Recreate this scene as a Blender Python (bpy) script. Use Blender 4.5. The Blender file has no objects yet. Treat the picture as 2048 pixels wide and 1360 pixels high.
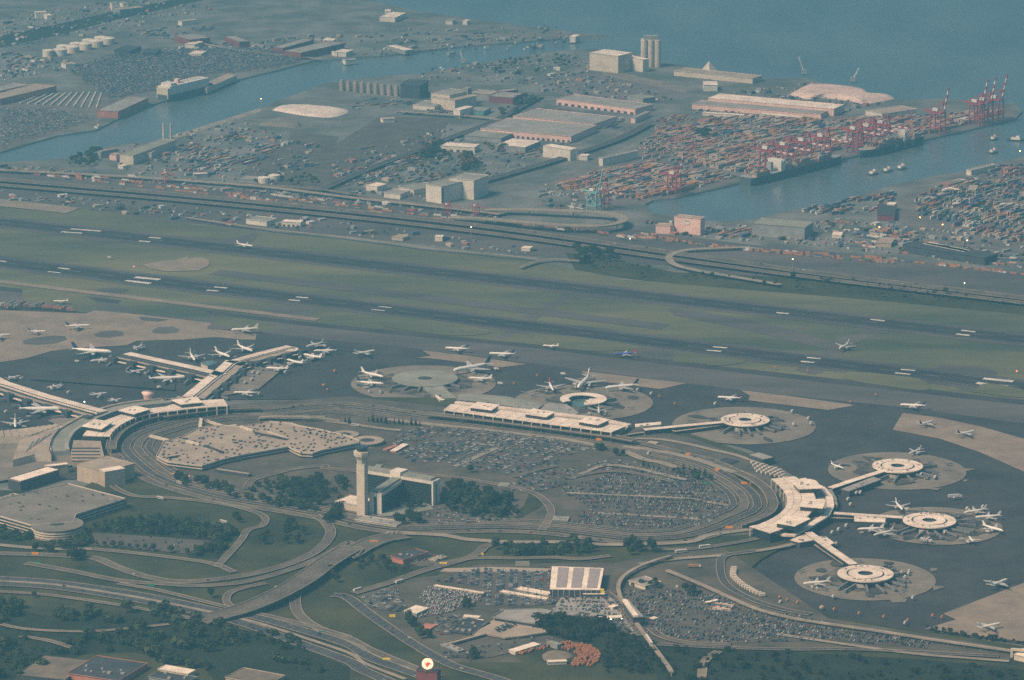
import bpy, bmesh, math, random
import numpy as np
from mathutils import Vector, Matrix, noise

random.seed(7); RNG = np.random.default_rng(7)
sc = bpy.context.scene
COL = sc.collection

# ------------------------------------------------------------------ camera
HCAM, FPX, PITCH = 1400.0, 7715.0, math.radians(13.9)
CP, SP = math.cos(PITCH), math.sin(PITCH)
cam_d = bpy.data.cameras.new('camera'); cam = bpy.data.objects.new('camera', cam_d); COL.objects.link(cam)
cam.location = (0, 0, HCAM); cam.rotation_euler = (math.pi/2 - PITCH, 0, 0)
cam_d.sensor_width = 36; cam_d.lens = 36*FPX/2048; cam_d.clip_start = 10; cam_d.clip_end = 60000
sc.camera = cam

# ------------------------------------------------------------------ sky, sun, exposure
SUN_EL, SUN_AZ = 48.0, 238.0          # azimuth of the sun seen from the scene, clockwise from +Y
world = bpy.data.worlds.new('World'); sc.world = world; world.use_nodes = True
wn = world.node_tree.nodes; wl = world.node_tree.links
bg = wn['Background']; sky = wn.new('ShaderNodeTexSky'); sky.sky_type = 'NISHITA'; sky.sun_disc = False
sky.sun_elevation = math.radians(SUN_EL); sky.sun_rotation = math.radians(SUN_AZ); sky.dust_density = 2.5
wl.new(sky.outputs[0], bg.inputs[0]); bg.inputs[1].default_value = 0.08
sun_d = bpy.data.lights.new('sun', 'SUN'); sun_d.energy = 4.9; sun_d.angle = math.radians(16.0); sun_d.color = (1.0, 0.69, 0.46)
sun = bpy.data.objects.new('sun', sun_d); COL.objects.link(sun)
sd = Vector((math.sin(math.radians(SUN_AZ))*math.cos(math.radians(SUN_EL)), math.cos(math.radians(SUN_AZ))*math.cos(math.radians(SUN_EL)), math.sin(math.radians(SUN_EL))))
sun.location = (-1500, 3000, 3000); sun.rotation_euler = (-sd).to_track_quat('-Z', 'Y').to_euler()
vs = sc.view_settings; vs.view_transform = 'Standard'; vs.look = 'None'; vs.gamma = 1; vs.use_curve_mapping = False
vs.exposure = 0.82
HAZE_DENSITY, HAZE_COLOR, HAZE_ANISO = 1.16e-4, (0.24, 0.74, 0.95), 0.5
sc.cycles.volume_bounces = 0; sc.cycles.max_bounces = 6; sc.cycles.diffuse_bounces = 2
sc.cycles.use_denoising = False

# ------------------------------------------------------------------ mapping between the survey photograph and the ground
def G(x, y, z=0.0):
    a = (x-1024)/FPX; b = -(y-680)/FPX
    d = Vector((a, CP + b*SP, -SP + b*CP)); t = (z-HCAM)/d.z
    return Vector((d.x*t, d.y*t, z))
S7, S3 = 700/2048, 350/2048
REG = {'1': (0, 0, S7), '2': (674, 0, S7), '3': (1348, 0, S7), '4': (0, 440, S7), '5': (674, 440, S7), '6': (1348, 440, S7),
       '7': (0, 900, S7), '8': (674, 900, S7), '9': (1348, 900, S7), 'J': (1480, 900, S3), 'K': (1698, 890, S3), 'L': (860, 740, S3),
       'M': (1150, 740, S3), 'N': (300, 780, S3), 'O': (1000, 1100, S3), 'Q': (720, 1100, S3), 'R': (330, 660, S3), 'S': (0, 740, S3),
       'T': (600, 830, S3), 'p': (0, 0, 1.0)}
def px(s):
    """'7 10,20 30,40 p 5,6' -> list of photograph pixels; a bare letter switches the map sheet"""
    out = []; r = REG['p']
    for t in s.split():
        if ',' in t:
            a, b = t.split(','); out.append((r[0]+float(a)*r[2], r[1]+float(b)*r[2]))
        else: r = REG[t]
    return out
def W(s, z=0.0): return [G(x, y, z) for x, y in px(s)]
def ppm(p): return FPX/((p - Vector((0, 0, HCAM))).length)   # photograph pixels per metre at p

# ------------------------------------------------------------------ materials
MATS = {}
def mat(name, c, rough=0.8, c2=None, scale=0.05, detail=4, metal=0.0, emit=None, spec=0.3, bump=0.0, lo=0.35, hi=0.65, vary=0.0, stretch=None, objspace=False):
    if name in MATS: return MATS[name]
    m = bpy.data.materials.new(name); m.use_nodes = True; n = m.node_tree.nodes; l = m.node_tree.links
    b = n['Principled BSDF']; b.inputs['Roughness'].default_value = rough; b.inputs['Metallic'].default_value = metal
    b.inputs['Specular IOR Level'].default_value = spec
    if c2 is None: c2 = tuple(x*0.82 for x in c)
    geo = n.new('ShaderNodeTexCoord') if objspace else n.new('ShaderNodeNewGeometry')
    out = geo.outputs['Object'] if objspace else geo.outputs['Position']
    if stretch:
        mp = n.new('ShaderNodeMapping'); mp.inputs['Rotation'].default_value = (0, 0, stretch[0]); mp.inputs['Scale'].default_value = stretch[1]
        l.new(out, mp.inputs[0]); out = mp.outputs[0]
    tx = n.new('ShaderNodeTexNoise'); tx.inputs['Scale'].default_value = scale; tx.inputs['Detail'].default_value = detail; tx.inputs['Roughness'].default_value = 0.62
    l.new(out, tx.inputs['Vector'])
    rp = n.new('ShaderNodeValToRGB'); rp.color_ramp.elements[0].position = lo; rp.color_ramp.elements[1].position = hi
    rp.color_ramp.elements[0].color = (*c2, 1); rp.color_ramp.elements[1].color = (*c, 1)
    l.new(tx.outputs['Fac'], rp.inputs[0]); colout = rp.outputs[0]
    if vary:
        oi = n.new('ShaderNodeObjectInfo'); mr = n.new('ShaderNodeMapRange'); mr.inputs[3].default_value = 1-vary; mr.inputs[4].default_value = 1+vary
        mx = n.new('ShaderNodeMix'); mx.data_type = 'RGBA'; mx.blend_type = 'MULTIPLY'; mx.inputs[0].default_value = 1
        l.new(oi.outputs['Random'], mr.inputs[0]); l.new(colout, mx.inputs[6]); l.new(mr.outputs[0], mx.inputs[7]); colout = mx.outputs[2]
    l.new(colout, b.inputs['Base Color'])
    if bump:
        bp = n.new('ShaderNodeBump'); bp.inputs['Strength'].default_value = bump; bp.inputs['Distance'].default_value = 1.0
        l.new(tx.outputs['Fac'], bp.inputs['Height']); l.new(bp.outputs[0], b.inputs['Normal'])
    if emit:
        b.inputs['Emission Color'].default_value = (*emit[0], 1); b.inputs['Emission Strength'].default_value = emit[1]
    MATS[name] = m; return m
RWANG = -math.atan2(G(2500, 731.9).y-G(-300, 410.6).y, G(2500, 731.9).x-G(-300, 410.6).x)
mat('water', (0.095, 0.135, 0.142), 0.25, (0.06, 0.096, 0.106), 0.006, 10, spec=0.5, bump=0.15, stretch=(0.5, (1.0, 0.35, 1.0)))
mat('urban', (0.165, 0.16, 0.145), 0.9, (0.07, 0.08, 0.072), 0.01, 12, lo=0.4, hi=0.62)
mat('yardgrey', (0.15, 0.13, 0.115), 0.9, (0.085, 0.082, 0.078), 0.02, 8)
mat('grass', (0.155, 0.145, 0.072), 0.95, (0.042, 0.056, 0.036), 0.006, 13, lo=0.36, hi=0.70, stretch=(RWANG, (0.3, 1.0, 1.0)))
mat('drygrass', (0.20, 0.185, 0.075), 0.95, (0.07, 0.09, 0.04), 0.009, 11, lo=0.35, hi=0.66, stretch=(0.0, (0.4, 1.0, 1.0)))
mat('lawn', (0.056, 0.055, 0.018), 0.95, (0.014, 0.02, 0.008), 0.012, 10)
mat('scuffed', (0.105, 0.088, 0.064), 0.95, (0.045, 0.045, 0.034), 0.02, 10)
mat('dimpaint', (0.30, 0.29, 0.27), 0.8, (0.14, 0.14, 0.135), 0.05, 8)
mat('dullorange', (0.50, 0.19, 0.05), 0.7, (0.4, 0.15, 0.04), 0.3, 4)
mat('bridge', (0.17, 0.17, 0.165), 0.8, (0.12, 0.12, 0.12), 0.2, 5)
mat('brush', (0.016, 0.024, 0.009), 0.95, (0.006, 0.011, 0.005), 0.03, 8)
mat('apron', (0.056, 0.053, 0.05), 0.85, (0.018, 0.02, 0.022), 0.014, 13, lo=0.3, hi=0.72)
mat('taxiway', (0.105, 0.092, 0.085), 0.88, (0.052, 0.053, 0.05), 0.012, 11, stretch=(RWANG, (0.3, 1.0, 1.0)))
mat('runway', (0.04, 0.039, 0.04), 0.85, (0.014, 0.015, 0.018), 0.03, 10, lo=0.3, hi=0.72, stretch=(RWANG, (0.06, 1.0, 1.0)))
mat('concrete', (0.25, 0.195, 0.145), 0.9, (0.165, 0.132, 0.102), 0.02, 9)
mat('oldconcrete', (0.205, 0.172, 0.135), 0.9, (0.125, 0.11, 0.09), 0.025, 9)
mat('worn', (0.15, 0.13, 0.105), 0.9, (0.035, 0.036, 0.036), 0.045, 11, lo=0.38, hi=0.64)
mat('stain', (0.075, 0.068, 0.058), 0.8, (0.03, 0.03, 0.03), 0.06, 9)
mat('dirt', (0.22, 0.17, 0.12), 0.95, (0.10, 0.09, 0.065), 0.03, 8)
mat('road', (0.13, 0.11, 0.085), 0.9, (0.066, 0.058, 0.047), 0.03, 8)
mat('darkroad', (0.06, 0.06, 0.06), 0.9, (0.036, 0.038, 0.04), 0.03, 8)
mat('paleroad', (0.29, 0.245, 0.185), 0.9, (0.18, 0.155, 0.12), 0.03, 8)
mat('kerb', (0.30, 0.245, 0.185), 0.9, (0.19, 0.16, 0.125), 0.05, 5)
mat('paint', (0.62, 0.58, 0.51), 0.7, (0.38, 0.36, 0.32), 0.08, 6)
mat('lot', (0.10, 0.088, 0.07), 0.9, (0.055, 0.051, 0.044), 0.03, 8)
mat('roofwhite', (0.76, 0.64, 0.52), 0.75, (0.50, 0.415, 0.335), 0.045, 11, lo=0.3, hi=0.6)
mat('roofpanel', (0.70, 0.585, 0.475), 0.7, (0.48, 0.395, 0.315), 0.05, 11, vary=0.07, lo=0.3, hi=0.6)
mat('roofgrey', (0.30, 0.275, 0.24), 0.85, (0.20, 0.19, 0.17), 0.04, 8)
mat('roofdark', (0.05, 0.055, 0.06), 0.8, (0.03, 0.034, 0.038), 0.05, 8)
mat('roofgreen', (0.25, 0.245, 0.195), 0.85, (0.165, 0.17, 0.135), 0.03, 8)
mat('rooftan', (0.35, 0.28, 0.21), 0.85, (0.25, 0.20, 0.155), 0.035, 9)
mat('wallwhite', (0.66, 0.58, 0.48), 0.8, (0.52, 0.455, 0.375), 0.06, 6)
mat('wallcream', (0.56, 0.47, 0.37), 0.85, (0.46, 0.38, 0.29), 0.06, 6)
mat('walltan', (0.44, 0.34, 0.25), 0.85, (0.34, 0.26, 0.19), 0.06, 6)
mat('wallgrey', (0.27, 0.27, 0.255), 0.85, (0.19, 0.19, 0.185), 0.06, 6)
mat('wallpink', (0.72, 0.47, 0.40), 0.85, (0.60, 0.38, 0.32), 0.06, 6)
mat('wallbrick', (0.42, 0.17, 0.12), 0.9, (0.30, 0.12, 0.09), 0.06, 6)
mat('wallred', (0.21, 0.055, 0.055), 0.8, (0.15, 0.04, 0.042), 0.06, 6)
mat('wallteal', (0.12, 0.25, 0.25), 0.8, (0.08, 0.18, 0.18), 0.06, 6)
mat('walldark', (0.055, 0.06, 0.065), 0.7, (0.035, 0.04, 0.045), 0.06, 6)
mat('glass', (0.022, 0.030, 0.036), 0.18, (0.012, 0.018, 0.022), 0.15, 4, spec=0.5)
mat('greenglass', (0.10, 0.17, 0.15), 0.25, (0.06, 0.11, 0.10), 0.1, 4, spec=0.5)
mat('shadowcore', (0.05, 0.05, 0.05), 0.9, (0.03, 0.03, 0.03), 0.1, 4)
mat('solar', (0.30, 0.25, 0.235), 0.4, (0.24, 0.20, 0.19), 0.1, 4, spec=0.5)
mat('steelred', (0.33, 0.05, 0.055), 0.6, (0.26, 0.04, 0.045), 0.1, 4)
mat('steelwhite', (0.62, 0.57, 0.51), 0.6, (0.52, 0.48, 0.43), 0.1, 4)
mat('roofbrown', (0.17, 0.135, 0.10), 0.9, (0.10, 0.082, 0.064), 0.05, 10)
mat('steelteal', (0.20, 0.36, 0.34), 0.6, (0.17, 0.38, 0.37), 0.1, 4)
mat('steelgrey', (0.3, 0.3, 0.29), 0.6, (0.22, 0.22, 0.21), 0.1, 4)
mat('garagedeck', (0.19, 0.165, 0.135), 0.9, (0.13, 0.115, 0.095), 0.035, 10)
mat('hullblue', (0.075, 0.09, 0.10), 0.5, (0.055, 0.068, 0.078), 0.05, 5)
mat('hullgreen', (0.05, 0.10, 0.10), 0.5, (0.035, 0.075, 0.075), 0.05, 5)
mat('salt', (0.66, 0.55, 0.47), 0.9, (0.50, 0.41, 0.35), 0.04, 11, bump=0.5)
mat('pinksalt', (0.60, 0.44, 0.37), 0.9, (0.44, 0.32, 0.27), 0.04, 11, bump=0.5)
mat('planewhite', (0.72, 0.66, 0.58), 0.35, (0.64, 0.58, 0.51), 0.3, 4, spec=0.5)
mat('planegrey', (0.40, 0.385, 0.355), 0.4, (0.33, 0.32, 0.30), 0.3, 4)
mat('finblue', (0.02, 0.045, 0.11), 0.4, (0.015, 0.035, 0.09), 0.3, 4)
mat('finpurple', (0.12, 0.02, 0.09), 0.4, (0.09, 0.015, 0.07), 0.3, 4)
mat('finred', (0.62, 0.03, 0.05), 0.4, (0.5, 0.025, 0.04), 0.3, 4)
mat('planeblue', (0.07, 0.09, 0.42), 0.4, (0.06, 0.08, 0.34), 0.3, 4)
mat('engine', (0.55, 0.53, 0.5), 0.35, (0.4, 0.39, 0.37), 0.3, 4)
mat('tyre', (0.02, 0.02, 0.02), 0.9)
mat('trunk', (0.09, 0.065, 0.045), 0.95, (0.05, 0.038, 0.028), 0.8, 4)
mat('leaf', (0.044, 0.054, 0.016), 0.9, (0.009, 0.017, 0.006), 0.16, 6, vary=0.5, lo=0.3, hi=0.7)
mat('leafdark', (0.018, 0.03, 0.012), 0.9, (0.007, 0.014, 0.007), 0.16, 6, vary=0.5, lo=0.3, hi=0.7)
mat('orange', (0.85, 0.30, 0.02), 0.6, (0.72, 0.25, 0.02), 0.3, 4)
mat('signgreen', (0.02, 0.22, 0.14), 0.6, (0.018, 0.18, 0.11), 0.3, 4)
mat('signyellow', (0.82, 0.58, 0.04), 0.6, (0.75, 0.52, 0.04), 0.3, 4)
mat('rust', (0.38, 0.155, 0.07), 0.9, (0.2, 0.08, 0.04), 0.2, 6)
mat('lamporange', (1.0, 0.35, 0.08), 0.5, emit=((1.0, 0.30, 0.06), 14.0))
mat('lampwhite', (1.0, 0.9, 0.6), 0.5, emit=((1.0, 0.85, 0.45), 4.0))
mat('lampred', (1.0, 0.1, 0.08), 0.5, emit=((1.0, 0.10, 0.09), 5.0))
mat('signdisc', (0.95, 0.75, 0.55), 0.5, emit=((1.0, 0.62, 0.36), 0.75))
mat('signred', (0.8, 0.03, 0.06), 0.5, emit=((0.9, 0.04, 0.08), 0.6))
mat('signinkblue', (0.1, 0.04, 0.12), 0.5)
CARC = {'white': (0.54, 0.49, 0.43), 'silver': (0.30, 0.285, 0.26), 'grey': (0.14, 0.145, 0.15), 'black': (0.018, 0.019, 0.02), 'blue': (0.035, 0.06, 0.14), 'red': (0.33, 0.03, 0.03)}
for k, c in CARC.items(): mat('car_'+k, c, 0.35, tuple(x*0.9 for x in c), 1.0, 2, spec=0.5)
BOXC = {'rust red': (0.34, 0.15, 0.115), 'orange': (0.40, 0.19, 0.085), 'tan': (0.42, 0.33, 0.25), 'blue': (0.07, 0.10, 0.16), 'grey': (0.22, 0.215, 0.195), 'green': (0.08, 0.14, 0.10), 'white': (0.58, 0.53, 0.46)}
for k, c in BOXC.items(): mat('box_'+k, c, 0.7, tuple(x*0.75 for x in c), 0.2, 4)
def M(k): return MATS[k]

# ------------------------------------------------------------------ mesh helpers
LOC = {}
def unit2(v): l = math.hypot(v[0], v[1]) or 1; return Vector((v[0]/l, v[1]/l))
class MB:
    def __init__(s): s.v = []; s.f = []; s.m = []
    def add(s, vs_, fs, mi=0):
        o = len(s.v); s.v += [tuple(p) for p in vs_]; s.f += [[i+o for i in f] for f in fs]; s.m += ([mi]*len(fs) if isinstance(mi, int) else list(mi)); return s
    def prism(s, pts, z0, z1, mi=0, top=None, taper=None):
        pts = [(p[0], p[1]) for p in pts]; n = len(pts)
        a = sum(pts[i][0]*pts[(i+1) % n][1]-pts[(i+1) % n][0]*pts[i][1] for i in range(n))
        if a < 0: pts = pts[::-1]
        tp = pts
        if taper:
            cx = sum(p[0] for p in pts)/n; cy = sum(p[1] for p in pts)/n; tp = [(cx+(p[0]-cx)*taper, cy+(p[1]-cy)*taper) for p in pts]
        vs_ = [(p[0], p[1], z0) for p in pts]+[(p[0], p[1], z1) for p in tp]
        fs = [[i, (i+1) % n, n+(i+1) % n, n+i] for i in range(n)]; fs.append(list(range(n, 2*n))); fs.append(list(range(n-1, -1, -1)))
        return s.add(vs_, fs, [mi]*n+[mi if top is None else top, mi])
    def rect(s, c, u, l, w):
        u = unit2(u); n = Vector((-u.y, u.x)); c = Vector((c[0], c[1]))
        return [c-u*l/2-n*w/2, c+u*l/2-n*w/2, c+u*l/2+n*w/2, c-u*l/2+n*w/2]
    def box(s, c, u, l, w, z0, z1, mi=0, top=None, taper=None): return s.prism(s.rect(c, u, l, w), z0, z1, mi, top, taper)
    def bar(s, p, q, w, mi=0, h=None):
        p = Vector(p); q = Vector(q); d = (q-p).normalized(); h = h or w
        side = d.cross(Vector((0, 0, 1)))
        if side.length < 1e-3: side = Vector((1, 0, 0))
        side.normalize(); up = side.cross(d).normalized()
        vs_ = [e+side*a*w/2+up*b*h/2 for e in (p, q) for a, b in ((-1, -1), (1, -1), (1, 1), (-1, 1))]
        return s.add(vs_, [[0, 1, 5, 4], [1, 2, 6, 5], [2, 3, 7, 6], [3, 0, 4, 7], [3, 2, 1, 0], [4, 5, 6, 7]], mi)
    def cyl(s, x, y, z0, z1, r0, r1=None, n=16, mi=0, top=None):
        r1 = r0 if r1 is None else r1
        vs_ = [(x+r*math.cos(2*math.pi*i/n), y+r*math.sin(2*math.pi*i/n), z) for z, r in ((z0, r0), (z1, r1)) for i in range(n)]
        fs = [[i, (i+1) % n, n+(i+1) % n, n+i] for i in range(n)]+[list(range(n, 2*n)), list(range(n-1, -1, -1))]
        return s.add(vs_, fs, [mi]*n+[mi if top is None else top, mi])
    def ring(s, x, y, z0, z1, ri, ro, n=40, mi=0, a0=0.0, a1=2*math.pi):
        full = abs(a1-a0-2*math.pi) < 1e-6; k = n if full else n+1
        vs_ = []
        for i in range(k):
            a = a0+(a1-a0)*i/n
            for r, z in ((ri, z0), (ro, z0), (ro, z1), (ri, z1)): vs_.append((x+r*math.cos(a), y+r*math.sin(a), z))
        fs = []
        for i in range(n):
            a = 4*i; b = 4*((i+1) % k)
            fs += [[a+1, b+1, b+2, a+2], [a+2, b+2, b+3, a+3], [a+3, b+3, b, a], [a, b, b+1, a+1]]
        if not full: fs += [[0, 1, 2, 3], [4*n+3, 4*n+2, 4*n+1, 4*n]]
        return s.add(vs_, fs, mi)
    def lathe(s, prof, x, y, n=16, mi=0):
        vs_ = [(x+r*math.cos(2*math.pi*i/n), y+r*math.sin(2*math.pi*i/n), z) for z, r in prof for i in range(n)]
        fs = [[j*n+i, j*n+(i+1) % n, (j+1)*n+(i+1) % n, (j+1)*n+i] for j in range(len(prof)-1) for i in range(n)]
        fs.append(list(range((len(prof)-1)*n, len(prof)*n)))
        return s.add(vs_, fs, mi)
    def build(s, name, mats, parent=None, smooth=False, origin=None):
        if isinstance(mats, str): mats = [mats]
        if origin is None:
            if parent is not None: origin = LOC[parent.name]
            else:
                a = np.array(s.v); origin = Vector((float(a[:, 0].mean()), float(a[:, 1].mean()), float(a[:, 2].min())))
        me = bpy.data.meshes.new(name); me.from_pydata([(p[0]-origin[0], p[1]-origin[1], p[2]-origin[2]) for p in s.v], [], s.f)
        for m in mats: me.materials.append(M(m))
        if len(mats) > 1: me.polygons.foreach_set('material_index', s.m)
        if smooth: me.polygons.foreach_set('use_smooth', [True]*len(s.f))
        me.update()
        o = bpy.data.objects.new(name, me); COL.objects.link(o)
        if parent is not None: o.parent = parent
        else: o.location = origin
        LOC[o.name] = Vector(origin); return o
def tag(o, label, cat, group=None):
    o['label'] = label; o['category'] = cat
    if group: o['group'] = group
    return o
def struct(o, label=None, kind='structure'):
    o['kind'] = kind
    if label: o['label'] = label
    return o
def thing(name, label, cat, loc, group=None, rotz=0.0, scale=1.0):
    o = bpy.data.objects.new(name, None); COL.objects.link(o); o.empty_display_size = 2
    o.location = loc; o.rotation_euler = (0, 0, rotz); o.scale = (scale,)*3; LOC[o.name] = Vector(loc)
    return tag(o, label, cat, group)
def proto(parts):
    """[(name, MB, mats, smooth, sub)] -> meshes kept for copying; sub parts hang under the part before them"""
    out = []
    for p in parts:
        name, mb, mats = p[:3]; smooth = p[3] if len(p) > 3 else False; sub = p[4] if len(p) > 4 else False
        o = mb.build(name, mats, smooth=smooth, origin=Vector((0, 0, 0))); me = o.data; bpy.data.objects.remove(o); out.append((name, me, sub))
    return out
def place(pr, name, label, cat, loc, rotz, scale=1.0, group=None):
    if len(pr) == 1:
        o = bpy.data.objects.new(name, pr[0][1]); COL.objects.link(o); o.location = loc; o.rotation_euler = (0, 0, rotz)
        o.scale = (scale,)*3 if not isinstance(scale, tuple) else scale
        LOC[o.name] = Vector(loc); return tag(o, label, cat, group)
    t = thing(name, label, cat, loc, group, rotz)
    t.scale = (scale,)*3 if not isinstance(scale, tuple) else scale
    last = None
    for nm, me, sub in pr:
        o = bpy.data.objects.new(nm, me); COL.objects.link(o); o.parent = last if (sub and last) else t
        if not sub: last = o
    return t
def smooth_line(pts, k=6):
    if len(pts) < 3: return [Vector(p) for p in pts]
    P = [pts[0]*2-pts[1]]+list(pts)+[pts[-1]*2-pts[-2]]; out = []
    for i in range(1, len(P)-2):
        a, b, c, d = P[i-1], P[i], P[i+1], P[i+2]
        for j in range(k):
            t = j/k; out.append(0.5*((2*b)+(c-a)*t+(2*a-5*b+4*c-d)*t*t+(3*b-a-3*c+d)*t**3))
    out.append(Vector(P[-2])); return out
def offset_line(pts, d):
    out = []
    for i, p in enumerate(pts):
        a = pts[max(0, i-1)]; b = pts[min(len(pts)-1, i+1)]; u = unit2((b-a)); out.append(Vector((p.x-u.y*d, p.y+u.x*d, p.z)))
    return out
def resample(pts, n):
    d = [0.0]
    for i in range(1, len(pts)): d.append(d[-1]+(pts[i]-pts[i-1]).length)
    out = []
    for k in range(n+1):
        t = d[-1]*k/n; i = 1
        while i < len(d)-1 and d[i] < t: i += 1
        s_ = (t-d[i-1])/max(1e-6, d[i]-d[i-1]); out.append(pts[i-1].lerp(pts[i], s_))
    return out
def inside(p, poly):
    x, y = p[0], p[1]; c = False; j = len(poly)-1
    for i in range(len(poly)):
        xi, yi = poly[i][0], poly[i][1]; xj, yj = poly[j][0], poly[j][1]
        if (yi > y) != (yj > y) and x < (xj-xi)*(y-yi)/(yj-yi)+xi: c = not c
        j = i
    return c
LAYER = [0.06]
def sheet(name, s, m, label=None, kind='structure', smooth=0, z=None, pts=None):
    p = pts or W(s)
    if smooth: p = smooth_line(p+[p[0]], smooth)[:-1]
    if z is None: LAYER[0] += 0.035; z = LAYER[0]
    b = MB(); n = len(p); area = sum(p[i].x*p[(i+1) % n].y-p[(i+1) % n].x*p[i].y for i in range(n))
    if area < 0: p = p[::-1]
    b.add([(q.x, q.y, z) for q in p], [list(range(n))]); o = b.build(name, m); return struct(o, label, kind)
def ribbon(mb, pts, w, z0, zt=0.0, mi=0):
    """flat strip along pts (their own z + zt)"""
    l = offset_line(pts, w/2); r = offset_line(pts, -w/2); n = len(pts)
    mb.add([(p.x, p.y, p.z+zt) for p in r]+[(p.x, p.y, p.z+zt) for p in l], [[i, i+1, n+i+1, n+i] for i in range(n-1)], mi)
def wallstrip(mb, pts, w, h, zt=0.0, mi=0):
    l = offset_line(pts, w/2); r = offset_line(pts, -w/2); n = len(pts); v = []
    for i in range(n): v += [(r[i].x, r[i].y, r[i].z+zt), (l[i].x, l[i].y, l[i].z+zt), (l[i].x, l[i].y, l[i].z+zt+h), (r[i].x, r[i].y, r[i].z+zt+h)]
    f = []
    for i in range(n-1):
        a = 4*i; b = a+4; f += [[a+3, b+3, b+2, a+2], [a, b, b+3, a+3], [a+2, b+2, b+1, a+1]]
    f += [[0, 1, 2, 3], [4*n-1, 4*n-2, 4*n-3, 4*n-4]]
    mb.add(v, f, mi)
RZ = [0.0]
def road(s, w, label=None, m='road', lanes=2, edge=True, z=None, pts=None, k=6, name='road', zs=None, piers=0, line=True, kw=0.9):
    p = smooth_line(pts if pts else W(s), k); RZ[0] += 0.012
    base = LAYER[0]+0.3+RZ[0]
    if zs:
        q = []
        n = len(p)-1
        for i, a in enumerate(p):
            t = i/n*(len(zs)-1); j = min(len(zs)-2, int(t)); zz = zs[j]+(zs[j+1]-zs[j])*(t-j)
            d = Vector((a.x, a.y, -HCAM)); f = 1-(zz)/HCAM; q.append(Vector((a.x*f, a.y*f, zz+base)))
        p = q
    else: p = [Vector((a.x, a.y, base)) for a in p]
    b = MB()
    if zs and max(zs) > 2: wallstrip(b, p, w, 1.4, -1.4)
    else: ribbon(b, p, w, 0)
    o = b.build(name, m); struct(o, label)
    if edge:
        for sgn in (-1, 1):
            e = MB(); wallstrip(e, offset_line(p, sgn*(w/2-0.2)), kw, 0.9 if (zs and max(zs) > 2) else 0.35, 0.0); e.build('kerb', 'kerb', o)
    if line and lanes > 1:
        e = MB()
        for i in range(1, lanes):
            q = resample(offset_line(p, -w/2+w*i/lanes), max(2, int(sum((p[j+1]-p[j]).length for j in range(len(p)-1))/6)))
            for j in range(0, len(q)-1, 2):
                u = unit2(q[j+1]-q[j]); nn = Vector((-u.y, u.x, 0))*0.16
                e.add([q[j]-nn+Vector((0, 0, .05)), q[j+1]-nn+Vector((0, 0, .05)), q[j+1]+nn+Vector((0, 0, .05)), q[j]+nn+Vector((0, 0, .05))], [[0, 1, 2, 3]])
        if e.v: e.build('lane_marking', 'dimpaint', o)
    if piers:
        q = resample(p, piers)
        for a in q:
            if a.z > 3:
                e = MB(); e.cyl(a.x, a.y, -0.5, a.z-1.3, 1.1, 1.1, 8); e.build('pier', 'kerb', o)
    return o, p

# ================================================================== SETTING: water, land
def big_plane(name, m, z):
    b = MB(); b.add([(-13000, -1500, z), (13000, -1500, z), (13000, 21000, z), (-13000, 21000, z)], [[0, 1, 2, 3]]); return struct(b.build(name, m))
big_plane('bay_water', 'water', -3.0)['label'] = 'calm blue bay and ship channel water'
def land(s, label):
    b = MB(); p = W(s); b.prism(p, -6, 0.0, 1, 0); return struct(b.build('land', ['urban', 'wallgrey']), label)
SHORE_MAIN = ('p -1500,3200 -1500,480 -300,345 0,325 110,318 195,306 212,293 330,279 350,272 520,216 545,205 600,186 650,166 749,154 838,147 934,131 1015,117 1100,104 1180,97 '
              '1250,104 1300,112 1335,128 1360,130 1500,149 1512,158 1612,156 1645,166 1770,190 1800,200 1905,197 1960,212 2025,205 2045,222 2030,238 1891,270 1348,396 1306,400 1290,408 1300,424 1340,432 1412,442 '
              '1500,440 1595,417 1655,407 1708,393 1790,369 1861,354 1943,340 1995,326 2048,312 2300,250 3400,250 3400,3200')
SHORE_NORTH = ('p -1500,500 -300,322 0,304 113,271 191,260 253,229 314,206 420,172 560,139 626,121 700,116 777,110 913,93 1016,86 1135,75 1221,73 1190,67 1146,64 1000,45 934,36 831,22 770,8 720,-12 600,-70 -1500,-70')
land(SHORE_MAIN, 'low port and airport land ending in quays along the channels'); land(SHORE_NORTH, 'hazy far shore covered with yards and sheds')

# ground sheets, lowest first
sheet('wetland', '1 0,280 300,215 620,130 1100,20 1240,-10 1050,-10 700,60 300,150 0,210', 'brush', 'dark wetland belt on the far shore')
sheet('car_yard', '1 400,420 640,330 1000,300 1500,290 1820,345 1640,395 1380,430 1200,440 900,540 640,590 560,530', 'yardgrey', 'huge paved vehicle yard by the far quay')
sheet('car_yard', '1 0,620 180,560 640,560 640,640 560,740 330,780 0,880', 'yardgrey', 'paved yard on the bank of the ship channel')
sheet('quay_road', '1 1010,795 1520,632 1535,648 1020,815', 'paleroad', 'pale quay strip running beside the channel')
sheet('field', '1 1700,770 1980,800 p 670,290 760,232 900,240 850,330 640,388 560,375 480,368 500,320 580,275', 'lot', 'empty grey storage field in the port')
sheet('yard', '2 1280,480 1440,420 2048,520 2048,560 1780,610 1290,560', 'yardgrey', 'grey yard behind the white silo building')
sheet('causeway_road', '2 1540,415 1640,420 2048,510 2048,545 1960,530 1560,440', 'oldconcrete', 'pale straight road to the silo')
sheet('container_yard_ground', 'p 1085,372 1180,330 1290,285 1330,235 1490,222 1690,232 1790,225 1880,232 2030,222 2030,236 1891,268 1348,394 1306,398 1240,415 1160,400', 'yardgrey', 'paved container terminal on the peninsula')
sheet('container_yard_ground', 'p 1800,395 1990,335 2048,318 2150,300 2300,420 2048,505 1900,490 1790,440', 'yardgrey', 'paved container yard south of the channel')
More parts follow.
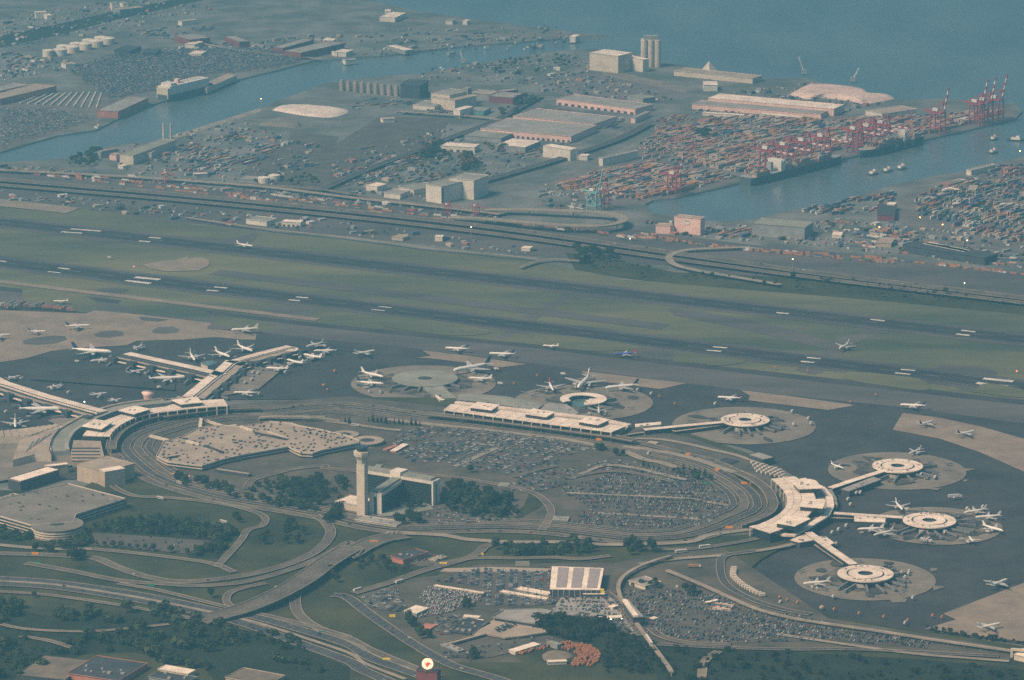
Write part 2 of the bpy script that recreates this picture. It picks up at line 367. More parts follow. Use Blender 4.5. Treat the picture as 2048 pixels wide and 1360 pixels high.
# turnpike corridor
sheet('rail_corridor', 'p -300,318 0,338 350,368 700,402 1000,436 1290,462 1500,490 1750,512 2048,548 2300,575 2300,640 2048,618 1656,572 1348,532 1074,512 674,470 400,448 0,402 -300,370', 'taxiway', 'grey railway and motorway corridor')
sheet('airfield_grass', 'p -400,372 0,408 160,416 400,452 674,479 870,503 1074,523 1250,560 1348,566 1700,590 2048,628 2500,690 2500,880 1963,800 1374,735 1070,700 640,660 0,585 -400,540', 'grass', 'wide grass infield between the runways')
sheet('tree_belt_ground', 'p 1130,505 1230,520 1348,545 1700,560 2048,603 2300,640 2300,665 2048,630 1700,597 1348,568 1240,556 1150,540', 'lawn', 'dark scrub belt beside the motorway')
def strip(name, a, b, w, m, z=None, label=None):
    a = G(*a); b = G(*b); u = unit2(b-a); n = Vector((-u.y, u.x, 0))*w/2
    return sheet(name, None, m, label, z=z, pts=[a-n, b-n, b+n, a+n])
# runway shoulders and paved connectors
for a in ('5 930,690 1010,690 1290,510 1480,440 1380,380 1280,470 1100,560', '6 700,880 860,900 1010,760 1130,690 1300,640 1150,640 960,700 880,780', '6 1490,890 1740,1010 1890,890 1600,850',
          '4 1500,560 1700,600 1900,480 1720,470 1620,500', '4 530,440 700,560 620,470 760,410 600,400', '5 150,700 260,720 420,640 300,620', '4 600,60 1300,110 1500,70 1400,160 900,140 500,120', '5 1700,820 2048,860 2048,700 1850,690', '6 0,560 400,640 900,760 1000,740 500,600 0,520'):
    sheet('taxiway', a, 'taxiway', 'grey taxiway link crossing the grass', smooth=4)
strip('runway_shoulder', (-300, 410.6), (2500, 731.9), 84, 'taxiway', label='grey shoulder of the far runway')
strip('runway_shoulder', (-300, 488.4), (2500, 830.2), 84, 'taxiway', label='grey shoulder of the near runway')
strip('taxiway_strip', (430, 545), (1330, 655), 38, 'taxiway', label='grey strip through the infield grass')
RWF, RWN = ((-300, 410.6), (2500, 731.9)), ((-300, 488.4), (2500, 830.2))
rw1 = strip('runway', *RWF, 58, 'runway', label='far dark asphalt runway'); rw2 = strip('runway', *RWN, 60, 'runway', label='dark asphalt runway nearer the terminals')
def mark(parent, a, b, w):
    a = G(*a); b = G(*b); u = unit2(b-a); n = Vector((-u.y, u.x, 0))*w/2; z = LAYER[0]+0.05
    m = MB(); m.add([(q.x, q.y, z) for q in (a-n, b-n, b+n, a+n)], [[0, 1, 2, 3]]); return m.build('runway_marking', 'paint', parent)
def marks(parent, reg, data, w):
    for t in data.split():
        x0, y0, x1, y1 = map(float, t.split(',')); (a, b) = px(f'{reg} {x0},{y0} {x1},{y1}'); mark(parent, a, b, w)
marks(rw2, '4', '735,358,880,374 790,337,935,352', 11); marks(rw2, '6', '1770,957,1948,978 1810,930,1985,948', 12)
marks(rw2, '4', '278,305,350,313 340,283,410,291 1210,413,1280,419 1255,395,1328,401 1688,470,1755,476 1733,453,1802,459 0,243,36,247', 6)
marks(rw2, '5', '200,527,280,534 243,509,318,516', 4); marks(rw2, '6', '190,765,276,772 228,745,310,752 740,830,820,838 778,808,858,815 1293,898,1382,906 1328,877,1412,885', 6)
marks(rw1, '4', '415,55,590,68 358,72,480,80 812,125,878,131 872,104,942,110', 7); marks(rw1, '6', '1150,584,1232,594 1650,670,1730,679 1682,648,1762,658 600,545,670,552', 7)
for (a, b), rw in ((RWF, rw1), (RWN, rw2)):
    A = G(*a); B = G(*b); u = unit2(B-A); n = Vector((-u.y, u.x, 0))
    for sgn in (-1, 1):
        m = MB(); z = LAYER[0]+0.05; o = n*sgn*25; h = n*0.5
        m.add([(q.x, q.y, z) for q in (A+o-h, B+o-h, B+o+h, A+o+h)], [[0, 1, 2, 3]]); m.build('runway_edge_line', 'dimpaint', rw)
    m = MB(); L = (B-A).length; k = int(L/61)
    for i in range(k):
        p = A+(B-A)*(i/k); q = p+Vector((u.x, u.y, 0))*30; h = n*0.45; m.add([(r.x, r.y, z) for r in (p-h, q-h, q+h, p+h)], [[0, 1, 2, 3]])
    m.build('runway_centre_line', 'dimpaint', rw)
# aprons
sheet('apron', 'p -300,548 0,574 640,648 1070,690 1374,726 1680,760 1963,792 2500,850 2500,1500 2200,1330 2048,1290 1900,1270 1700,1245 1560,1205 1480,1160 1500,1120 1600,1090 1640,1040 1600,960 1500,900 1380,868 1230,850 900,800 700,800 450,800 250,870 150,960 0,960 -300,960', 'apron', 'dark asphalt apron around the piers')
sheet('taxiway', 'p -300,556 0,582 640,656 1070,698 1374,735 1680,770 1963,802 2500,860 2500,898 2048,848 1800,815 1560,790 1374,768 1200,745 1000,720 760,690 640,680 300,640 0,606 -300,580', 'taxiway', 'grey parallel taxiway beside the apron')
for a in ('4 690,490 760,465 1000,500 1210,540 1180,580 1000,570 800,540', '4 130,410 400,430 560,480 540,540 300,520 150,480', '4 1260,560 1500,590 1660,640 1500,650 1250,620', '5 290,560 700,610 900,660 700,680 400,650 260,610', '5 1120,660 1500,700 1800,750 1500,770 1200,730', '6 0,770 280,810 420,830 280,855 100,840 0,830', '6 1020,890 1420,930 1480,1000 1200,970 990,930', '6 1740,1010 2048,1045 2048,1000 1830,960'):
    sheet('grass_island', a, 'grass', 'grass island between taxiways', smooth=5)
strip('taxiway_strip', (-200, 540.5), (636, 641), 19, 'concrete', label='long pale concrete strip beside the runway')
sheet('concrete_patch', '4 835,265 940,245 1020,240 1110,215 1100,228 1180,222 1225,240 1222,272 1160,300 980,305 880,290', 'concrete', 'pale torn-up concrete patch between the runways')
sheet('concrete_patch', '1 -100,1155 0,1168 470,1220 385,1252 0,1210 -100,1200', 'concrete', 'pale concrete pad by the perimeter')
sheet('concrete_apron', '4 -200,520 0,532 200,540 500,552 560,533 830,560 1000,580 1240,608 1215,640 1370,655 1500,672 1495,706 1420,705 1260,690 1080,705 800,712 740,738 440,755 300,772 150,815 0,838 -200,870', 'concrete', 'wide pale concrete apron')
for a in ('4 130,712 190,695 300,682 380,685 395,705 330,728 220,737 140,732', '4 550,675 590,658 680,650 725,662 725,682 640,694 570,690', '4 888,650 930,632 1010,628 1052,645 1040,664 960,672 900,668', '4 810,570 990,588 930,602 830,592', '4 1205,625 1300,622 1365,645 1240,648'):
    sheet('asphalt_island', a, 'taxiway', 'dark asphalt island in the pale apron')
for a, l in (('5 495,767 800,805 1115,850 960,868 545,815 470,812 550,800', 'pale concrete taxilane slab beyond the green-roofed disc'), ('5 1430,888 2045,962 1890,996 1490,945 1390,938 1465,925', 'pale concrete taxilane slab beyond the broken ring pier'),
             ('6 390,1002 700,1040 1062,1090 900,1119 435,1062 445,1035', 'pale concrete taxilane slab beyond the round pier'),
             ('p 1805,828 1880,838 1960,855 2048,880 2200,930 2300,985 2300,1040 2048,946 1960,907 1880,880 1785,862', 'broad pale concrete taxiway curving past the pier discs'),
             ('p 2200,1100 2048,1168 1886,1230 1912,1242 1850,1260 1900,1268 2048,1286 2200,1310', 'broad pale concrete apron corner')):
    sheet('concrete_slab', a, 'concrete', l)
def disc(cx, cy, rpx, label):
    c = G(cx, cy); r = rpx/ppm(c); pts = []
    for i in range(72):
        a = i/72*2*math.pi; pts.append(Vector((c.x+r*math.cos(a), c.y+r*math.sin(a), 0)))
    sheet('concrete_disc', None, 'oldconcrete', label, pts=pts); return c, r
DISC = {'A1': disc(1488, 853, 143, 'round concrete stand area of the lone north pier'), 'A2': disc(1794, 944, 137, 'round concrete stand area of the upper pier'), 'A3': disc(1872, 1054, 131, 'round concrete stand area of the busy middle pier'),
        'A4': disc(1730, 1161, 140, 'round concrete stand area of the lower pier'), 'B1': disc(847, 769, 145, 'round concrete stand area round the green roof'), 'B2': disc(1166, 807, 140, 'round concrete stand area round the broken ring')}
for a in ('9 1500,700 1540,700 1535,715 1500,720', '9 1240,870 1365,880 1355,900 1280,902', '9 1510,800 1590,810 1520,832', '9 1700,115 1770,120 1700,135', '9 1480,235 1560,230 1540,245', '9 1690,180 1730,185 1700,195'): sheet('concrete_patch', a, 'oldconcrete', 'small concrete tongue on the apron')
for c, r in (('B1', .8), ('B2', .62), ('A1', .55), ('A2', .68), ('A3', .92), ('A4', .66)):     # oil-stained stands near the piers
    C, R = DISC[c]; n = 40
    pts = [Vector((C.x+R*r*(0.86+0.2*noise.noise(Vector((3*math.cos(i/n*6.283), 3*math.sin(i/n*6.283), ord(c[1])*5.1))))*math.cos(i/n*6.283), C.y+R*r*(0.86+0.28*noise.noise(Vector((4*math.cos(i/n*6.283), 4*math.sin(i/n*6.283), 9.3*ord(c[0])))))*math.sin(i/n*6.283), 0)) for i in range(n)]
    sheet('worn_asphalt', None, 'worn', 'dark worn asphalt ring round the pier', pts=pts)
rb = random.Random(17)
for c, nb in (('B1', 9), ('B2', 10), ('A1', 6), ('A2', 12), ('A3', 16), ('A4', 11)):
    C, R_ = DISC[c]
    for k in range(nb):
        a = rb.uniform(0, 6.283); rr = R_*rb.uniform(.45, .86); sx, sy = rb.uniform(5, 15), rb.uniform(4, 10); q = []
        for i in range(14): t_ = i/14*6.283; e = 1+.5*noise.noise(Vector((math.cos(t_)*1.7+k, math.sin(t_)*1.7, nb*1.3))); q.append(Vector((C.x+rr*math.cos(a)+(sx*math.cos(t_)*math.cos(a)-sy*math.sin(t_)*math.sin(a))*e, C.y+rr*math.sin(a)+(sx*math.cos(t_)*math.sin(a)+sy*math.sin(t_)*math.cos(a))*e, 0)))
        sheet('oil_stain', None, 'stain', 'dark oil stain on the round concrete stands', pts=q, z=LAYER[0]+.05+.004*k)
    LAYER[0] += .12
sheet('stand_area', 'R 1430,470 1330,520 1090,720 700,790 500,770 640,600 870,430 1200,330', 'oldconcrete', 'stained concrete stands beside the pier')
sheet('stand_area', 'S 320,130 2048,260 2048,0 1200,-140', 'apron', 'dark apron bay between the two piers')
sheet('stand_area', 'S 560,620 800,520 1100,520 900,620 700,680', 'oldconcrete', 'stained concrete between pier and terminal')
sheet('stand_area', 'S -400,900 0,830 330,790 600,960 900,1020 880,1130 500,1230 0,1330 -400,1380', 'oldconcrete', 'pale stained yard below the saw-tooth hall')
# landside
sheet('landside', 'p -300,985 0,985 150,990 262,920 250,870 330,832 450,815 700,798 900,800 1000,850 1240,852 1380,872 1500,912 1580,970 1630,1040 1590,1085 1520,1125 1480,1160 1560,1205 1700,1245 1900,1275 2048,1298 2300,1330 2600,1800 -300,1800', 'lawn', 'green landside ground with roads and lots')
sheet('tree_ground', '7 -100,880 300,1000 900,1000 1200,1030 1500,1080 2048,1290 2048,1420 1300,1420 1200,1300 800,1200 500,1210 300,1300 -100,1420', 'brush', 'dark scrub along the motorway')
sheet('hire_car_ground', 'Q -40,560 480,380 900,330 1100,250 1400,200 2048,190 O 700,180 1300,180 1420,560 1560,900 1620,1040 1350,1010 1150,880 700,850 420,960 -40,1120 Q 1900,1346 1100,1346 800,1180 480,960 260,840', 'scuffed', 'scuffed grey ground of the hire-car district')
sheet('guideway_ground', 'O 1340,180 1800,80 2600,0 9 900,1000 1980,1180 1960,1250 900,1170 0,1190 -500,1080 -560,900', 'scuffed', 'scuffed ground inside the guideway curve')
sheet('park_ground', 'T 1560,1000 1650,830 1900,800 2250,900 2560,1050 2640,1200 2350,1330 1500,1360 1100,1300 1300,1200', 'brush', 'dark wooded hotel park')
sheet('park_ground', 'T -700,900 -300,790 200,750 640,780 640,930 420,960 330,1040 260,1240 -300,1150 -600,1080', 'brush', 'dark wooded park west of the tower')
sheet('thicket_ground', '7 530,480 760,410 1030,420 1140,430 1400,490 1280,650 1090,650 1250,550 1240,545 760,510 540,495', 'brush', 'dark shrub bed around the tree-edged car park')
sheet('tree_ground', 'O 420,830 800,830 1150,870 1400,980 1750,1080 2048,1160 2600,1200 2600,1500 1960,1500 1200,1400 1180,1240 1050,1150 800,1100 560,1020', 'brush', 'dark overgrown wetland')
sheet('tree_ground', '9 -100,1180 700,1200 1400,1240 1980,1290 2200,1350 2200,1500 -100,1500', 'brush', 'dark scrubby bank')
sheet('terminal_forecourt', 'p 250,870 330,832 450,815 700,798 900,820 1240,856 1380,880 1500,925 1570,985 1600,1040 1500,1075 1380,1080 1490,1040 1540,1000 1480,955 1350,905 1200,880 860,835 680,815 450,830 330,850 260,880', 'lot', 'dark forecourt in front of the terminals')
sheet('roadside', 'p 200,890 262,868 330,850 450,832 680,818 860,838 1200,884 1350,912 1480,962 1538,1005 1490,1045 1380,1078 1255,1086 1098,1066 982,1062 794,1066 650,1040 547,1022 444,1004 342,978 284,954 239,925', 'scuffed', 'grey inner ground of the ring road')
sheet('grass_island', 'L 980,1290 1250,1215 1500,1160 M 200,1200 560,1140 760,1190 1100,1260 1200,1330 600,1346 0,1346', 'scuffed', 'rough ground between the two car parks', smooth=4)
LOTS = {}
def lot(key, s, label, m='lot'):
    LOTS[key] = W(s); sheet('parking_lot', s, m, label)
lot('central', 'L -420,830 -300,730 60,700 700,740 1400,830 1960,960 1700,1010 1500,1060 1480,1150 1250,1190 900,1260 500,1190 100,1110 -200,1110 -420,1000', 'central car park in front of the long terminal')
lot('between', 'p 1000,985 1060,950 1130,945 1230,925 1290,932 1190,955 1115,980 1060,992', 'overflow lot between the two car parks')
lot('oval', 'p 1112,985 1290,935 1400,958 1462,1000 1455,1035 1400,1058 1250,1066 1140,1052 1178,1020', 'oval car park with pale medians')
lot('east', '9 -60,830 120,840 330,890 560,960 900,1020 1500,1130 1480,1180 900,1130 300,1150 -40,1120 -560,1020 -540,850', 'large car park inside the guideway curve')
lot('rental', 'Q 1400,250 2048,290 2480,280 2510,520 2480,560 2400,660 2000,690 1480,690 1440,540 1500,480 1200,430 900,400 1100,330', 'hire-car lot beside the striped roof')
lot('white', 'Q 800,470 1450,540 1400,640 1080,760 700,830 660,760 780,680 700,600', 'lot packed with white vehicles')
lot('corner', 'Q 20,600 400,450 470,600 560,700 450,760 200,730 60,690', 'small lot at the road fork')
lot('lower', 'Q 900,820 1200,800 1420,840 1320,960 1100,1020 930,1030 840,930', 'lot behind the low dark sheds')
lot('deck', 'O 720,590 1000,560 1290,560 1380,660 1410,745 1100,760 610,735', 'raised hire-car deck', 'roofgrey')
lot('station', 'O 1180,850 1400,800 1560,960 1600,1010 1350,1000 1250,920', 'small lot below the lit canopy')
lot('shed', 'Q 520,170 760,60 1000,130 880,220 700,230', 'lot beside the brick hall')
lot('treeline', '7 540,500 760,515 1240,550 1180,585 1090,625 560,575', 'long tree-edged car park')
lot('truckyard', 'Q 930,1180 1500,1120 2200,1040 2400,1100 1500,1300 1000,1300', 'yard by the rust-coloured stacks')
lot('hotel', 'T 1300,1210 1700,1100 2048,1050 2600,1100 2650,1180 2300,1300 1500,1320', 'tree-shaded car park of the hotel')
sheet('lawn', '8 1060,420 1200,340 1180,290 1130,260 1100,330 1040,420', 'lawn', 'bright grass at the bend', smooth=4)
for q, w in (('8 1345,268 2048,300 9 330,345', 7), ('8 1490,385 2048,417 9 230,432', 7), ('L 290,1165 780,945', 9), ('L 490,895 810,920', 7)):
    m = MB(); wallstrip(m, [Vector((p.x, p.y, LAYER[0]+0.02)) for p in W(q)], w, 0.3); struct(m.build('median', 'paleroad'), 'pale concrete median in the car park')

# ================================================================== ROADS
ring_px = ('p 243,925 227,907 231,890 256,870 308,853 350,841 398,834 450,827 535,824 680,813 860,836 1031,856 1210,880 1287,894 1355,911 1423,928 1480,955 1525,985 1541,1010 1535,1030 1491,1050 1450,1068 1374,1088 1255,1091 1098,1073 982,1068 794,1071 674,1051 650,1044 547,1026 444,1009 342,982 284,958 243,925')
RING = smooth_line(W(ring_px), 5)
for off, w, zs, m, lab in ((-2, 13, None, 'road', 'outer lane of the terminal ring road'), (17, 11, None, 'darkroad', 'second lane of the terminal ring road'), (33, 11, None, 'road', 'third lane of the terminal ring road'), (48, 9, None, 'darkroad', 'inner lane of the terminal ring road')):
    road(None, w, lab, m, lanes=3, pts=resample(offset_line(RING, -off), 90), k=1)
# raised departure decks in front of the three terminals
road('L -40,545 600,612 1300,700 2048,800 M 440,812 700,860', 14, 'raised departure deck of the long terminal', 'road', 3, zs=[6.5, 6.5, 6.5], piers=16)
road('S 1300,960 1320,860 1420,740 1600,640 1850,570 2048,540 R 0,1040 400,990 760,950 1100,940', 14, 'raised departure deck of the curved terminal', 'road', 3, zs=[6.5, 6.5, 6.5], piers=16)
road('J -40,290 150,380 310,500 370,610 380,690 330,770 200,840 20,900', 14, 'raised departure deck of the crescent terminal', 'road', 3, zs=[6.5, 6.5, 6.5], piers=14)
R = [
 ('N 1120,1200 1190,1100 1350,1045 1700,960 2048,925 T 300,660 620,690 900,690 8 620,172 850,205 1000,232 1150,272 1232,335 1252,400 1200,490', 10, 'oval drive round the hotel park', 'road', 2, None),
 ('R 2048,960 1600,990 1200,1020 760,1000', 9, 'ramp strip before the curved terminal', 'road', 2, None),
 ('R 2048,1100 1700,1060 1300,1050 1100,1060', 8, 'ramp above the garage', 'paleroad', 2, [0, 5, 5, 3]),
 ('N 2048,350 1700,345 1350,350 T 0,95 300,110 640,150 1000,200 1180,215', 8, 'slip road beside the conifers', 'paleroad', 2, None),
 ('L -500,610 0,670 600,730 1100,790 1600,850 1950,920', 9, 'lower arrivals road of the long terminal', 'paleroad', 2, None),
 ('M 560,930 800,960 1100,1010 1400,1080 1700,1180 2048,1300', 10, 'slip road falling to the crescent terminal', 'paleroad', 2, None),
 ('M 700,840 1000,850 1300,900 1600,970 1900,1040 2200,1140', 8, 'service road behind the police lot', 'paleroad', 2, None),
 ('M 580,990 800,1080 1000,1120 1200,1180', 12, 'triangular traffic island ramp', 'paleroad', 1, None),
 # interchange
 ('7 -60,625 200,632 380,640 560,655 700,712 850,760 1000,787 1200,786 1500,742 1750,665 1880,590 1935,510 1910,450 1840,400', 13, 'sweeping ramp to the ring road', 'road', 3, None),
 ('7 540,600 800,625 1100,662 1260,690 1370,735', 9, 'ramp beside the tree-edged car park', 'road', 2, None),
 ('7 1270,705 1330,640 1410,550 1450,490 1530,465 1555,425 1500,385 1300,335 1000,300 800,290 690,250 650,215', 9, 'hairpin service road', 'road', 2, None),
 ('7 -60,570 120,588 300,600 540,600', 9, 'road below the round ramp tower', 'paleroad', 2, None),
 ('7 150,682 430,732 700,785 950,805 1200,815 1450,790 1700,720 1900,640 2048,560 8 60,620 140,560 230,530 340,505', 11, 'inner ramp of the interchange', 'road', 2, None),
 ('7 1560,800 1440,825 1350,855 1325,895 1345,930 1400,945', 9, 'tight loop ramp', 'road', 1, None),
 ('7 -60,772 300,795 700,850 1000,905 1310,970 1500,1000 1800,1085 2048,1165 8 200,1240 450,1330 640,1400', 17, 'motorway carriageway towards the terminals', 'darkroad', 4, None),
 ('7 -60,800 300,822 700,880 1000,938 1270,995 1500,1062 1800,1170 2048,1262 8 150,1310 330,1390', 17, 'motorway carriageway away from the terminals', 'darkroad', 4, None),
 ('7 -60,785 300,808 700,866 1000,922 1290,983 1500,1032 1800,1128 2048,1214 8 170,1275 400,1365', 5, 'pale concrete median of the motorway', 'paleroad', 1, None),
 ('7 1820,785 1745,848 1727,920 1765,1000 1880,1072 2048,1130 8 200,1195 430,1290 590,1350', 13, 'curving exit ramp', 'road', 2, None),
 ('8 -30,870 60,885 180,975 330,1080 500,1190 680,1285 900,1350 1100,1420', 15, 'boulevard past the hire-car lots', 'darkroad', 4, None),
 ('8 100,860 300,800 500,730 640,690 760,655 830,620 870,585 960,560', 12, 'feeder road to the hire-car lots', 'road', 2, None),
 ('8 560,690 800,655 1050,655 1250,650 1420,660 1600,640', 9, 'road behind the hire-car lots', 'road', 2, None),
 ('8 340,505 620,520 770,545 1040,560 1300,560 1600,575 2048,560 9 200,520 480,480', 11, 'pale road south of the oval car park', 'paleroad', 2, None),
 ('9 -200,690 0,660 300,635 560,600 700,570', 9, 'service road below the crescent terminal', 'paleroad', 2, None),
 ('9 -150,600 100,600 380,560 560,520 700,480', 9, 'road wrapping the crescent terminal', 'road', 2, None),
 ('9 480,610 300,640 270,700 300,800 420,880 600,945 800,985', 10, 'curving apron service road', 'darkroad', 2, None),
 ('7 -40,1030 150,1070 500,1085 800,1062 990,1042', 6, 'narrow track through the scrub', 'dirt', 1, None),
 ('7 120,1110 300,1142 420,1180', 7, 'pale back road among the trees', 'road', 1, None),
 ('9 600,1100 1000,1160 1400,1215 1700,1240 1960,1260', 6, 'pale track beside the scrub bank', 'paleroad', 1, None),
 ('9 -100,1160 300,1180 700,1190 1100,1190 1900,1230', 8, 'dark perimeter road', 'darkroad', 2, None),
 ('9 160,1360 180,1260 260,1200', 10, 'short dirt road', 'dirt', 1, None),
 ('O 1230,520 1330,600 1420,720 1500,850 1640,1050', 7, 'road under the station', 'road', 2, None),
 ('O 2700,1150 2200,1130 1900,1060 1760,960', 10, 'pale road along the wetland', 'road', 1, None),
 ('7 690,802 900,838 1100,885 1300,935 1390,952', 8, 'slip road merging into the motorway', 'road', 1, None),
 ('7 1450,968 1650,1012 1850,1062 2048,1118', 8, 'slip road leaving the motorway', 'road', 1, None),
 ('7 -60,848 250,868 600,915 900,965 1150,1015', 7, 'frontage road below the motorway', 'road', 1, None),
 # turnpike and port
 ('p -200,345 0,364 350,394 700,428 1000,462 1348,512 1656,555 2048,602 2300,636', 26, 'far motorway carriageway', 'road', 5, None),
 ('p -200,356 0,375 350,405 700,440 1000,475 1348,524 1656,565 2048,612 2300,646', 18, 'near motorway carriageway', 'road', 4, None),
 ('p -100,332 0,345 250,358 520,378 700,400 900,422 1000,434', 14, 'pale rail-side road', 'paleroad', 2, None),
 ('p 490,372 640,384 760,402 900,420 1010,432', 9, 'second rail-side road', 'road', 2, None),
 ('p 970,425 1050,425 1150,428 1210,431 1243,440 1240,450 1200,457 1130,456 1050,450 980,444 900,440', 17, 'pale looping viaduct', 'paleroad', 2, [2, 7, 8, 8, 7, 2]),
 ('p 1500,500 1430,502 1370,506 1338,518 1350,535 1400,548 1470,560 1560,575', 12, 'pale trumpet ramp', 'paleroad', 1, None),
 ('p 1040,540 1075,528 1110,524 1160,528', 8, 'pale track into the infield', 'dirt', 1, None),
 ('p 640,385 720,350 800,318 900,280 990,245 1080,195', 16, 'port road', 'darkroad', 2, None),
 ('p 860,395 990,360 1110,325 1230,285 1300,250', 18, 'wide dark rail lead through the port', 'darkroad', 2, None),
 ('p 674,478 870,503 1074,523', 5, 'pale perimeter road', 'paleroad', 1, None),
 ('p 370,440 520,462 674,478', 5, 'pale fence road', 'paleroad', 1, None),
 ('p 800,228 950,238 1000,245', 12, 'pale rail sidings', 'paleroad', 1, None),
 ('L 980,1295 1250,1215 1490,1160', 7, 'curving lane between the car parks', 'road', 1, None),
 ('M 60,1260 350,1160 700,1190 1000,1260 1300,1330', 8, 'second curving lane between the car parks', 'paleroad', 1, None),
 ('M -100,1310 250,1240 560,1230 900,1290 1150,1346', 8, 'third curving lane between the car parks', 'road', 1, None),
 ('p 340,78 480,105 640,122', 8, 'thin pale dike road', 'paleroad', 1, None),
]
for s, w, lab, m, ln, zs in R: road(s, w, lab, m, ln, zs=zs, piers=8 if zs else 0)
# the long overpass over the motorway
road('7 1180,1020 1400,960 1600,880 1780,780 1900,690 2048,600 8 60,640 150,590 260,545 400,520', 30, 'wide overpass crossing the motorway', 'road', 6, zs=[2, 6.5, 6.5, 4, 1, 0.3], piers=18)

# ================================================================== BUILDINGS
def bld(label, s, h, wall='wallgrey', roof='roofgrey', name='warehouse', cat='building', depth=None, base=0.0, doors=0, door='walldark', bands=0, units=0, gable=0.0, para=True, group=None, ends=None):
    """roof corners a, b (the edge seen in front) and c (behind b), traced at roof height"""
    p = W(s, h); a, b = p[0], p[1]; u = unit2(b-a); n = Vector((-u.y, u.x)); L = (b-a).length
    if n.y < 0: n = -n
    d = depth if depth else (Vector((p[2].x-b.x, p[2].y-b.y)).dot(n))
    if d < 0: n = -n; d = -d
    d = max(4.0, d)
    A = Vector((a.x, a.y)); B = Vector((b.x, b.y)); pts = [A, B, B+n*d, A+n*d]
    cx = sum(q.x for q in pts)/4; cy = sum(q.y for q in pts)/4
    t = thing(name, label, cat, Vector((cx, cy, base)), group)
    m = MB(); m.prism(pts, base-0.3, h); m.build('wall', wall, t)
    ov = [A-u*.4-n*.4, B+u*.4-n*.4, B+u*.4+n*(d+.4), A-u*.4+n*(d+.4)]
    m = MB()
    if gable:
        mid0 = (ov[0]+ov[3])/2; mid1 = (ov[1]+ov[2])/2; v = [(q.x, q.y, h) for q in ov]+[(q.x, q.y, h+0.3) for q in ov]+[(mid0.x, mid0.y, h+gable), (mid1.x, mid1.y, h+gable)]
        m.add(v, [[0, 1, 5, 4], [1, 2, 6, 5], [2, 3, 7, 6], [3, 0, 4, 7], [4, 5, 9, 8], [6, 7, 8, 9], [5, 6, 9], [7, 4, 8], [3, 2, 1, 0]])
    else: m.prism(ov, h+0.02, h+0.6)
    ro = m.build('roof', roof, t)
    if para and not gable and L > 20:
        m = MB(); e = [ov[0], ov[1], ov[2], ov[3], ov[0]]; wallstrip(m, [Vector((q.x, q.y, h+0.58)) for q in e], 0.7, 0.7); m.build('parapet', wall, ro)
    for i in range(units):
        k = random.random(); j = 0.2+0.6*random.random(); q = A+u*(L*(0.06+0.88*(i+0.5)/units))+n*(d*j); sz = 2.5+2.5*random.random()
        m = MB(); m.box(q, u, sz, sz*0.8, h+0.6, h+0.6+1.2+random.random()); m.build('roof_unit', 'roofgrey' if roof != 'roofgrey' else 'wallgrey', ro)
    if doors:
        for i in range(doors):
            q = A+u*(L*(i+0.5)/doors)-n*0.12; wd = L/doors*0.5; m = MB(); m.box(q, u, wd, 0.3, base, base+min(4.5, h*0.55)); m.build('door', door, t)
    for i in range(bands):
        z = base+h*(0.18+0.78*(i)/bands); m = MB(); q = [A+u*1-n*.1, B-u*1-n*.1, B-u*1+n*.2, A+u*1+n*.2]; m.prism(q, z, z+h/bands*0.42); m.build('window_band', 'glass', t)
        q = [B+u*.1+n*1, B+u*.1+n*(d-1), B-u*.2+n*(d-1), B-u*.2+n*1]; m = MB(); m.prism(q, z, z+h/bands*0.42); m.build('window_band', 'glass', t)
    return t
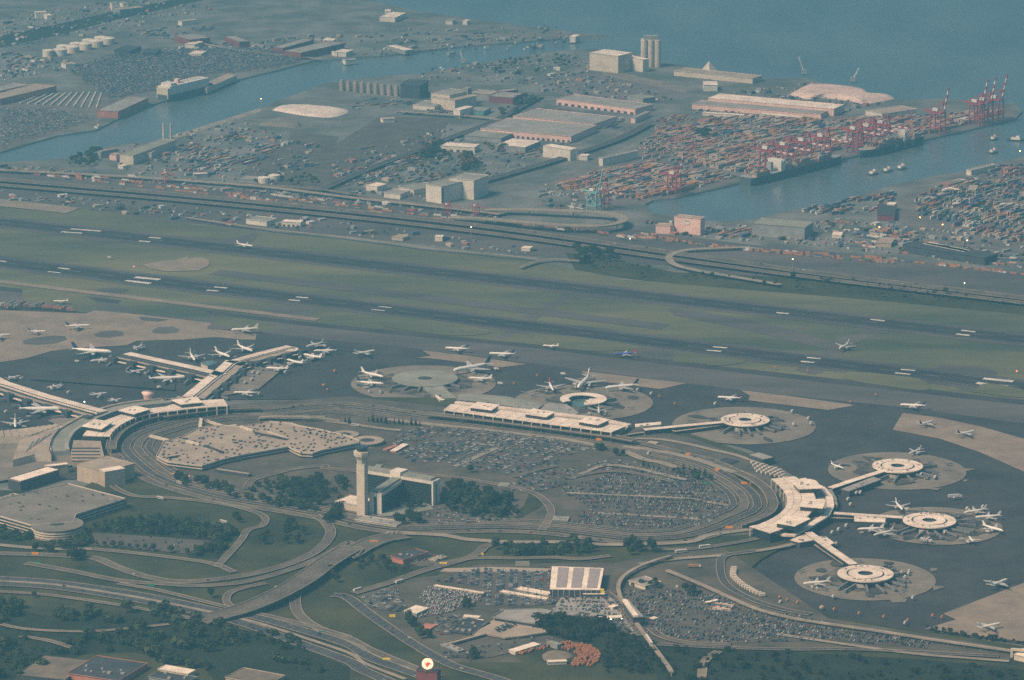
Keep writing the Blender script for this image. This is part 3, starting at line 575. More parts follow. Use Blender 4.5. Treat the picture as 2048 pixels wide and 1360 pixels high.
# --- far shore
B3 = [
 ('white flat-roofed hall at the edge of the far wetland', '1 210,75 270,72 290,65', 14, 'wallwhite', 'roofwhite', 0), ('small white annex beside the wetland hall', '1 275,92 305,90 306,80', 10, 'wallwhite', 'roofwhite', 0),
 ('far twin white office block by the wetland bridge', '1 655,20 690,18 692,10', 16, 'wallwhite', 'roofgrey', 0), ('far squat white block next to the twin offices', '1 720,22 750,20 750,10', 18, 'wallwhite', 'roofgrey', 0),
 ('long grey depot under the far white blocks', '1 700,60 840,45 850,30', 9, 'wallgrey', 'rooftan', 0), ('pale shed on the hazy far bank', '1 1065,128 1150,118 1165,108', 9, 'wallwhite', 'rooftan', 0),
 ('long grey warehouse with a red end wall on the far shore', '1 1110,235 1230,222 1420,168', 13, 'wallred', 'roofgrey', 0), ('second grey-roofed warehouse on the far shore', '1 1400,248 1460,243 1690,185', 12, 'wallred', 'roofgrey', 0),
 ('wide red-walled warehouse beyond the channel', '1 1660,300 1760,312 1850,235', 14, 'wallred', 'roofgrey', 8), ('low red warehouse joined to the wide one', '1 1592,278 1655,284 1760,228', 12, 'wallred', 'roofgrey', 0),
 ('slim white shed behind the red-walled warehouse', '1 1885,238 1950,240 1953,228', 8, 'wallwhite', 'roofwhite', 0), ('white office hall near the dike road', '1 1955,305 2025,310 2030,292', 9, 'wallwhite', 'roofwhite', 0),
 ('long grey roof with a pink gable by the vehicle rows', '1 0,545 170,500 430,395', 12, 'wallpink', 'roofgrey', 0), ('longer grey roof with a rust gable by the vehicle rows', '1 0,582 330,505 590,400', 12, 'wallbrick', 'rooftan', 0),
 ('low grey quay shed with an orange-red front', '1 568,648 690,655 875,575', 13, 'wallbrick', 'roofgrey', 0), ('small pale shed among the far tanks', '1 385,380 440,375 445,362', 8, 'wallwhite', 'rooftan', 0),
 ('dark block beyond the tanks', '1 670,295 760,300 770,270', 12, 'walldark', 'roofdark', 0), ('second dark block beyond the tanks', '1 835,310 910,312 915,290', 10, 'walldark', 'roofdark', 0),
 ('white vault-roofed shed beyond the vehicle yard', '1 1083,258 1140,262 1140,242', 8, 'wallwhite', 'roofwhite', 0), ('low white double shed by the vehicle yard', '1 1105,315 1178,318 1178,300', 8, 'wallwhite', 'roofwhite', 0),
 ('distant white terminal on the far spit', '2 250,100 340,105 450,80', 10, 'wallwhite', 'roofwhite', 0), ('tiny white block on top of the far spit', '2 280,65 312,65 312,55', 14, 'wallwhite', 'roofwhite', 0),
 ('far pale shed along the spit shoreline', '2 635,122 675,124 678,112', 8, 'wallwhite', 'roofgrey', 0), ('far tiny white hut at the spit corner', '2 735,122 760,124 760,116', 8, 'wallwhite', 'roofwhite', 0), ('lonely white tank house at the spit tip', '2 1362,215 1395,217 1396,203', 12, 'wallwhite', 'roofwhite', 0),
 ('pale quay shed on the far bank of the channel', '2 50,355 110,350 115,342', 8, 'wallwhite', 'roofgrey', 0), ('white shed beside the far channel bend', '2 0,310 40,305 55,292', 8, 'wallwhite', 'roofwhite', 0), ('long pale shed on the far channel bend', '2 290,270 400,298 440,290', 8, 'wallgrey', 'roofwhite', 0),
 # --- peninsula
 ('tall white box hall beside the silo', '2 1478,310 1645,330 1640,300', 36, 'wallcream', 'roofwhite', 0), ('low dark annex of the white box hall', '2 1648,345 1690,350 1690,335', 22, 'wallgrey', 'roofgrey', 0),
 ('long white conveyor gallery to the silo', '2 1650,325 1790,352 1790,340', 26, 'wallwhite', 'roofwhite', 0), ('white pier shed crowned by a pyramid', '3 0,415 460,462 470,440', 10, 'wallcream', 'rooftan', 0), ('white cube hall on the silo pier', '3 175,500 255,500 260,478', 12, 'wallwhite', 'roofwhite', 0),
 ('long cream twin-roofed shed, upper bay', '3 200,575 935,640 945,610', 14, 'wallpink', 'roofwhite', 0), ('long cream twin-roofed shed, lower bay', '3 105,612 860,670 885,645', 9, 'wallpink', 'roofgrey', 0),
 ('low white shed in front of the cream bays', '3 165,662 480,682 485,676', 5, 'wallwhite', 'roofwhite', 0), ('low white row shed near the container stacks', '3 500,668 740,690 742,683', 5, 'wallwhite', 'roofwhite', 0),
 ('long white-roofed quay warehouse', '3 1218,670 1420,640 1590,580', 14, 'wallwhite', 'rooftan', 0),
 ('long grey roof with rust gable doors', '2 1285,580 1745,640 1785,605', 11, 'wallpink', 'roofgrey', 12), ('rust-red end block of the long grey roof', '2 1720,690 1745,692 1790,650', 10, 'wallpink', 'roofgrey', 0),
 ('grey warehouse with pink eaves in the middle of the port', '2 1030,680 1500,730 1580,680', 11, 'wallpink', 'roofgrey', 10), ('grey warehouse with pink dock fronts facing the road', '2 840,755 1370,800 1450,730', 12, 'wallpink', 'roofgrey', 18),
 ('pale green-grey flat shed beside the pink dock fronts', '2 745,795 960,812 1035,780', 8, 'wallgrey', 'roofgreen', 0), ('bright white low shed by the autumn trees', '2 612,855 805,865 808,845', 10, 'wallwhite', 'roofwhite', 5),
 ('bright white square roof by the autumn trees', '2 932,850 1100,865 1170,825', 10, 'wallgrey', 'roofwhite', 0), ('white three-storey block with a stair tower', '2 1205,855 1365,880 1375,865', 20, 'wallwhite', 'roofwhite', 0),
 ('low white wing of the three-storey block', '2 1310,905 1465,915 1470,905', 8, 'wallwhite', 'roofwhite', 0), ('thin white dock shed beside the container stacks', '2 1555,930 1760,885 1765,875', 14, 'wallwhite', 'roofgrey', 0),
 ('white stepped office block with dark window stripes', '2 520,1080 610,1095 740,1060', 30, 'wallwhite', 'roofgreen', 0), ('white cube rising behind the stepped office block', '2 660,1045 800,1060 810,1020', 34, 'wallwhite', 'roofgrey', 0),
 ('low green-roofed plant shed', '2 360,1095 450,1115 470,1060', 9, 'wallwhite', 'roofgreen', 0), ('small white shed near the stepped office', '2 170,1085 235,1095 240,1072', 9, 'wallwhite', 'roofwhite', 0), ('white-roofed workshop near the turnpike', '2 275,1130 370,1140 375,1112', 8, 'wallwhite', 'roofgrey', 0),
 ('dark power house with chimney rows', '2 370,500 485,505 490,470', 26, 'walldark', 'roofdark', 0), ('pale plant block with red roof deck', '2 550,545 660,560 665,520', 26, 'wallcream', 'roofgrey', 0), ('tan factory block under the red deck', '2 555,570 690,590 695,545', 20, 'wallcream', 'rooftan', 0),
 ('low white plant hall with roof stripe', '2 445,615 570,625 575,595', 8, 'wallwhite', 'roofgrey', 0), ('grey tower block of the plant', '2 735,520 765,522 766,510', 32, 'wallgrey', 'roofgrey', 0), ('pale roofed hall behind the plant', '2 775,545 900,555 905,530', 12, 'wallgrey', 'rooftan', 0),
 ('red-sided hall with pale roof near the plant', '2 890,565 1030,575 1050,545', 12, 'wallred', 'roofgrey', 0), ('red factory shed beyond the plant', '2 960,540 1060,528 1065,515', 12, 'wallred', 'roofgrey', 0), ('low white shed with green roof rows', '2 770,650 860,655 880,630', 8, 'wallteal', 'roofgreen', 0),
 ('small white hall by the green rows', '2 680,640 720,645 720,615', 16, 'wallwhite', 'roofwhite', 0), ('tiny white depot at the rail sidings', '2 270,700 340,695 345,685', 7, 'wallwhite', 'rooftan', 0), ('grey shed near the straight silo road', '2 1700,560 1790,580 1795,555', 10, 'wallgrey', 'roofgreen', 0),
 ('quayside hall with two thin chimneys', '1 700,905 780,912 1070,825', 17, 'wallcream', 'roofgreen', 0), ('low annex west of the chimney hall', '1 590,890 690,870 740,852', 12, 'wallgrey', 'roofgrey', 0), ('pale cube in front of the chimney hall', '1 640,905 680,908 690,895', 10, 'wallpink', 'rooftan', 0),
 ('pale silo house in front of the chimney hall', '1 820,895 885,898 887,882', 13, 'wallcream', 'rooftan', 0), ('small white hut near the chimney hall', '1 690,970 720,974 722,962', 5, 'wallwhite', 'roofwhite', 0),
 ('long low shed by the twin tanks', '1 1135,1022 1215,1018 1220,1010', 6, 'wallgrey', 'roofwhite', 0), ('low hut row by the twin tanks', '1 1400,1050 1500,1055 1510,1035', 6, 'wallgrey', 'roofgrey', 0),
 # --- turnpike side
 ('pale perimeter hangar with a flat roof', '1 1440,1285 1560,1300 1575,1275', 8, 'wallwhite', 'roofgreen', 0), ('long low white perimeter shed', '1 1648,1300 1758,1305 1760,1292', 8, 'wallwhite', 'roofwhite', 4), ('tiny orange roofed hut on the perimeter', '1 1310,1305 1350,1308 1352,1295', 4, 'wallpink', 'wallred', 0),
 ('bright white box hut beside the perimeter road', '5 573,98 616,100 622,90', 8, 'wallwhite', 'roofwhite', 0), ('low tan shed on the perimeter yard', '5 320,100 385,108 390,90', 5, 'walltan', 'rooftan', 0), ('white trailer office by the dark trees', '5 1078,165 1130,168 1132,155', 5, 'wallwhite', 'roofwhite', 0),
 ('pink cube warehouse with a round pale emblem', '3 2,1268 155,1285 190,1275', 27, 'wallpink', 'rooftan', 0), ('low pink block beside the emblem warehouse', '2 1865,1320 1950,1325 1952,1312', 14, 'wallpink', 'rooftan', 0),
 ('wide grey-green warehouse with a hipped roof', '3 455,1310 765,1335 795,1300', 20, 'wallgrey', 'roofgreen', 0), ('dark plinth hall with white roof stripes', '6 1340,150 1820,225 1860,195', 12, 'walldark', 'walldark', 0),
 ('white strip roof above the dark plinth hall', '6 1460,140 1700,188 1705,175', 12, 'wallwhite', 'roofwhite', 0), ('low pale shed in the truck yard', '6 925,88 980,90 995,72', 5, 'wallwhite', 'roofwhite', 0), ('tan roofed shed in the truck yard', '6 1180,135 1270,140 1300,108', 6, 'walltan', 'rooftan', 0),
 ('long pale shed on the channel bank', '3 1740,1000 1885,965 1890,952', 9, 'wallwhite', 'roofgrey', 0), ('small tan cube by the container yard', '3 1720,1110 1765,1112 1768,1085', 8, 'walltan', 'rooftan', 0), ('long white transit shed by the container yard', '3 1560,1108 1640,1120 1642,1090', 6, 'wallwhite', 'roofwhite', 0),
 ('red stack shed near the channel end', '3 1190,1260 1290,1262 1292,1200', 10, 'wallred', 'roofdark', 0), ('low white shed beside the red stack shed', '3 1245,1195 1290,1198 1292,1186', 12, 'wallwhite', 'roofwhite', 0),
 # --- landside, near
 ('brick hall with a dark sunken roof', 'Q 365,80 505,120 740,15', 9, 'wallbrick', 'roofdark', 0), ('ribbed low brick shed beside the sunken-roof hall', 'Q 800,110 880,130 1000,75', 5, 'walltan', 'rooftan', 0),
 ('long thin white canopy over the hire-car rows', 'Q 865,425 1440,515 1450,505', 5, 'wallcream', 'roofwhite', 0), ('white canopy roof pointing at the striped depot, upper', 'O 180,465 560,535 580,500', 5, 'wallcream', 'roofwhite', 0), ('white canopy roof pointing at the striped depot, lower', 'O 0,495 540,585 555,565', 5, 'wallcream', 'roofwhite', 0),
 ('square white-roofed kiosk in the white vehicle lot', 'Q 515,715 665,745 775,675', 7, 'wallgrey', 'roofwhite', 0), ('low white office with a green fascia', 'Q 1210,780 1390,795 1405,775', 6, 'wallcream', 'roofwhite', 0), ('small white hut below the green fascia office', 'Q 1355,825 1430,835 1440,820', 5, 'wallcream', 'roofwhite', 0),
 ('brown low shed with roof plant', 'Q 1120,880 1360,930 1440,840', 6, 'walldark', 'roofdark', 5), ('second brown shed in front of the first', 'Q 1060,960 1290,990 1330,925', 5, 'walldark', 'roofdark', 0), ('red brick garage by the trees', 'Q 690,910 810,930 830,870', 5, 'wallred', 'wallbrick', 0),
 ('long grey canopy strip by the boulevard', 'Q 945,1110 1150,1195 1200,1170', 5, 'wallgrey', 'roofgrey', 0), ('white pitched roof beside the rust stacks', 'O 105,1170 180,1195 490,1115', 7, 'wallcream', 'roofwhite', 0), ('pale green box building at the wetland edge', 'O 545,1080 670,1115 680,1085', 8, 'wallgrey', 'roofgreen', 0),
 ('white shed behind the dark mound', 'O 560,1320 780,1310 885,1285', 6, 'wallcream', 'roofwhite', 0), ('hipped grey villa hall among the trees', 'O 1510,365 1700,430 1870,375', 8, 'wallcream', 'roofgrey', 0), ('small hut near the rail station', 'O 1270,660 1320,675 1330,640', 7, 'wallcream', 'roofwhite', 0),
 ('white fuel canopy by the station lot', 'O 1745,800 1790,815 1795,780', 5, 'wallcream', 'roofwhite', 0), ('grey slab pavilion beside the tower foot', 'T 640,1230 1130,1300 1200,1250', 6, 'wallcream', 'roofgrey', 0), ('low brick hut at the ring junction', '8 280,490 345,500 350,485', 5, 'walltan', 'rooftan', 0),
 ('toll plaza canopy at the bend', '8 1260,412 1350,415 1355,392', 6, 'wallgrey', 'roofgrey', 0), ('small canopy by the oval drive', '8 940,212 1000,215 1020,195', 5, 'wallgrey', 'roofgreen', 0), ('pale stall roof above the central lot', 'T 855,620 925,625 945,585', 5, 'wallgrey', 'roofgreen', 0),
 ('brick-red shed roof in the central lot', 'T 970,405 1010,412 1060,340', 5, 'wallbrick', 'wallbrick', 0), ('long white shed roof in the central lot', 'T 1055,420 1120,428 1190,335', 6, 'wallbrick', 'roofwhite', 0),
 ('low white hall behind the control tower', 'T 415,1015 690,1065 800,985', 13, 'wallcream', 'roofwhite', 0),
 ('tan windowless block with a stepped roof', 'S 900,1105 1225,1195 1320,1035', 22, 'walltan', 'rooftan', 0), ('raised roof corner on the tan windowless block', 'S 1165,1165 1225,1195 1400,1125', 24, 'walltan', 'roofwhite', 0), ('long white slab roof beside the tan block', 'S 95,1275 240,1310 660,1165', 14, 'walldark', 'roofwhite', 0),
 ('tan link block between slab roof and tan block', 'S 550,1140 800,1110 790,1085', 12, 'walltan', 'roofwhite', 0), ('low pale ramp hall at the frame edge of the garage', '7 0,300 110,265 130,242', 9, 'wallcream', 'rooftan', 0),
 ('dark-roofed brick factory with skylights', '7 395,1310 690,1355 850,1250', 9, 'wallbrick', 'roofdark', 0), ('white ribbed roof shed by the factory', '7 925,1285 1100,1315 1130,1290', 8, 'wallcream', 'roofwhite', 0), ('low dark workshop behind the ribbed shed', '7 870,1330 1080,1370 1140,1330', 6, 'wallgrey', 'roofdark', 5), ('tan flat factory roof by the scrub', '7 1320,1335 1560,1380 1700,1330', 7, 'walltan', 'roofbrown', 0),
 ('grey shed roof at the scrub edge', '7 100,1320 380,1350 480,1230', 6, 'walldark', 'roofbrown', 0), ('white entrance building at the guideway end', '9 1990,1200 2100,1225 2110,1195', 9, 'wallcream', 'roofwhite', 0),
 ('low white shed by the curved service road', '9 195,895 260,880 275,870', 5, 'wallcream', 'roofwhite', 0), ('brown square canopy in the east car park', '9 210,935 320,945 355,905', 4, 'walltan', 'walltan', 0),
 ('grey hangar roof behind the crescent terminal', 'J 90,60 270,120 380,85', 9, 'walldark', 'roofgrey', 0), ('dark pergola block by the ring road', 'M 1700,1060 1830,1095 1880,1065', 4, 'walldark', 'roofdark', 0), ('flat brown shed by the police lot', 'M 850,850 950,865 960,845', 5, 'walldark', 'walltan', 0),
 ('grey flat garage annex with a dark front', 'N 760,935 1150,995 1190,980', 7, 'walldark', 'rooftan', 0), ('rust canopy row below the garage', 'N 240,985 440,1030 465,1010', 4, 'wallbrick', 'walltan', 0),
]
for lab, s, h, wl_, rf, dr in B3: bld(lab, s, h, wl_, rf, doors=dr, units=(8 if 'skylights' in lab else 3 if h < 14 and rf in ('roofgrey', 'rooftan', 'roofdark') and s[0] in '789OQT' else 0), name='shed' if h < 7 else 'warehouse')
# emblem on the pink cube
o = MB(); e = W('p 1372,440 1383,441', 27); c = (e[0]+e[1])/2; u = unit2(W('3 2,1268 155,1285', 27)[1]-W('3 2,1268 155,1285', 27)[0]); n2 = Vector((-u.y, u.x)); nn = Vector((n2.x, n2.y, 0)); uu = Vector((u.x, u.y, 0))
A = W('3 2,1268 155,1285', 27); ctr = A[0].lerp(A[1], 0.49)-nn*0.25; ctr.z = 20.5
t = thing('wall_emblem', 'round pale emblem with a dark eye-like mark on the pink cube warehouse', 'emblem', ctr)
m = MB(); k = 24; pr = [ctr+uu*6.2*math.cos(i/k*6.283)+Vector((0, 0, 5.0*math.sin(i/k*6.283))) for i in range(k)]
m.add(pr+[q-nn*0.4 for q in pr], [list(range(k, 2*k)), list(range(k-1, -1, -1))]+[[i, (i+1) % k, k+(i+1) % k, k+i] for i in range(k)]); m.build('emblem_disc', 'wallwhite', t)
for dx, r in ((-1.6, 1.5), (2.6, 1.1)):
    m = MB(); q0 = ctr-nn*0.5+uu*dx+Vector((0, 0, 1.4)); pr = [q0+uu*r*1.3*math.cos(i/k*6.283)+Vector((0, 0, r*math.sin(i/k*6.283))) for i in range(k)]; m.add(pr, [list(range(k))]); m.build('emblem_mark', 'wallgrey', t)
# window stripes on the white stepped office
p = W('2 610,1095 740,1060', 30); u = unit2(p[1]-p[0]); t0 = bpy.data.objects['warehouse']
for o in list(COL.objects):
    if o.get('label', '').startswith('white stepped office'):
        nrm = Vector((-u.y, u.x)); nrm = nrm if nrm.y < 0 else -nrm
        for i in range(6):
            q = Vector((p[0].x, p[0].y)).lerp(Vector((p[1].x, p[1].y)), (i+0.5)/6)+nrm*0.15; m = MB(); m.box(q, u, (p[1]-p[0]).length/6*0.55, 0.4, 2, 27); m.build('window_stripe', 'glass', o)
# hip roof on the grey-green warehouse, pyramid and skylights
p = W('3 455,1310 765,1335 795,1300', 20.7)
# --- terminals ------------------------------------------------------------------------------------------------
def panels(parent, inner, outer, nseg, nrow, z, th=1.1, gap=0.45, name='roof_panel', m='roofpanel'):
    I = resample(inner, nseg); O = resample(outer, nseg)
    for i in range(nseg):
        for r in range(nrow):
            a = I[i].lerp(O[i], r/nrow); b = I[i+1].lerp(O[i+1], r/nrow); c = I[i+1].lerp(O[i+1], (r+1)/nrow); d = I[i].lerp(O[i], (r+1)/nrow); ctr = (a+b+c+d)/4
            q = [x+(ctr-x).normalized()*gap for x in (a, b, c, d)]; mb = MB(); mb.prism(q, z-th, z+random.uniform(-.06, .06)); mb.build(name, m, parent)
def hat(parent, pts, z, base):
    mb = MB(); mb.prism(pts, z-0.9, z); r = mb.build('raised_roof', 'roofwhite', parent)
    c = sum(pts, Vector())/len(pts); q = [p+(c-p).normalized()*2.0 for p in pts]
    mb = MB(); mb.prism(q, base-0.2, z-0.9); mb.build('clerestory', 'glass', parent)
    for k in range(3):
        a = pts[0].lerp(pts[2], random.uniform(.25, .75)); b = pts[1].lerp(pts[-1], random.uniform(.25, .75)); e = a.lerp(b, random.random()); mb = MB(); mb.box(e, (1, .3), random.uniform(2, 4), 2.0, z, z+random.uniform(.7, 1.4)); mb.build('roof_unit', 'roofgrey', r)
def terminal(label, inner, ridge, outer2, wall_line, hats, z=17.0, nseg=16, ncol=14, hz=23.5, body=True):
    c = sum(inner+outer2, Vector())/(len(inner)+len(outer2)); t = thing('terminal', label, 'terminal', Vector((c.x, c.y, 0)))
    panels(t, inner, ridge, nseg, 2, z); panels(t, ridge, outer2, nseg, 1, z)
    mid = [a.lerp(b, 0.06) for a, b in zip(resample(inner, 24), resample(outer2, 24))]; mo = [a.lerp(b, 0.97) for a, b in zip(resample(inner, 24), resample(outer2, 24))]
    gl = [a.lerp(b, 0.16) for a, b in zip(resample(inner, 24), resample(outer2, 24))]
    m = MB(); m.prism(gl+mo[::-1], -0.3, z-1.15); m.build('glazed_hall', 'glass', t)
    m = MB(); m.prism([a.lerp(b, 0.1) for a, b in zip(mid, mo)]+mo[::-1], 4.6, 5.4); m.build('floor_slab', 'wallgrey', t)
    if wall_line:
        wlp = resample(wall_line, 24); m = MB(); m.prism([a.lerp(b, 0.5) for a, b in zip(mid, mo)]+wlp[::-1], -0.3, 9.0, 0, 1); m.build('rear_block', ['walldark', 'roofgrey'], t)
        m = MB(); wallstrip(m, [Vector((p.x, p.y, 9.0)) for p in wlp], 9.0, 2.2); m.build('rear_gallery', 'roofpanel', t)
    for p in resample(inner, ncol):
        q = p+(c-p).normalized()*1.5; m = MB(); m.box(q, (1, 0), 1.5, 1.5, -0.3, z-1.1); m.build('column', 'wallcream', t)
    for hp in hats: hat(t, hp, hz, z)
    return t
z = 17.0
terminal('crescent terminal with pale panelled roof and three raised roofs', W('J 365,335 430,390 500,460 545,540 552,610 520,690 440,760 330,820 210,870 110,890', z), W('J 640,305 660,370 700,450 715,520 718,600 690,680 620,755 500,830 430,890 360,970', z),
         W('J 640,305 740,370 850,470 885,550 890,610 860,700 780,790 670,860 550,905 360,970', z), W('J 730,330 960,440 1045,540 1065,650 1010,760 830,870 600,1000 440,965', 11),
         [W('J 610,375 690,455 960,445 890,355 820,338 740,345', 23.5), W('J 690,655 970,680 1005,590 985,575 735,570', 23.5), W('J 415,850 640,890 825,805 800,790 560,765 470,815', 23.5)], nseg=17, ncol=12)
tb_i = W('L 155,465 1100,592 2048,715 M 430,728', z); tb_o = W('L 245,395 1100,500 M 200,600 590,660', z)
tb_r = [a.lerp(b, 0.5) for a, b in zip(resample(tb_i, 16), resample(tb_o, 16))]
tb_i2 = resample(tb_i, 16); tb_o2 = resample(tb_o, 16)
terminal('long straight terminal with pale panelled roof and three raised square roofs', tb_i2, tb_r, tb_o2, W('L 300,370 1150,470 M 250,560 640,640', 11),
         [W('L 458,435 725,468 815,405 555,370', 22.5), W('L 1100,510 1360,548 1470,490 1210,447', 22.5), W('M 30,600 270,640 410,580 170,535', 22.5)], nseg=16, ncol=17, hz=22.5)
tc_i = smooth_line(W('S 1285,775 1340,700 1450,620 1600,550 1800,505 2048,475 R 180,935 400,910 735,885', z), 4); tc_o = smooth_line(W('S 965,765 1030,690 1180,610 1340,545 1560,480 1800,440 2000,420 R 60,860 250,835 450,820 690,805', z), 4)
tc_i2 = resample(tc_i, 20); tc_o2 = resample(tc_o, 20); tc_r = [a.lerp(b, 0.5) for a, b in zip(tc_i2, tc_o2)]
terminal('curved terminal with pale roof joined to the branching pier', tc_i2, tc_r, tc_o2, None, [W('S 955,655 1190,690 1320,605 1110,575', 22.5), W('S 1380,470 1575,515 1770,455 1580,415', 22.5), W('R 70,815 190,870 440,845 370,780', 22.5)], nseg=18, ncol=17, hz=22.5)
# glazed arcade curving behind the curved terminal, with its vaulted pale edges
arc = smooth_line(W('S 690,940 680,860 760,720 930,610 1120,520 1350,440 1620,390 2000,350 R 60,790', 11), 5)
t = thing('gallery_hall', 'grey-roofed gallery curving behind the curved terminal', 'building', Vector((arc[20].x, arc[20].y, 0)))
m = MB(); wallstrip(m, [Vector((p.x, p.y, -0.2)) for p in arc], 30, 9.0); m.build('wall', 'wallgrey', t)
m = MB(); wallstrip(m, [Vector((p.x, p.y, 8.8)) for p in arc], 28, 1.0); m.build('roof', 'roofgreen', t)
for sgn in (-1, 1): m = MB(); wallstrip(m, [Vector((p.x, p.y, 9.6)) for p in offset_line(arc, sgn*12)], 5, 2.2); m.build('roof_vault', 'roofgrey' if sgn < 0 else 'rooftan', t)
# saw-tooth hall and stepped ramps beyond the gallery
t = thing('sawtooth_hall', 'pale saw-tooth roofed hall west of the gallery', 'building', W('S 400,780')[0])
p = W('S -40,760 330,760 600,650 S -40,690', 12); m = MB(); fr = W('S -40,790 330,775 740,660 650,640 -40,720', 12); m.prism(fr, -0.3, 12); m.build('wall', 'wallcream', t)
f0 = W('S -40,790 330,775', 12); f1 = W('S -40,720 650,640', 12)
for i in range(10):
    a = W('S -40,788 340,772 690,662', 12); q = resample(a, 10); b2 = resample(W('S -40,722 300,690 650,640', 12), 10)
    v = [q[i], q[i+1], b2[i+1], b2[i]]; mid = 1.6
    m = MB(); m.add([(v[0].x, v[0].y, 12.05), (v[1].x, v[1].y, 12.05+mid), (v[2].x, v[2].y, 12.05+mid), (v[3].x, v[3].y, 12.05), (v[1].x, v[1].y, 12.05), (v[2].x, v[2].y, 12.05)], [[0, 1, 2, 3], [1, 4, 5, 2], [0, 4, 1], [3, 2, 5]]); m.build('roof_tooth', 'rooftan', t)
t = thing('hall', 'broad pale hall roof between saw-tooth hall and gallery', 'building', W('S 400,900')[0])
m = MB(); m.prism(W('S 150,1050 230,820 380,770 700,670 600,800 570,930 600,990 400,985', 13), -0.3, 13, 0, 1); m.build('body', ['wallcream', 'rooftan'], t)
for i in range(4): m = MB(); q = W(f'S {300+40*i},{960-30*i} {390+70*i},{830-28*i}', 13.1); m.bar(q[0]+Vector((0, 0, .3)), q[1]+Vector((0, 0, .3)), 1.2); m.build('roof_rib', 'wallgrey', t)
t = thing('ramp_deck', 'stepped concrete ramp deck below the curved terminal', 'building', W('S 1000,950')[0])
m = MB(); m.prism(W('S 850,1060 830,960 860,820 1180,830 1200,930 1230,1050', 10), -0.3, 10, 0, 1); m.build('deck', ['walltan', 'rooftan'], t)
for i in range(5): m = MB(); q = W(f'S 840,{915+38*i} 1170,{915+38*i}', 10.6); m.bar(q[0], q[1], 2.2, 0, 1.2); m.build('beam', 'shadowcore', t)
# --- round piers
def rotunda(label, key, cx, cy, rpx, seed, spokes, a0, a1, connectors, h=11.0):
    c = G(cx, cy, h); r = rpx/ppm(c); random.seed(seed)
    t = thing('satellite_pier', label, 'airport pier', Vector((c.x, c.y, 0)))
    m = MB(); m.cyl(c.x, c.y, -0.3, 4.2, r*.78, n=40); m.build('ground_floor', 'walldark', t)
    m = MB(); m.cyl(c.x, c.y, 4.2, h-1.4, r*.93, n=48); m.build('glazed_lounge', 'glass', t)
    m = MB(); m.ring(c.x, c.y, h-1.4, h, r*.68, r, 56); m.build('roof_ring', 'roofpanel', t)
    m = MB(); m.ring(c.x, c.y, h-1.6, h-0.8, r*.60, r*.69, 56); m.build('roof_gutter', 'roofdark', t)
    m = MB(); m.ring(c.x, c.y, h-1.4, h+0.3, r*.27, r*.61, 56); i = m.build('inner_roof', 'roofpanel', t)
    m = MB(); m.cyl(c.x, c.y, 4.0, h-3.0, r*.28, n=28); m.build('courtyard', 'greenglass', t)
    m = MB(); m.ring(c.x, c.y, h-3.0, h-0.2, r*.255, r*.285, 28); m.build('skylight_wall', 'glass', t)
    for k in range(14):
        a = random.uniform(0, 6.283); q = (c.x+r*.83*math.cos(a), c.y+r*.83*math.sin(a)); m = MB(); m.box(q, (math.cos(a), math.sin(a)), 2.2, 1.8, h, h+1.1); m.build('roof_unit', 'roofgrey', t)
    for k in range(spokes):
        a = a0+(a1-a0)*k/(max(1, spokes-1)); d = (math.cos(a), math.sin(a)); s = random.uniform(-.35, .35); e = (c.x+r*1.0*d[0], c.y+r*1.0*d[1]); L = random.uniform(17, 25); f = (math.cos(a+s), math.sin(a+s))
        m = MB(); m.bar((e[0]-3*d[0], e[1]-3*d[1], 6.0), (e[0]+L*f[0], e[1]+L*f[1], 4.6), 2.4, 0, 2.6); m.box((e[0]+L*f[0], e[1]+L*f[1]), f, 3.8, 3.4, 3.2, 6.0); jb = m.build('jet_bridge', 'bridge', t)
        m = MB(); m.box((e[0]+L*.8*f[0], e[1]+L*.8*f[1]), f, 1.0, 2.6, 0, 3.6); m.build('bridge_leg', 'steelgrey', jb)
    a = -1.9; m = MB(); m.box((c.x+r*.86*math.cos(a), c.y+r*.86*math.sin(a)), (1, 0), 13, 7, -0.3, 6.5, 0); m.build('stair_block', 'wallcream', t)
    for s, z_, w, rm in connectors:
        q = W(s, z_); m = MB(); wallstrip(m, [Vector((p.x, p.y, z_-4.6)) for p in q], w, 4.6); cn = m.build('connector', 'glass', t)
        m = MB(); wallstrip(m, [Vector((p.x, p.y, z_)) for p in q], w+0.8, 0.6); m.build('connector_roof', rm, cn)
        for p in resample(q, 8): m = MB(); m.box(p, (1, 0), 1.4, w*.7, -0.3, z_-4.6); m.build('pier_leg', 'wallcream', cn)
    return t, c, r
AZ0 = -2.75
P_A1 = rotunda('round pier with pale ring roof reached by a long glazed link', 'A1', 1490.5, 839, 48.7, 11, 9, -2.3, 0.8, [('M 810,700 1250,655 1720,612', 10, 9, 'roofpanel'), ('M 540,770 700,745 1100,690 1170,720 1480,680 1760,640', 6.5, 4, 'rooftan')])
P_A2 = rotunda('round pier with ring roof and a grey-roofed side building', 'A2', 1795.4, 931, 50.4, 12, 13, -2.4, 2.2, [('J 1060,445 1300,365 1660,250', 10, 9, 'roofpanel')])
P_A3 = rotunda('round pier with ring roof crowded by jets', 'A3', 1859, 1040, 53, 13, 15, -2.6, 2.6, [('J 1100,740 1480,765 1905,790', 10, 9, 'roofpanel'), ('J 1050,795 1340,800', 6, 4, 'rooftan')])
P_A4 = rotunda('round pier with ring roof at the end of a diagonal link', 'A4', 1731, 1146.4, 56, 14, 12, -2.4, 1.8, [('J 800,965 1050,1150 1330,1340', 10, 10, 'roofpanel'), ('J 880,1110 1220,1340', 5, 3, 'rooftan')])
bld('long low side building with grey roof beside the pier link', 'J 1185,455 1285,478 1650,345', 9, 'walldark', 'roofgrey', 'pier_lounge', depth=None) if False else None
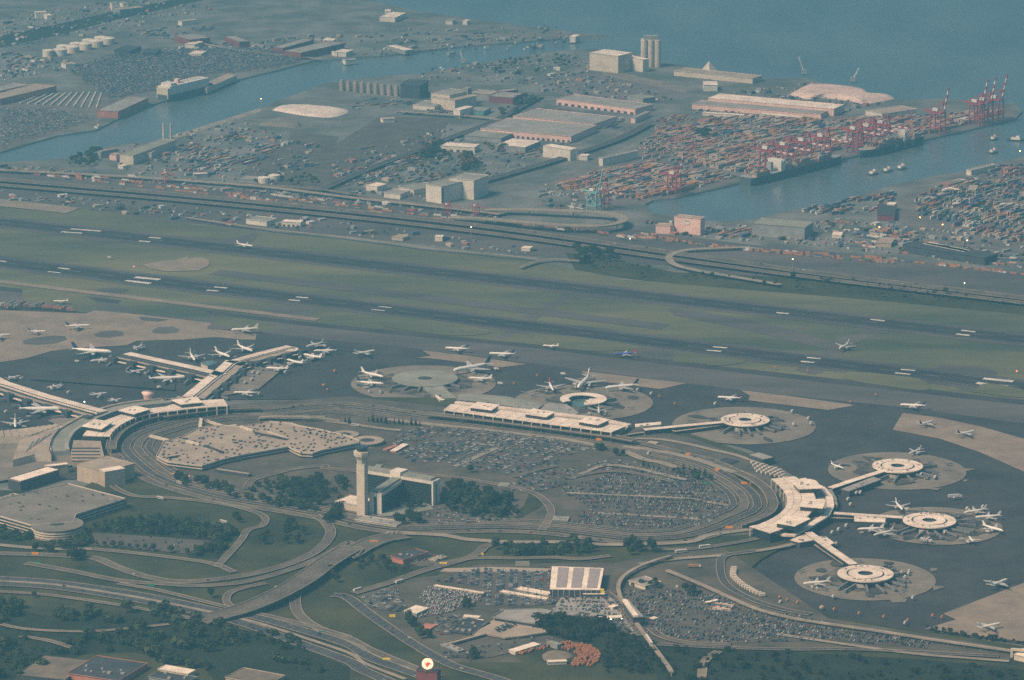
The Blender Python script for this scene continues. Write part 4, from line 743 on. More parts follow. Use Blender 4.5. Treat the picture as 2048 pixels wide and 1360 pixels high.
def slab(label, s, h, wall, roof, name='pier_lounge', cat='building'):
    p = W(s, h); c = sum(p, Vector())/len(p); t = thing(name, label, cat, Vector((c.x, c.y, 0)))
    m = MB(); m.prism(p, -0.3, h-0.8); m.build('wall', wall, t)
    q = [x+(x-c).normalized()*0.5 for x in p]; m = MB(); m.prism(q, h-0.8, h); ro = m.build('roof', roof, t)
    random.seed(len(label))
    for i in range(4):
        a, b = random.random(), random.random(); q = p[0].lerp(p[1], .1+.8*a).lerp(p[3 % len(p)].lerp(p[2], .1+.8*a), .15+.7*b); m = MB(); m.box(q, (1, .2), 2.6, 2, h, h+1.2); m.build('roof_unit', 'wallgrey', ro)
    return t
slab('grey-roofed lounge building beside the upper pier link', 'J 1185,455 1285,478 1650,345 1560,312', 9.5, 'walldark', 'roofgrey')
slab('pale lounge building astride the middle pier link', 'J 1340,768 1340,830 1695,842 1700,795', 11, 'walldark', 'roofpanel')
slab('pale fan-shaped hall under the crescent terminal', 'J 590,1050 700,1078 875,1052 790,965', 9, 'walldark', 'roofpanel')
slab('pale wedge building beside the diagonal pier link', 'J 900,1015 1060,1105 1105,1085 1000,1010', 9, 'walldark', 'roofpanel')
slab('green canopy hall behind the crescent terminal', 'J 1020,455 1070,610 1140,640 1130,570 1075,460', 9, 'wallgrey', 'roofgreen')
slab('long grey-green concourse roof behind the straight terminal', 'L 315,345 700,380 1240,470 1320,400 900,310 500,275 340,285', 9, 'walldark', 'roofgreen')
slab('grey ramp roof leading to the broken ring pier', 'L 1280,440 1600,560 1740,500 1600,400 1400,380', 7, 'walldark', 'roofgrey')
slab('white roofed baggage shed beside the round pier link', 'M 705,632 710,665 1005,635 1000,605', 7, 'wallcream', 'roofwhite')
slab('white box shed beside the green-roofed disc', 'L 65,290 115,352 172,348 115,285', 6, 'wallcream', 'roofwhite')
# broken ring pier: three quarters of the ring roof still stand
c = G(1167, 797, 10.5); r = 47/ppm(c); t = thing('satellite_pier', 'broken ring pier with only part of its pale roof left', 'airport pier', Vector((c.x, c.y, 0)))
m = MB(); m.ring(c.x, c.y, 9.2, 10.5, r*.62, r, 50, 0, -1.55, 3.7); m.build('roof_ring', 'roofpanel', t)
m = MB(); m.ring(c.x, c.y, -0.3, 9.2, r*.66, r*.95, 50, 0, -1.5, 3.65); m.build('glazed_lounge', 'glass', t)
m = MB(); m.ring(c.x, c.y, 9.2, 10.2, r*.25, r*.62, 24, 0, -1.25, 0.15); m.build('inner_roof', 'roofpanel', t)
m = MB(); m.cyl(c.x, c.y, -0.3, 4.5, r*.6, n=30); m.build('canopy', 'greenglass', t)
for k in range(7):
    a = -1.4+k*0.55; m = MB(); m.bar((c.x+r*math.cos(a), c.y+r*math.sin(a), 6), (c.x+(r+18)*math.cos(a+.2), c.y+(r+18)*math.sin(a+.2), 4.6), 3.0, 0, 2.8); m.box((c.x+(r+15)*math.cos(a+.2), c.y+(r+15)*math.sin(a+.2)), (1, 0), 1, 2, 0, 4); m.build('jet_bridge', 'bridge', t)
# green-roofed disc
c = G(850, 756, 7); r = 66/ppm(c); t = thing('satellite_pier', 'wide low disc pier with a dull green roof', 'airport pier', Vector((c.x, c.y, 0)))
m = MB(); m.cyl(c.x, c.y, -0.3, 6.0, r*.93, n=48); m.build('wall', 'walldark', t)
m = MB(); m.ring(c.x, c.y, 6.0, 7.0, r*.22, r, 56); m.build('roof_ring', 'roofgreen', t)
m = MB(); m.cyl(c.x, c.y, 5.9, 6.5, r*.23, n=30); m.build('courtyard', 'roofdark', t)
m = MB(); q = W('5 500,975 620,1045 700,1040 600,960', 6); m.prism(q, -0.3, 6); m.build('connector', 'roofgreen', t)
for k in range(6): a = -2.4+k*0.35; m = MB(); m.bar((c.x+r*math.cos(a), c.y+r*math.sin(a), 5), (c.x+(r+17)*math.cos(a), c.y+(r+17)*math.sin(a), 4.2), 3, 0, 2.8); m.box((c.x+(r+14)*math.cos(a), c.y+(r+14)*math.sin(a)), (1, 0), 1, 2, 0, 4); m.build('jet_bridge', 'bridge', t)
# --- long piers of the curved terminal
def pier(label, s, w, h=12.0, strips=(0.3, 0.62), towers=0, side=-1):
    q = W(s, h); c = q[len(q)//2]; t = thing('concourse', label, 'airport pier', Vector((c.x, c.y, 0)))
    L = [Vector((p.x, p.y, 0)) for p in q]
    m = MB(); wallstrip(m, [p+Vector((0, 0, -0.3)) for p in L], w-4, 5.0); m.build('ground_floor', 'walldark', t)
    m = MB(); wallstrip(m, [p+Vector((0, 0, 4.7)) for p in L], w-1.5, h-5.6); m.build('glazed_floor', 'glass', t)
    m = MB(); wallstrip(m, [p+Vector((0, 0, h-0.95)) for p in L], w, 0.95); ro = m.build('roof', 'rooftan', t)
    m = MB(); wallstrip(m, [p+Vector((0, 0, 6.2)) for p in offset_line(L, side*(w/2+1.5))], 4, 1.0); m.build('ledge_roof', 'roofpanel', t)
    m = MB(); wallstrip(m, [p+Vector((0, 0, h)) for p in offset_line(L, -side*w*0.17)], w*.56, 1.6); m.build('upper_roof', 'roofpanel', ro)
    for st in strips: m = MB(); wallstrip(m, [p+Vector((0, 0, h)) for p in offset_line(L, side*w*(st-0.17))], 2.4, 1.9); m.build('skylight_strip', 'roofdark', ro)
    if towers:
        for i, p in enumerate(resample(offset_line(L, side*(w/2+4)), towers)[1:] if towers else []):
            m = MB(); m.box(p, unit2(L[-1]-L[0]), 14, 10, -0.3, h+0.5, 0); m.build('gate_tower', 'walldark', t)
            u = unit2(L[-1]-L[0]); nn = Vector((-u.y, u.x))*side; m = MB(); m.bar((p.x+nn.x*3, p.y+nn.y*3, 5.5), (p.x+nn.x*20-u.x*8, p.y+nn.y*20-u.y*8, 4.4), 3, 0, 2.8); m.box((p.x+nn.x*17-u.x*7, p.y+nn.y*17-u.y*7), u, 1, 2, 0, 4); m.build('jet_bridge', 'bridge', t)
    return t
pier('pier with pale ridged roof and dark gate towers, nearer the saw-tooth hall', 'S -260,40 0,170 500,330 900,440 1160,510', 34, 12, (0.2, 0.45), 7, -1)
pier('stem of the branching pier rising from the curved terminal', 'R 330,790 560,600 700,490 830,370', 34, 12, (0.2,), 5, -1)
pier('outer arm of the branching pier bending away', 'R 790,400 1060,320 1300,258 1500,210', 32, 12, (0.2,), 4, -1)
pier('inner arm of the branching pier with gate towers', 'R 640,545 330,470 0,400 4 720,790', 34, 12, (0.25, 0.5), 5, 1)
slab('pale round end lounge of the outer pier arm', 'R 1440,190 1420,240 1540,240 1560,215 1510,195', 12.6, 'glass', 'roofpanel')
slab('glass atrium with braced frame in the pier fork', 'R 420,380 500,420 620,380 540,355', 11, 'wallcream', 'greenglass')
# flared ramp tower
c = W('S 1740,420')[0]; m = MB(); m.lathe([(0, 7.5), (9, 6.5), (16, 7.6), (20, 10)], c.x, c.y, 16); tag(m.build('ramp_tower', 'wallpink', smooth=True), 'flared pinkish ramp control tower behind the curved terminal', 'tower')
# --- garages
def garage(label, s, h, floors, mt='rooftan', wallm='wallcream', drum=None, walls=()):
    p = W(s, h); c = sum(p, Vector())/len(p); t = thing('parking_garage', label, 'garage', Vector((c.x, c.y, 0)))
    inn = []
    n = len(p); ar = sum(p[i].x*p[(i+1) % n].y-p[(i+1) % n].x*p[i].y for i in range(n)); sg = 1 if ar > 0 else -1
    cl = [p[-1]]+p+[p[0]]
    for i in range(1, n+1):
        u1 = unit2(cl[i]-cl[i-1]); u2 = unit2(cl[i+1]-cl[i]); nv = Vector((-(u1.y+u2.y), u1.x+u2.x, 0)); nv.normalize(); inn.append(cl[i]+nv*sg*2.5)
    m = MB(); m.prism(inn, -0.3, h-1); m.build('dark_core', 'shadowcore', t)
    fh = h/floors
    for i in range(floors):
        z1 = fh*(i+1); m = MB(); m.prism(p, z1-1.25, z1 if i < floors-1 else z1-0.3, 0, 1); m.build('floor_deck' if i < floors-1 else 'roof_deck', [wallm, mt], t)
    m = MB(); wallstrip(m, [Vector((q.x, q.y, h-0.3)) for q in p+[p[0]]], 0.6, 1.2); m.build('parapet', wallm, t)
    if drum:
        dc = W(drum[0], h)[0]; rr = drum[1]/ppm(dc)
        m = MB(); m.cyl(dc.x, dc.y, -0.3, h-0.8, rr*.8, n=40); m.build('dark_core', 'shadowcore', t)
        for i in range(floors+1): z1 = h/(floors+1)*(i+1); m = MB(); m.ring(dc.x, dc.y, z1-1.5, z1+.2, rr*.28, rr, 48); m.build('ramp_ring', 'garagedeck' if i == floors else wallm, t)
    for q0, q1, w, hh, mm in walls: a = W(q0, h)[0]; b = W(q1, h)[0]; m = MB(); m.bar(a+Vector((0, 0, hh/2)), b+Vector((0, 0, hh/2)), w, 0, hh); m.build('ramp_wall', mm, t)
    return t
GAR = ('p 312.8,912.5 334,923.6 404,932 445,919 490,909 530.7,902 577,893.6 588,900 601,905.6 624.7,907 643,901 718,886 716,880 690,870 668,866 640,859 600,852 582,846.6 539,843 510,848 479.5,853.5 447,851 401,855 368,872 328,882.5')
garage('sprawling tan parking garage with scattered cars on its roof', GAR, 11, 3, walls=[('N 640,660', 'N 860,740', 3, 2.2, 'shadowcore'), ('N 1230,510', 'N 1600,585', 3, 2.2, 'shadowcore'), ('N 430,610', 'N 580,650', 3, 3, 'wallcream'), ('N 1060,440', 'N 1210,490', 3, 3, 'wallcream'), ('N 1370,490', 'N 1620,575', 2, 1.5, 'wallcream'), ('N 220,800', 'N 320,785', 3, 2, 'shadowcore')])
c = G(735, 880, 9); m = MB(); m.ring(c.x, c.y, 7.6, 9, 10, 22, 40); t = thing('spiral_ramp', 'round tan spiral ramp at the garage end', 'ramp', Vector((c.x, c.y, 0))); m.build('upper_ramp', 'rooftan', t)
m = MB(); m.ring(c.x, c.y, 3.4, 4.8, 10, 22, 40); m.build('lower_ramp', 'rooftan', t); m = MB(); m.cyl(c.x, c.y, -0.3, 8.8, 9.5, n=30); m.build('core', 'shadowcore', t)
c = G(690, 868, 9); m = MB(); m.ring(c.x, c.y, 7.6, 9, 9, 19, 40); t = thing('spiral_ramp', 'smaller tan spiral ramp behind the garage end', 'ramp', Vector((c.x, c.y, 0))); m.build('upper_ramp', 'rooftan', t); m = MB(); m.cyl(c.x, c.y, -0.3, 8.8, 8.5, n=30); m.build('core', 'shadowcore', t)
garage('grey-roofed garage with a round banded ramp drum', '7 -120,310 0,288 400,198 735,285 445,378 430,420 180,440 0,388 -120,370', 16, 4, 'garagedeck', 'wallcream', ('7 335,432', 52))
for q in ('7 200,275 235,270', '7 250,290 280,292', '7 300,265 330,262', '7 330,250 360,240', '7 390,240 410,242'):
    pass
# walkway bridges by the garage
for lab, s in (('pale footbridge elbow over the ring road', 'N 585,430 600,320 720,370 880,420 1010,405'), ('pale footbridge from the garage to the curved terminal', 'N 0,525 120,555 280,595')):
    q = W(s, 8); t = thing('footbridge', lab, 'bridge', Vector((q[1].x, q[1].y, 0))); m = MB(); wallstrip(m, [Vector((p.x, p.y, 5.2)) for p in q], 5, 2.8); m.build('span', 'wallcream', t)
    for p in resample(q, 5): m = MB(); m.box(p, (1, 0), 1.2, 1.2, -0.3, 5.2); m.build('pier', 'wallcream', t)
# --- hotel
t = thing('hotel', 'white-framed dark glass hotel of three slab wings', 'hotel', W('T 1150,1010')[0])
def wing(a, b, d, h, endw=True):
    a = Vector((a.x, a.y)); b = Vector((b.x, b.y)); u = unit2(b-a); n = Vector((-u.y, u.x)); L = (b-a).length
    m = MB(); m.box((a+b)/2, u, L-1, d-1.2, -0.3, h-4); w_ = m.build('glass_facade', 'glass', t)
    for k in range(1, 9): m = MB(); m.box((a+b)/2, u, L-1.5, d-0.9, k*(h-4)/9-.25, k*(h-4)/9+.25); m.build('floor_band', 'walldark', w_)
    m = MB(); m.box((a+b)/2, u, L, d, h-4, h, 0, 1); m.build('top_band', ['wallwhite', 'roofgrey'], t)
    m = MB(); m.box((a+b)/2, u, L-5, d-5, h, h+2.5, 0, 1); m.build('roof_plant', ['wallgrey', 'roofgreen'], t)
    if endw:
        for s in (-1, 1):
            m = MB(); m.box(b+u*0.8+n*s*(d/4+1.0), u, 2.2, d/2-2.2, -0.3, h); m.build('end_wall', 'wallwhite', t)
        m = MB(); m.box(b+u*0.6, u, 1.2, 2.4, 3, h-5); m.build('stair_window', 'glass', t)
        m = MB(); m.box(b+u*0.8, u, 2.2, 2.6, h-4.5, h-0.02); m.build('end_wall', 'wallwhite', t); m = MB(); m.box(b+u*0.8, u, 2.2, 2.6, -0.3, 3); m.build('end_wall', 'wallwhite', t)
jx = W('T 1160,1000')[0]; HH = 36
wing(jx, W('T 1585,1075')[0], 17, HH); wing(jx, W('T 890,1185')[0], 17, HH-5); wing(jx, W('T 760,935')[0], 17, HH)
m = MB(); m.box(jx, unit2(W('T 1585,1075')[0]-jx), 16, 18, -0.3, HH+5); m.build('core_tower', 'wallwhite', t)
slab('flat podium roof below the hotel', 'T 900,1180 1180,1170 1560,1100 1500,1030 1250,1020', 5, 'wallgrey', 'roofgreen', 'podium')
slab('pale oval porch in front of the hotel', 'T 1400,1090 1480,1135 1510,1100 1440,1070', 4, 'wallcream', 'rooftan', 'porch')
# --- control tower
c = W('T 733,1200')[0]; t = thing('control_tower', 'tall cream control tower with flared head and dark cab', 'tower', Vector((c.x, c.y, 0)))
s_ = ppm(c)*CP; H1 = (1200-560)*S3/s_; H2 = (1200-440)*S3/s_; H3 = (1200-420)*S3/s_; H4 = (1200-362)*S3/s_; wd = 52*S3/ppm(c)*1.25
u0 = (math.cos(math.radians(-22)), math.sin(math.radians(-22)))
m = MB(); m.box(c, u0, wd*1.55, wd*1.55, -0.3, H1, 0); sh = m.build('shaft', 'wallcream', t)
for s in ():
    m = MB(); nn = Vector((u0[1], -u0[0])); m.box(Vector((c.x, c.y))+nn*(wd*.775)+Vector(u0)*s*wd*.45, u0, .5, .5, 2, H1-3); m.build('rib', 'walltan', sh)
m = MB()
m.lathe([(H1-.2, wd*.86), (H1+(H2-H1)*.4, wd*1.0), (H2-3, wd*1.45), (H2, wd*1.5), (H3+.5, wd*1.5)], c.x, c.y, 8); m.build('flared_head', 'wallcream', t)
m = MB(); m.lathe([(H3+.5, wd*.95), (H4-1.5, wd*1.12), (H4-1.4, wd*1.2), (H4, wd*1.15)], c.x, c.y, 12); m.build('cab', 'glass', t)
m = MB(); m.cyl(c.x, c.y, H4, H4+7, .3, .1, 6); m.cyl(c.x+3, c.y, H4, H4+4, .25, .1, 6); m.build('antenna', 'steelgrey', t)
# --- hire-car centre: striped solar roof
p = W('O 585,455 1165,462 1212,212 610,190', 14); c = sum(p, Vector())/4; t = thing('depot', 'depot with three solar panel fields on a white roof', 'building', Vector((c.x, c.y, 0)))
m = MB(); m.prism(p, -0.3, 13.2); m.build('wall', 'walldark', t); m = MB(); m.prism([q+(q-c).normalized()*.6 for q in p], 13.2, 14); ro = m.build('roof', 'roofwhite', t)
for x0, x1 in ((.12, .33), (.42, .63), (.735, .945)):
    for k in range(15):
        f0 = 0.06+0.9*k/15; f1 = f0+0.9/15*0.8; q = [p[0].lerp(p[1], x).lerp(p[3].lerp(p[2], x), f) for x, f in ((x0, f0), (x1, f0), (x1, f1), (x0, f1))]
        m = MB(); m.add([(q[0].x, q[0].y, 14.1), (q[1].x, q[1].y, 14.1), (q[2].x, q[2].y, 14.7), (q[3].x, q[3].y, 14.7)]+[(q[j].x, q[j].y, 14.02) for j in (0, 1, 2, 3)], [[0, 1, 2, 3], [2, 6, 7, 3], [0, 4, 5, 1], [1, 5, 6, 2], [3, 7, 4, 0]]); m.build('solar_panel', 'solar', t)
for i in range(9): q = p[0].lerp(p[1], (i+.5)/9); m = MB(); m.box(q, (1, 0), 1, 1, -0.3, 13.2); m.build('column', 'steelgrey', t)
slab('white office wing under the solar roof', 'O 975,485 975,512 1225,512 1225,485', 9, 'walldark', 'roofwhite', 'office_wing')
p = W('O 1155,455 1215,455', 13); zt = 13; t = thing('sign_box', 'square yellow sign box on the corner of the solar depot', 'sign', Vector((p[0].x, p[0].y-2, 0)))
m = MB(); u = unit2(p[1]-p[0]); cc = (p[0]+p[1])/2; m.box((cc.x, cc.y-3), u, (p[1]-p[0]).length, 2.5, 6.0, 13.8); m.build('sign_panel', 'signyellow', t); m = MB(); m.box((cc.x, cc.y-2.5), u, 9, 2, -0.3, 6.0); m.build('post', 'wallcream', t)
slab('low tan barrier wall behind the hire-car rows', 'O -700,250 -100,255 590,245 590,215 -100,200 -650,215', 4, 'walltan', 'rooftan', 'retaining_block')
p = W('O 180,215 345,215'); t = thing('billboard', 'pale grey billboard on posts behind the hire-car rows', 'billboard', (p[0]+p[1])/2); u = unit2(p[1]-p[0])
m = MB(); m.box((p[0]+p[1])/2, u, (p[1]-p[0]).length, 1.2, 2.0, 9.0); m.build('panel', 'roofgrey', t)
for k in (.2, .5, .8): m = MB(); m.box(p[0].lerp(p[1], k), u, .7, .7, -0.3, 2.2); m.build('post', 'steelgrey', t)
garage('low hire-car garage with a plain grey-tan roof', 'Q 1550,785 2050,862 O 400,862 610,715 470,690 0,700 Q 1680,705', 10, 2, 'roofgrey', 'wallgrey')
garage('tan hire-car deck with a forked ramp', 'Q 1320,985 1480,850 1560,810 2048,880 2400,880 2300,950 1900,1010 1700,1030 1480,985 1060,1100 980,1090 1320,1000', 6, 1, 'rooftan', 'rooftan')
slab('raised hire-car deck with a white edge', 'O 610,740 900,765 1120,765 1415,750 1380,660 1290,560 1000,560 720,590', 4.5, 'walldark', 'roofgrey', 'car_deck')
t = thing('canopy', 'white canopy with bright lamps over the deck exit', 'canopy', W('O 1300,810')[0]); m = MB(); m.prism(W('O 1150,775 1150,800 1430,785 1425,755', 6), 5.2, 6.0); m.build('roof', 'roofwhite', t)
for k, x in enumerate((1165, 1295, 1425)):
    q = W(f'O {x},800', 5)[0]; m = MB(); m.cyl(q.x, q.y, -0.3, 5.2, .4, n=8); po = m.build('post', 'steelgrey', t); m = MB(); m.lathe([(3.6, .2), (4.1, 1.1), (4.9, 1.1), (5.3, .2)], q.x, q.y-1.0, 10); m.build('lamp', 'lampwhite', t)
slab('long narrow canopy roof below the station', 'O 1435,800 1535,985 1585,975 1465,800', 5, 'wallgrey', 'roofgrey', 'walkway_roof')
# --- monorail station and guideway
def guideway(label, s, h, w=4.5, piers=12):
    q = smooth_line(W(s, h), 6); t = thing('guideway', label, 'guideway', Vector((q[0].x, q[0].y, 0)))
    m = MB(); wallstrip(m, [p+Vector((0, 0, -1.6)) for p in q], w, 1.6); m.build('beam', 'kerb', t)
    for p in resample(q, piers): m = MB(); m.cyl(p.x, p.y, -0.3, h-1.5, .9, n=8); m.build('pier', 'kerb', t)
    return q
GW = guideway('raised train guideway bending past the station to the wetland', 'O 2010,1420 1960,1340 1780,1100 1600,850 1460,640 1390,480 1395,380 1460,290 1600,200 1800,120 2000,60', 9, 5, 22)
guideway('long pale guideway sweeping beside the apron', '9 -40,700 60,740 200,800 330,860 500,930 700,980 900,1012 1200,1055 1500,1102 1800,1145 1985,1172', 8, 5.5, 26)
p = W('O 1435,600 1560,785 1680,775 1500,575', 16); c = sum(p, Vector())/4; t = thing('station', 'train station hall with a pale ridge on stilts', 'station', Vector((c.x, c.y, 0)))
m = MB(); m.prism(p, 9.0, 15); m.build('hall', 'walldark', t); m = MB(); m.prism([q+(q-c).normalized()*.6 for q in p], 15, 16); ro = m.build('roof', 'roofgrey', t)
m = MB(); a = p[0].lerp(p[3], .3); b = p[1].lerp(p[2], .3); m.bar(a+Vector((0, 0, 1)), b+Vector((0, 0, 1)), 5, 0, 2); m.build('ridge', 'roofwhite', ro)
for f in (0.05, .5, .95):
    for a, b in ((p[0], p[1]), (p[3], p[2])): q = a.lerp(b, f); q = q+(c-q).normalized()*2; m = MB(); m.cyl(q.x, q.y, -0.3, 9.2, .8, n=8); m.build('stilt', 'kerb', t)
q0, q1 = W('O 1712,985 1775,1085', 12); t = thing('train', 'short white train on the raised guideway', 'train', Vector(((q0.x+q1.x)/2, (q0.y+q1.y)/2, 9)))
for k in range(4): a = q0.lerp(q1, k/4+.01); b = q0.lerp(q1, (k+1)/4-.01); m = MB(); m.bar((a.x, a.y, 10.7), (b.x, b.y, 10.7), 2.8, 0, 3.0); cr = m.build('carriage', 'wallwhite', t); m = MB(); m.bar((a.x, a.y, 11.2), (b.x, b.y, 11.2), 2.9, 0, .9); m.build('window_band', 'glass', cr)
# gatehouse frame where the guideway ends
t = thing('portal_frame', 'white portal frame at the end of the guideway', 'gantry', W('9 1990,1215')[0]); 
for x in (1975, 2040): q = W(f'9 {x},1230')[0]; m = MB(); m.box(q, (1, 0), 2.5, 2.5, -0.3, 14); m.build('post', 'wallcream', t)
a, b = W('9 1975,1230 2100,1240'); m = MB(); m.bar((a.x, a.y, 13), (b.x, b.y, 13), 3, 0, 2.5); m.build('beam', 'wallcream', t)
# maroon block with the glowing round sign
p = W('p 833,1342 874,1346 882,1340', 16); tb = bld('maroon block carrying the glowing round sign', 'p 833,1342 874,1346 882,1341', 20, 'wallred', 'roofdark', 'sign_block', depth=14)
c = G(855, 1348, 20)+Vector((0, 6, 0)); tz = 20+5; t = thing('round_sign', 'glowing round cream sign with a red bird-like emblem', 'sign', Vector((c.x, c.y, 20)))
for k in (-2, 2): m = MB(); m.bar((c.x+k, c.y, 20), (c.x+k, c.y, 24), .5); m.build('post', 'steelgrey', t)
c2 = Vector((c.x, c.y-.6, 30.2)); R_ = 6.4; k = 40; pr = [Vector((c2.x+R_*math.cos(i/k*6.283), c2.y, c2.z+R_*math.sin(i/k*6.283))) for i in range(k)]
m = MB(); m.add(pr+[q-Vector((0, 1.2, 0)) for q in pr], [list(range(k-1, -1, -1)), list(range(k, 2*k))]+[[i, (i+1) % k, k+(i+1) % k, k+i] for i in range(k)]); m.build('sign_disc', 'signdisc', t)
def emb(pts, mm, nm, dy): m = MB(); m.add([(c2.x+x, c2.y-1.2-dy, c2.z+z_) for x, z_ in pts], [list(range(len(pts)))]); m.build(nm, mm, t)
emb([(-1.6, .4), (-.6, 1.6), (.4, 2.3), (1.2, 1.7), (2.4, 1.5), (4.6, -.6), (3.2, -.5), (2.2, -.2), (1.6, -1.4), (.9, -2.4), (-.2, -3.4), (-1.6, -3.6), (-.6, -2.2), (-2.4, -2.4), (-1.4, -1.2), (-2.8, -.6)], 'signred', 'emblem', .08)
emb([(-4.4, 1.2), (-2.2, 1.9), (-1.6, 1.2), (-2.4, .7)], 'signinkblue', 'emblem_wing', .1); emb([(.0, -.2), (1.0, -.4), (.8, -1.6), (.1, -1.4)], 'signinkblue', 'emblem_shade', .16)
# --- silos, tanks, chimneys, mounds
p = W('2 1785,395 1890,400', 0); c = (p[0]+p[1])/2+Vector((0, 20, 0)); t = thing('silo_tower', 'tall cluster of pale grain silos at the bay edge', 'silo', Vector((c.x, c.y, 0)))
for i in range(3):
    for j in range(2): m = MB(); m.cyl(c.x-14+14*i, c.y-7+14*j, -0.3, 58, 7.2, n=20); m.build('silo', 'wallcream', t)
m = MB(); m.box((c.x, c.y), (1, 0), 30, 16, 58, 66); m.build('head_house', 'wallgrey', t)
def tank(label, s, r, h, group=None):
    c = W(s)[0]; m = MB(); m.lathe([(-0.3, r), (h, r), (h+r*.10, r*.55), (h+r*.14, .3)], c.x, c.y, 28); tag(m.build('storage_tank', 'wallwhite', smooth=False), label, 'tank', group)
for s in ('1 352,322', '1 372,300', '1 425,306', '1 448,286', '1 498,288', '1 520,266', '1 565,272', '1 592,250', '1 632,256'): tank('white oil tank in the long far tank row', s, 15, 13, 'row of white tanks on the far shore')
tank('lone white oil tank at the start of the far tank row', '1 282,330', 12, 14); tank('cream tank in front of its twin by the turnpike', '1 1545,1072', 11, 11); tank('cream tank behind its twin by the turnpike', '1 1605,1058', 11, 11)
for x, l in ((958, 'thinner white chimney above the quayside hall'), (1000, 'taller white chimney above the quayside hall')):
    c = W(f'1 {x},812')[0]; m = MB(); m.cyl(c.x, c.y, -0.3, 29, 2.2, 1.7, 14); m.ring(c.x, c.y, 28, 30, 1.1, 2.0, 14); tag(m.build('chimney', 'wallcream'), l, 'chimney')
for i in range(9):
    c = W(f'2 {30+i*40},{530+i*4}')[0]; m = MB(); m.cyl(c.x, c.y, -0.3, 20, 5.5, 5.0, 14); m.cyl(c.x, c.y, 20, 23, 3, 3, 10); tag(m.build('silo', 'rooftan'), 'pale silo in the row beside the dark power house', 'silo', 'row of pale silos')
def mound(label, s, h, m_='salt', seed=1):
    p = W(s); p = smooth_line(p+[p[0]], 5)[:-1]; c = sum(p, Vector())/len(p); m = MB(); n = len(p); v = []; lv = [(1, 0), (.93, .5), (.84, .86), (.7, .97), (.3, 1.0)]
    for i, (f, hz) in enumerate(lv):
        for q in p: e = noise.noise(Vector((q.x*.03, q.y*.03, i*2.0+seed))); v.append((c.x+(q.x-c.x)*(f+.05*e*(i > 0)), c.y+(q.y-c.y)*(f+.05*e*(i > 0)), -0.2+h*hz*(1+.12*e)))
    fs = [[j*n+i, j*n+(i+1) % n, (j+1)*n+(i+1) % n, (j+1)*n+i] for j in range(len(lv)-1) for i in range(n)]+[list(range((len(lv)-1)*n, len(lv)*n))]
    m.add(v, fs); tag(m.build('salt_pile' if 'salt' in m_ else 'heap', m_, smooth=True), label, 'heap')
mound('long white salt heap near the channel light', '1 1590,645 1660,618 1900,625 2040,650 1950,686 1800,680', 5); mound('big pinkish salt heap near the bay', '3 675,555 740,515 820,500 1090,525 1160,560 1290,575 1180,600 1100,608 1020,590 880,575 780,580', 9, 'pinksalt')
mound('low grey gravel heap behind the salt heap', '1 1515,735 1640,700 1750,720 1740,748', 7, 'oldconcrete', 4); mound('dark earth mound at the rust stacks', 'O 470,1260 560,1210 700,1205 830,1235 880,1280 700,1330 500,1330', 5, 'dirt', 6)
c = W('3 205,415')[0]; m = MB(); m.cyl(c.x, c.y, -0.3, 20, 18, 1, 4); tag(m.build('pyramid_roof', 'wallcream'), 'pale pyramid roof rising over the pier shed', 'roof')

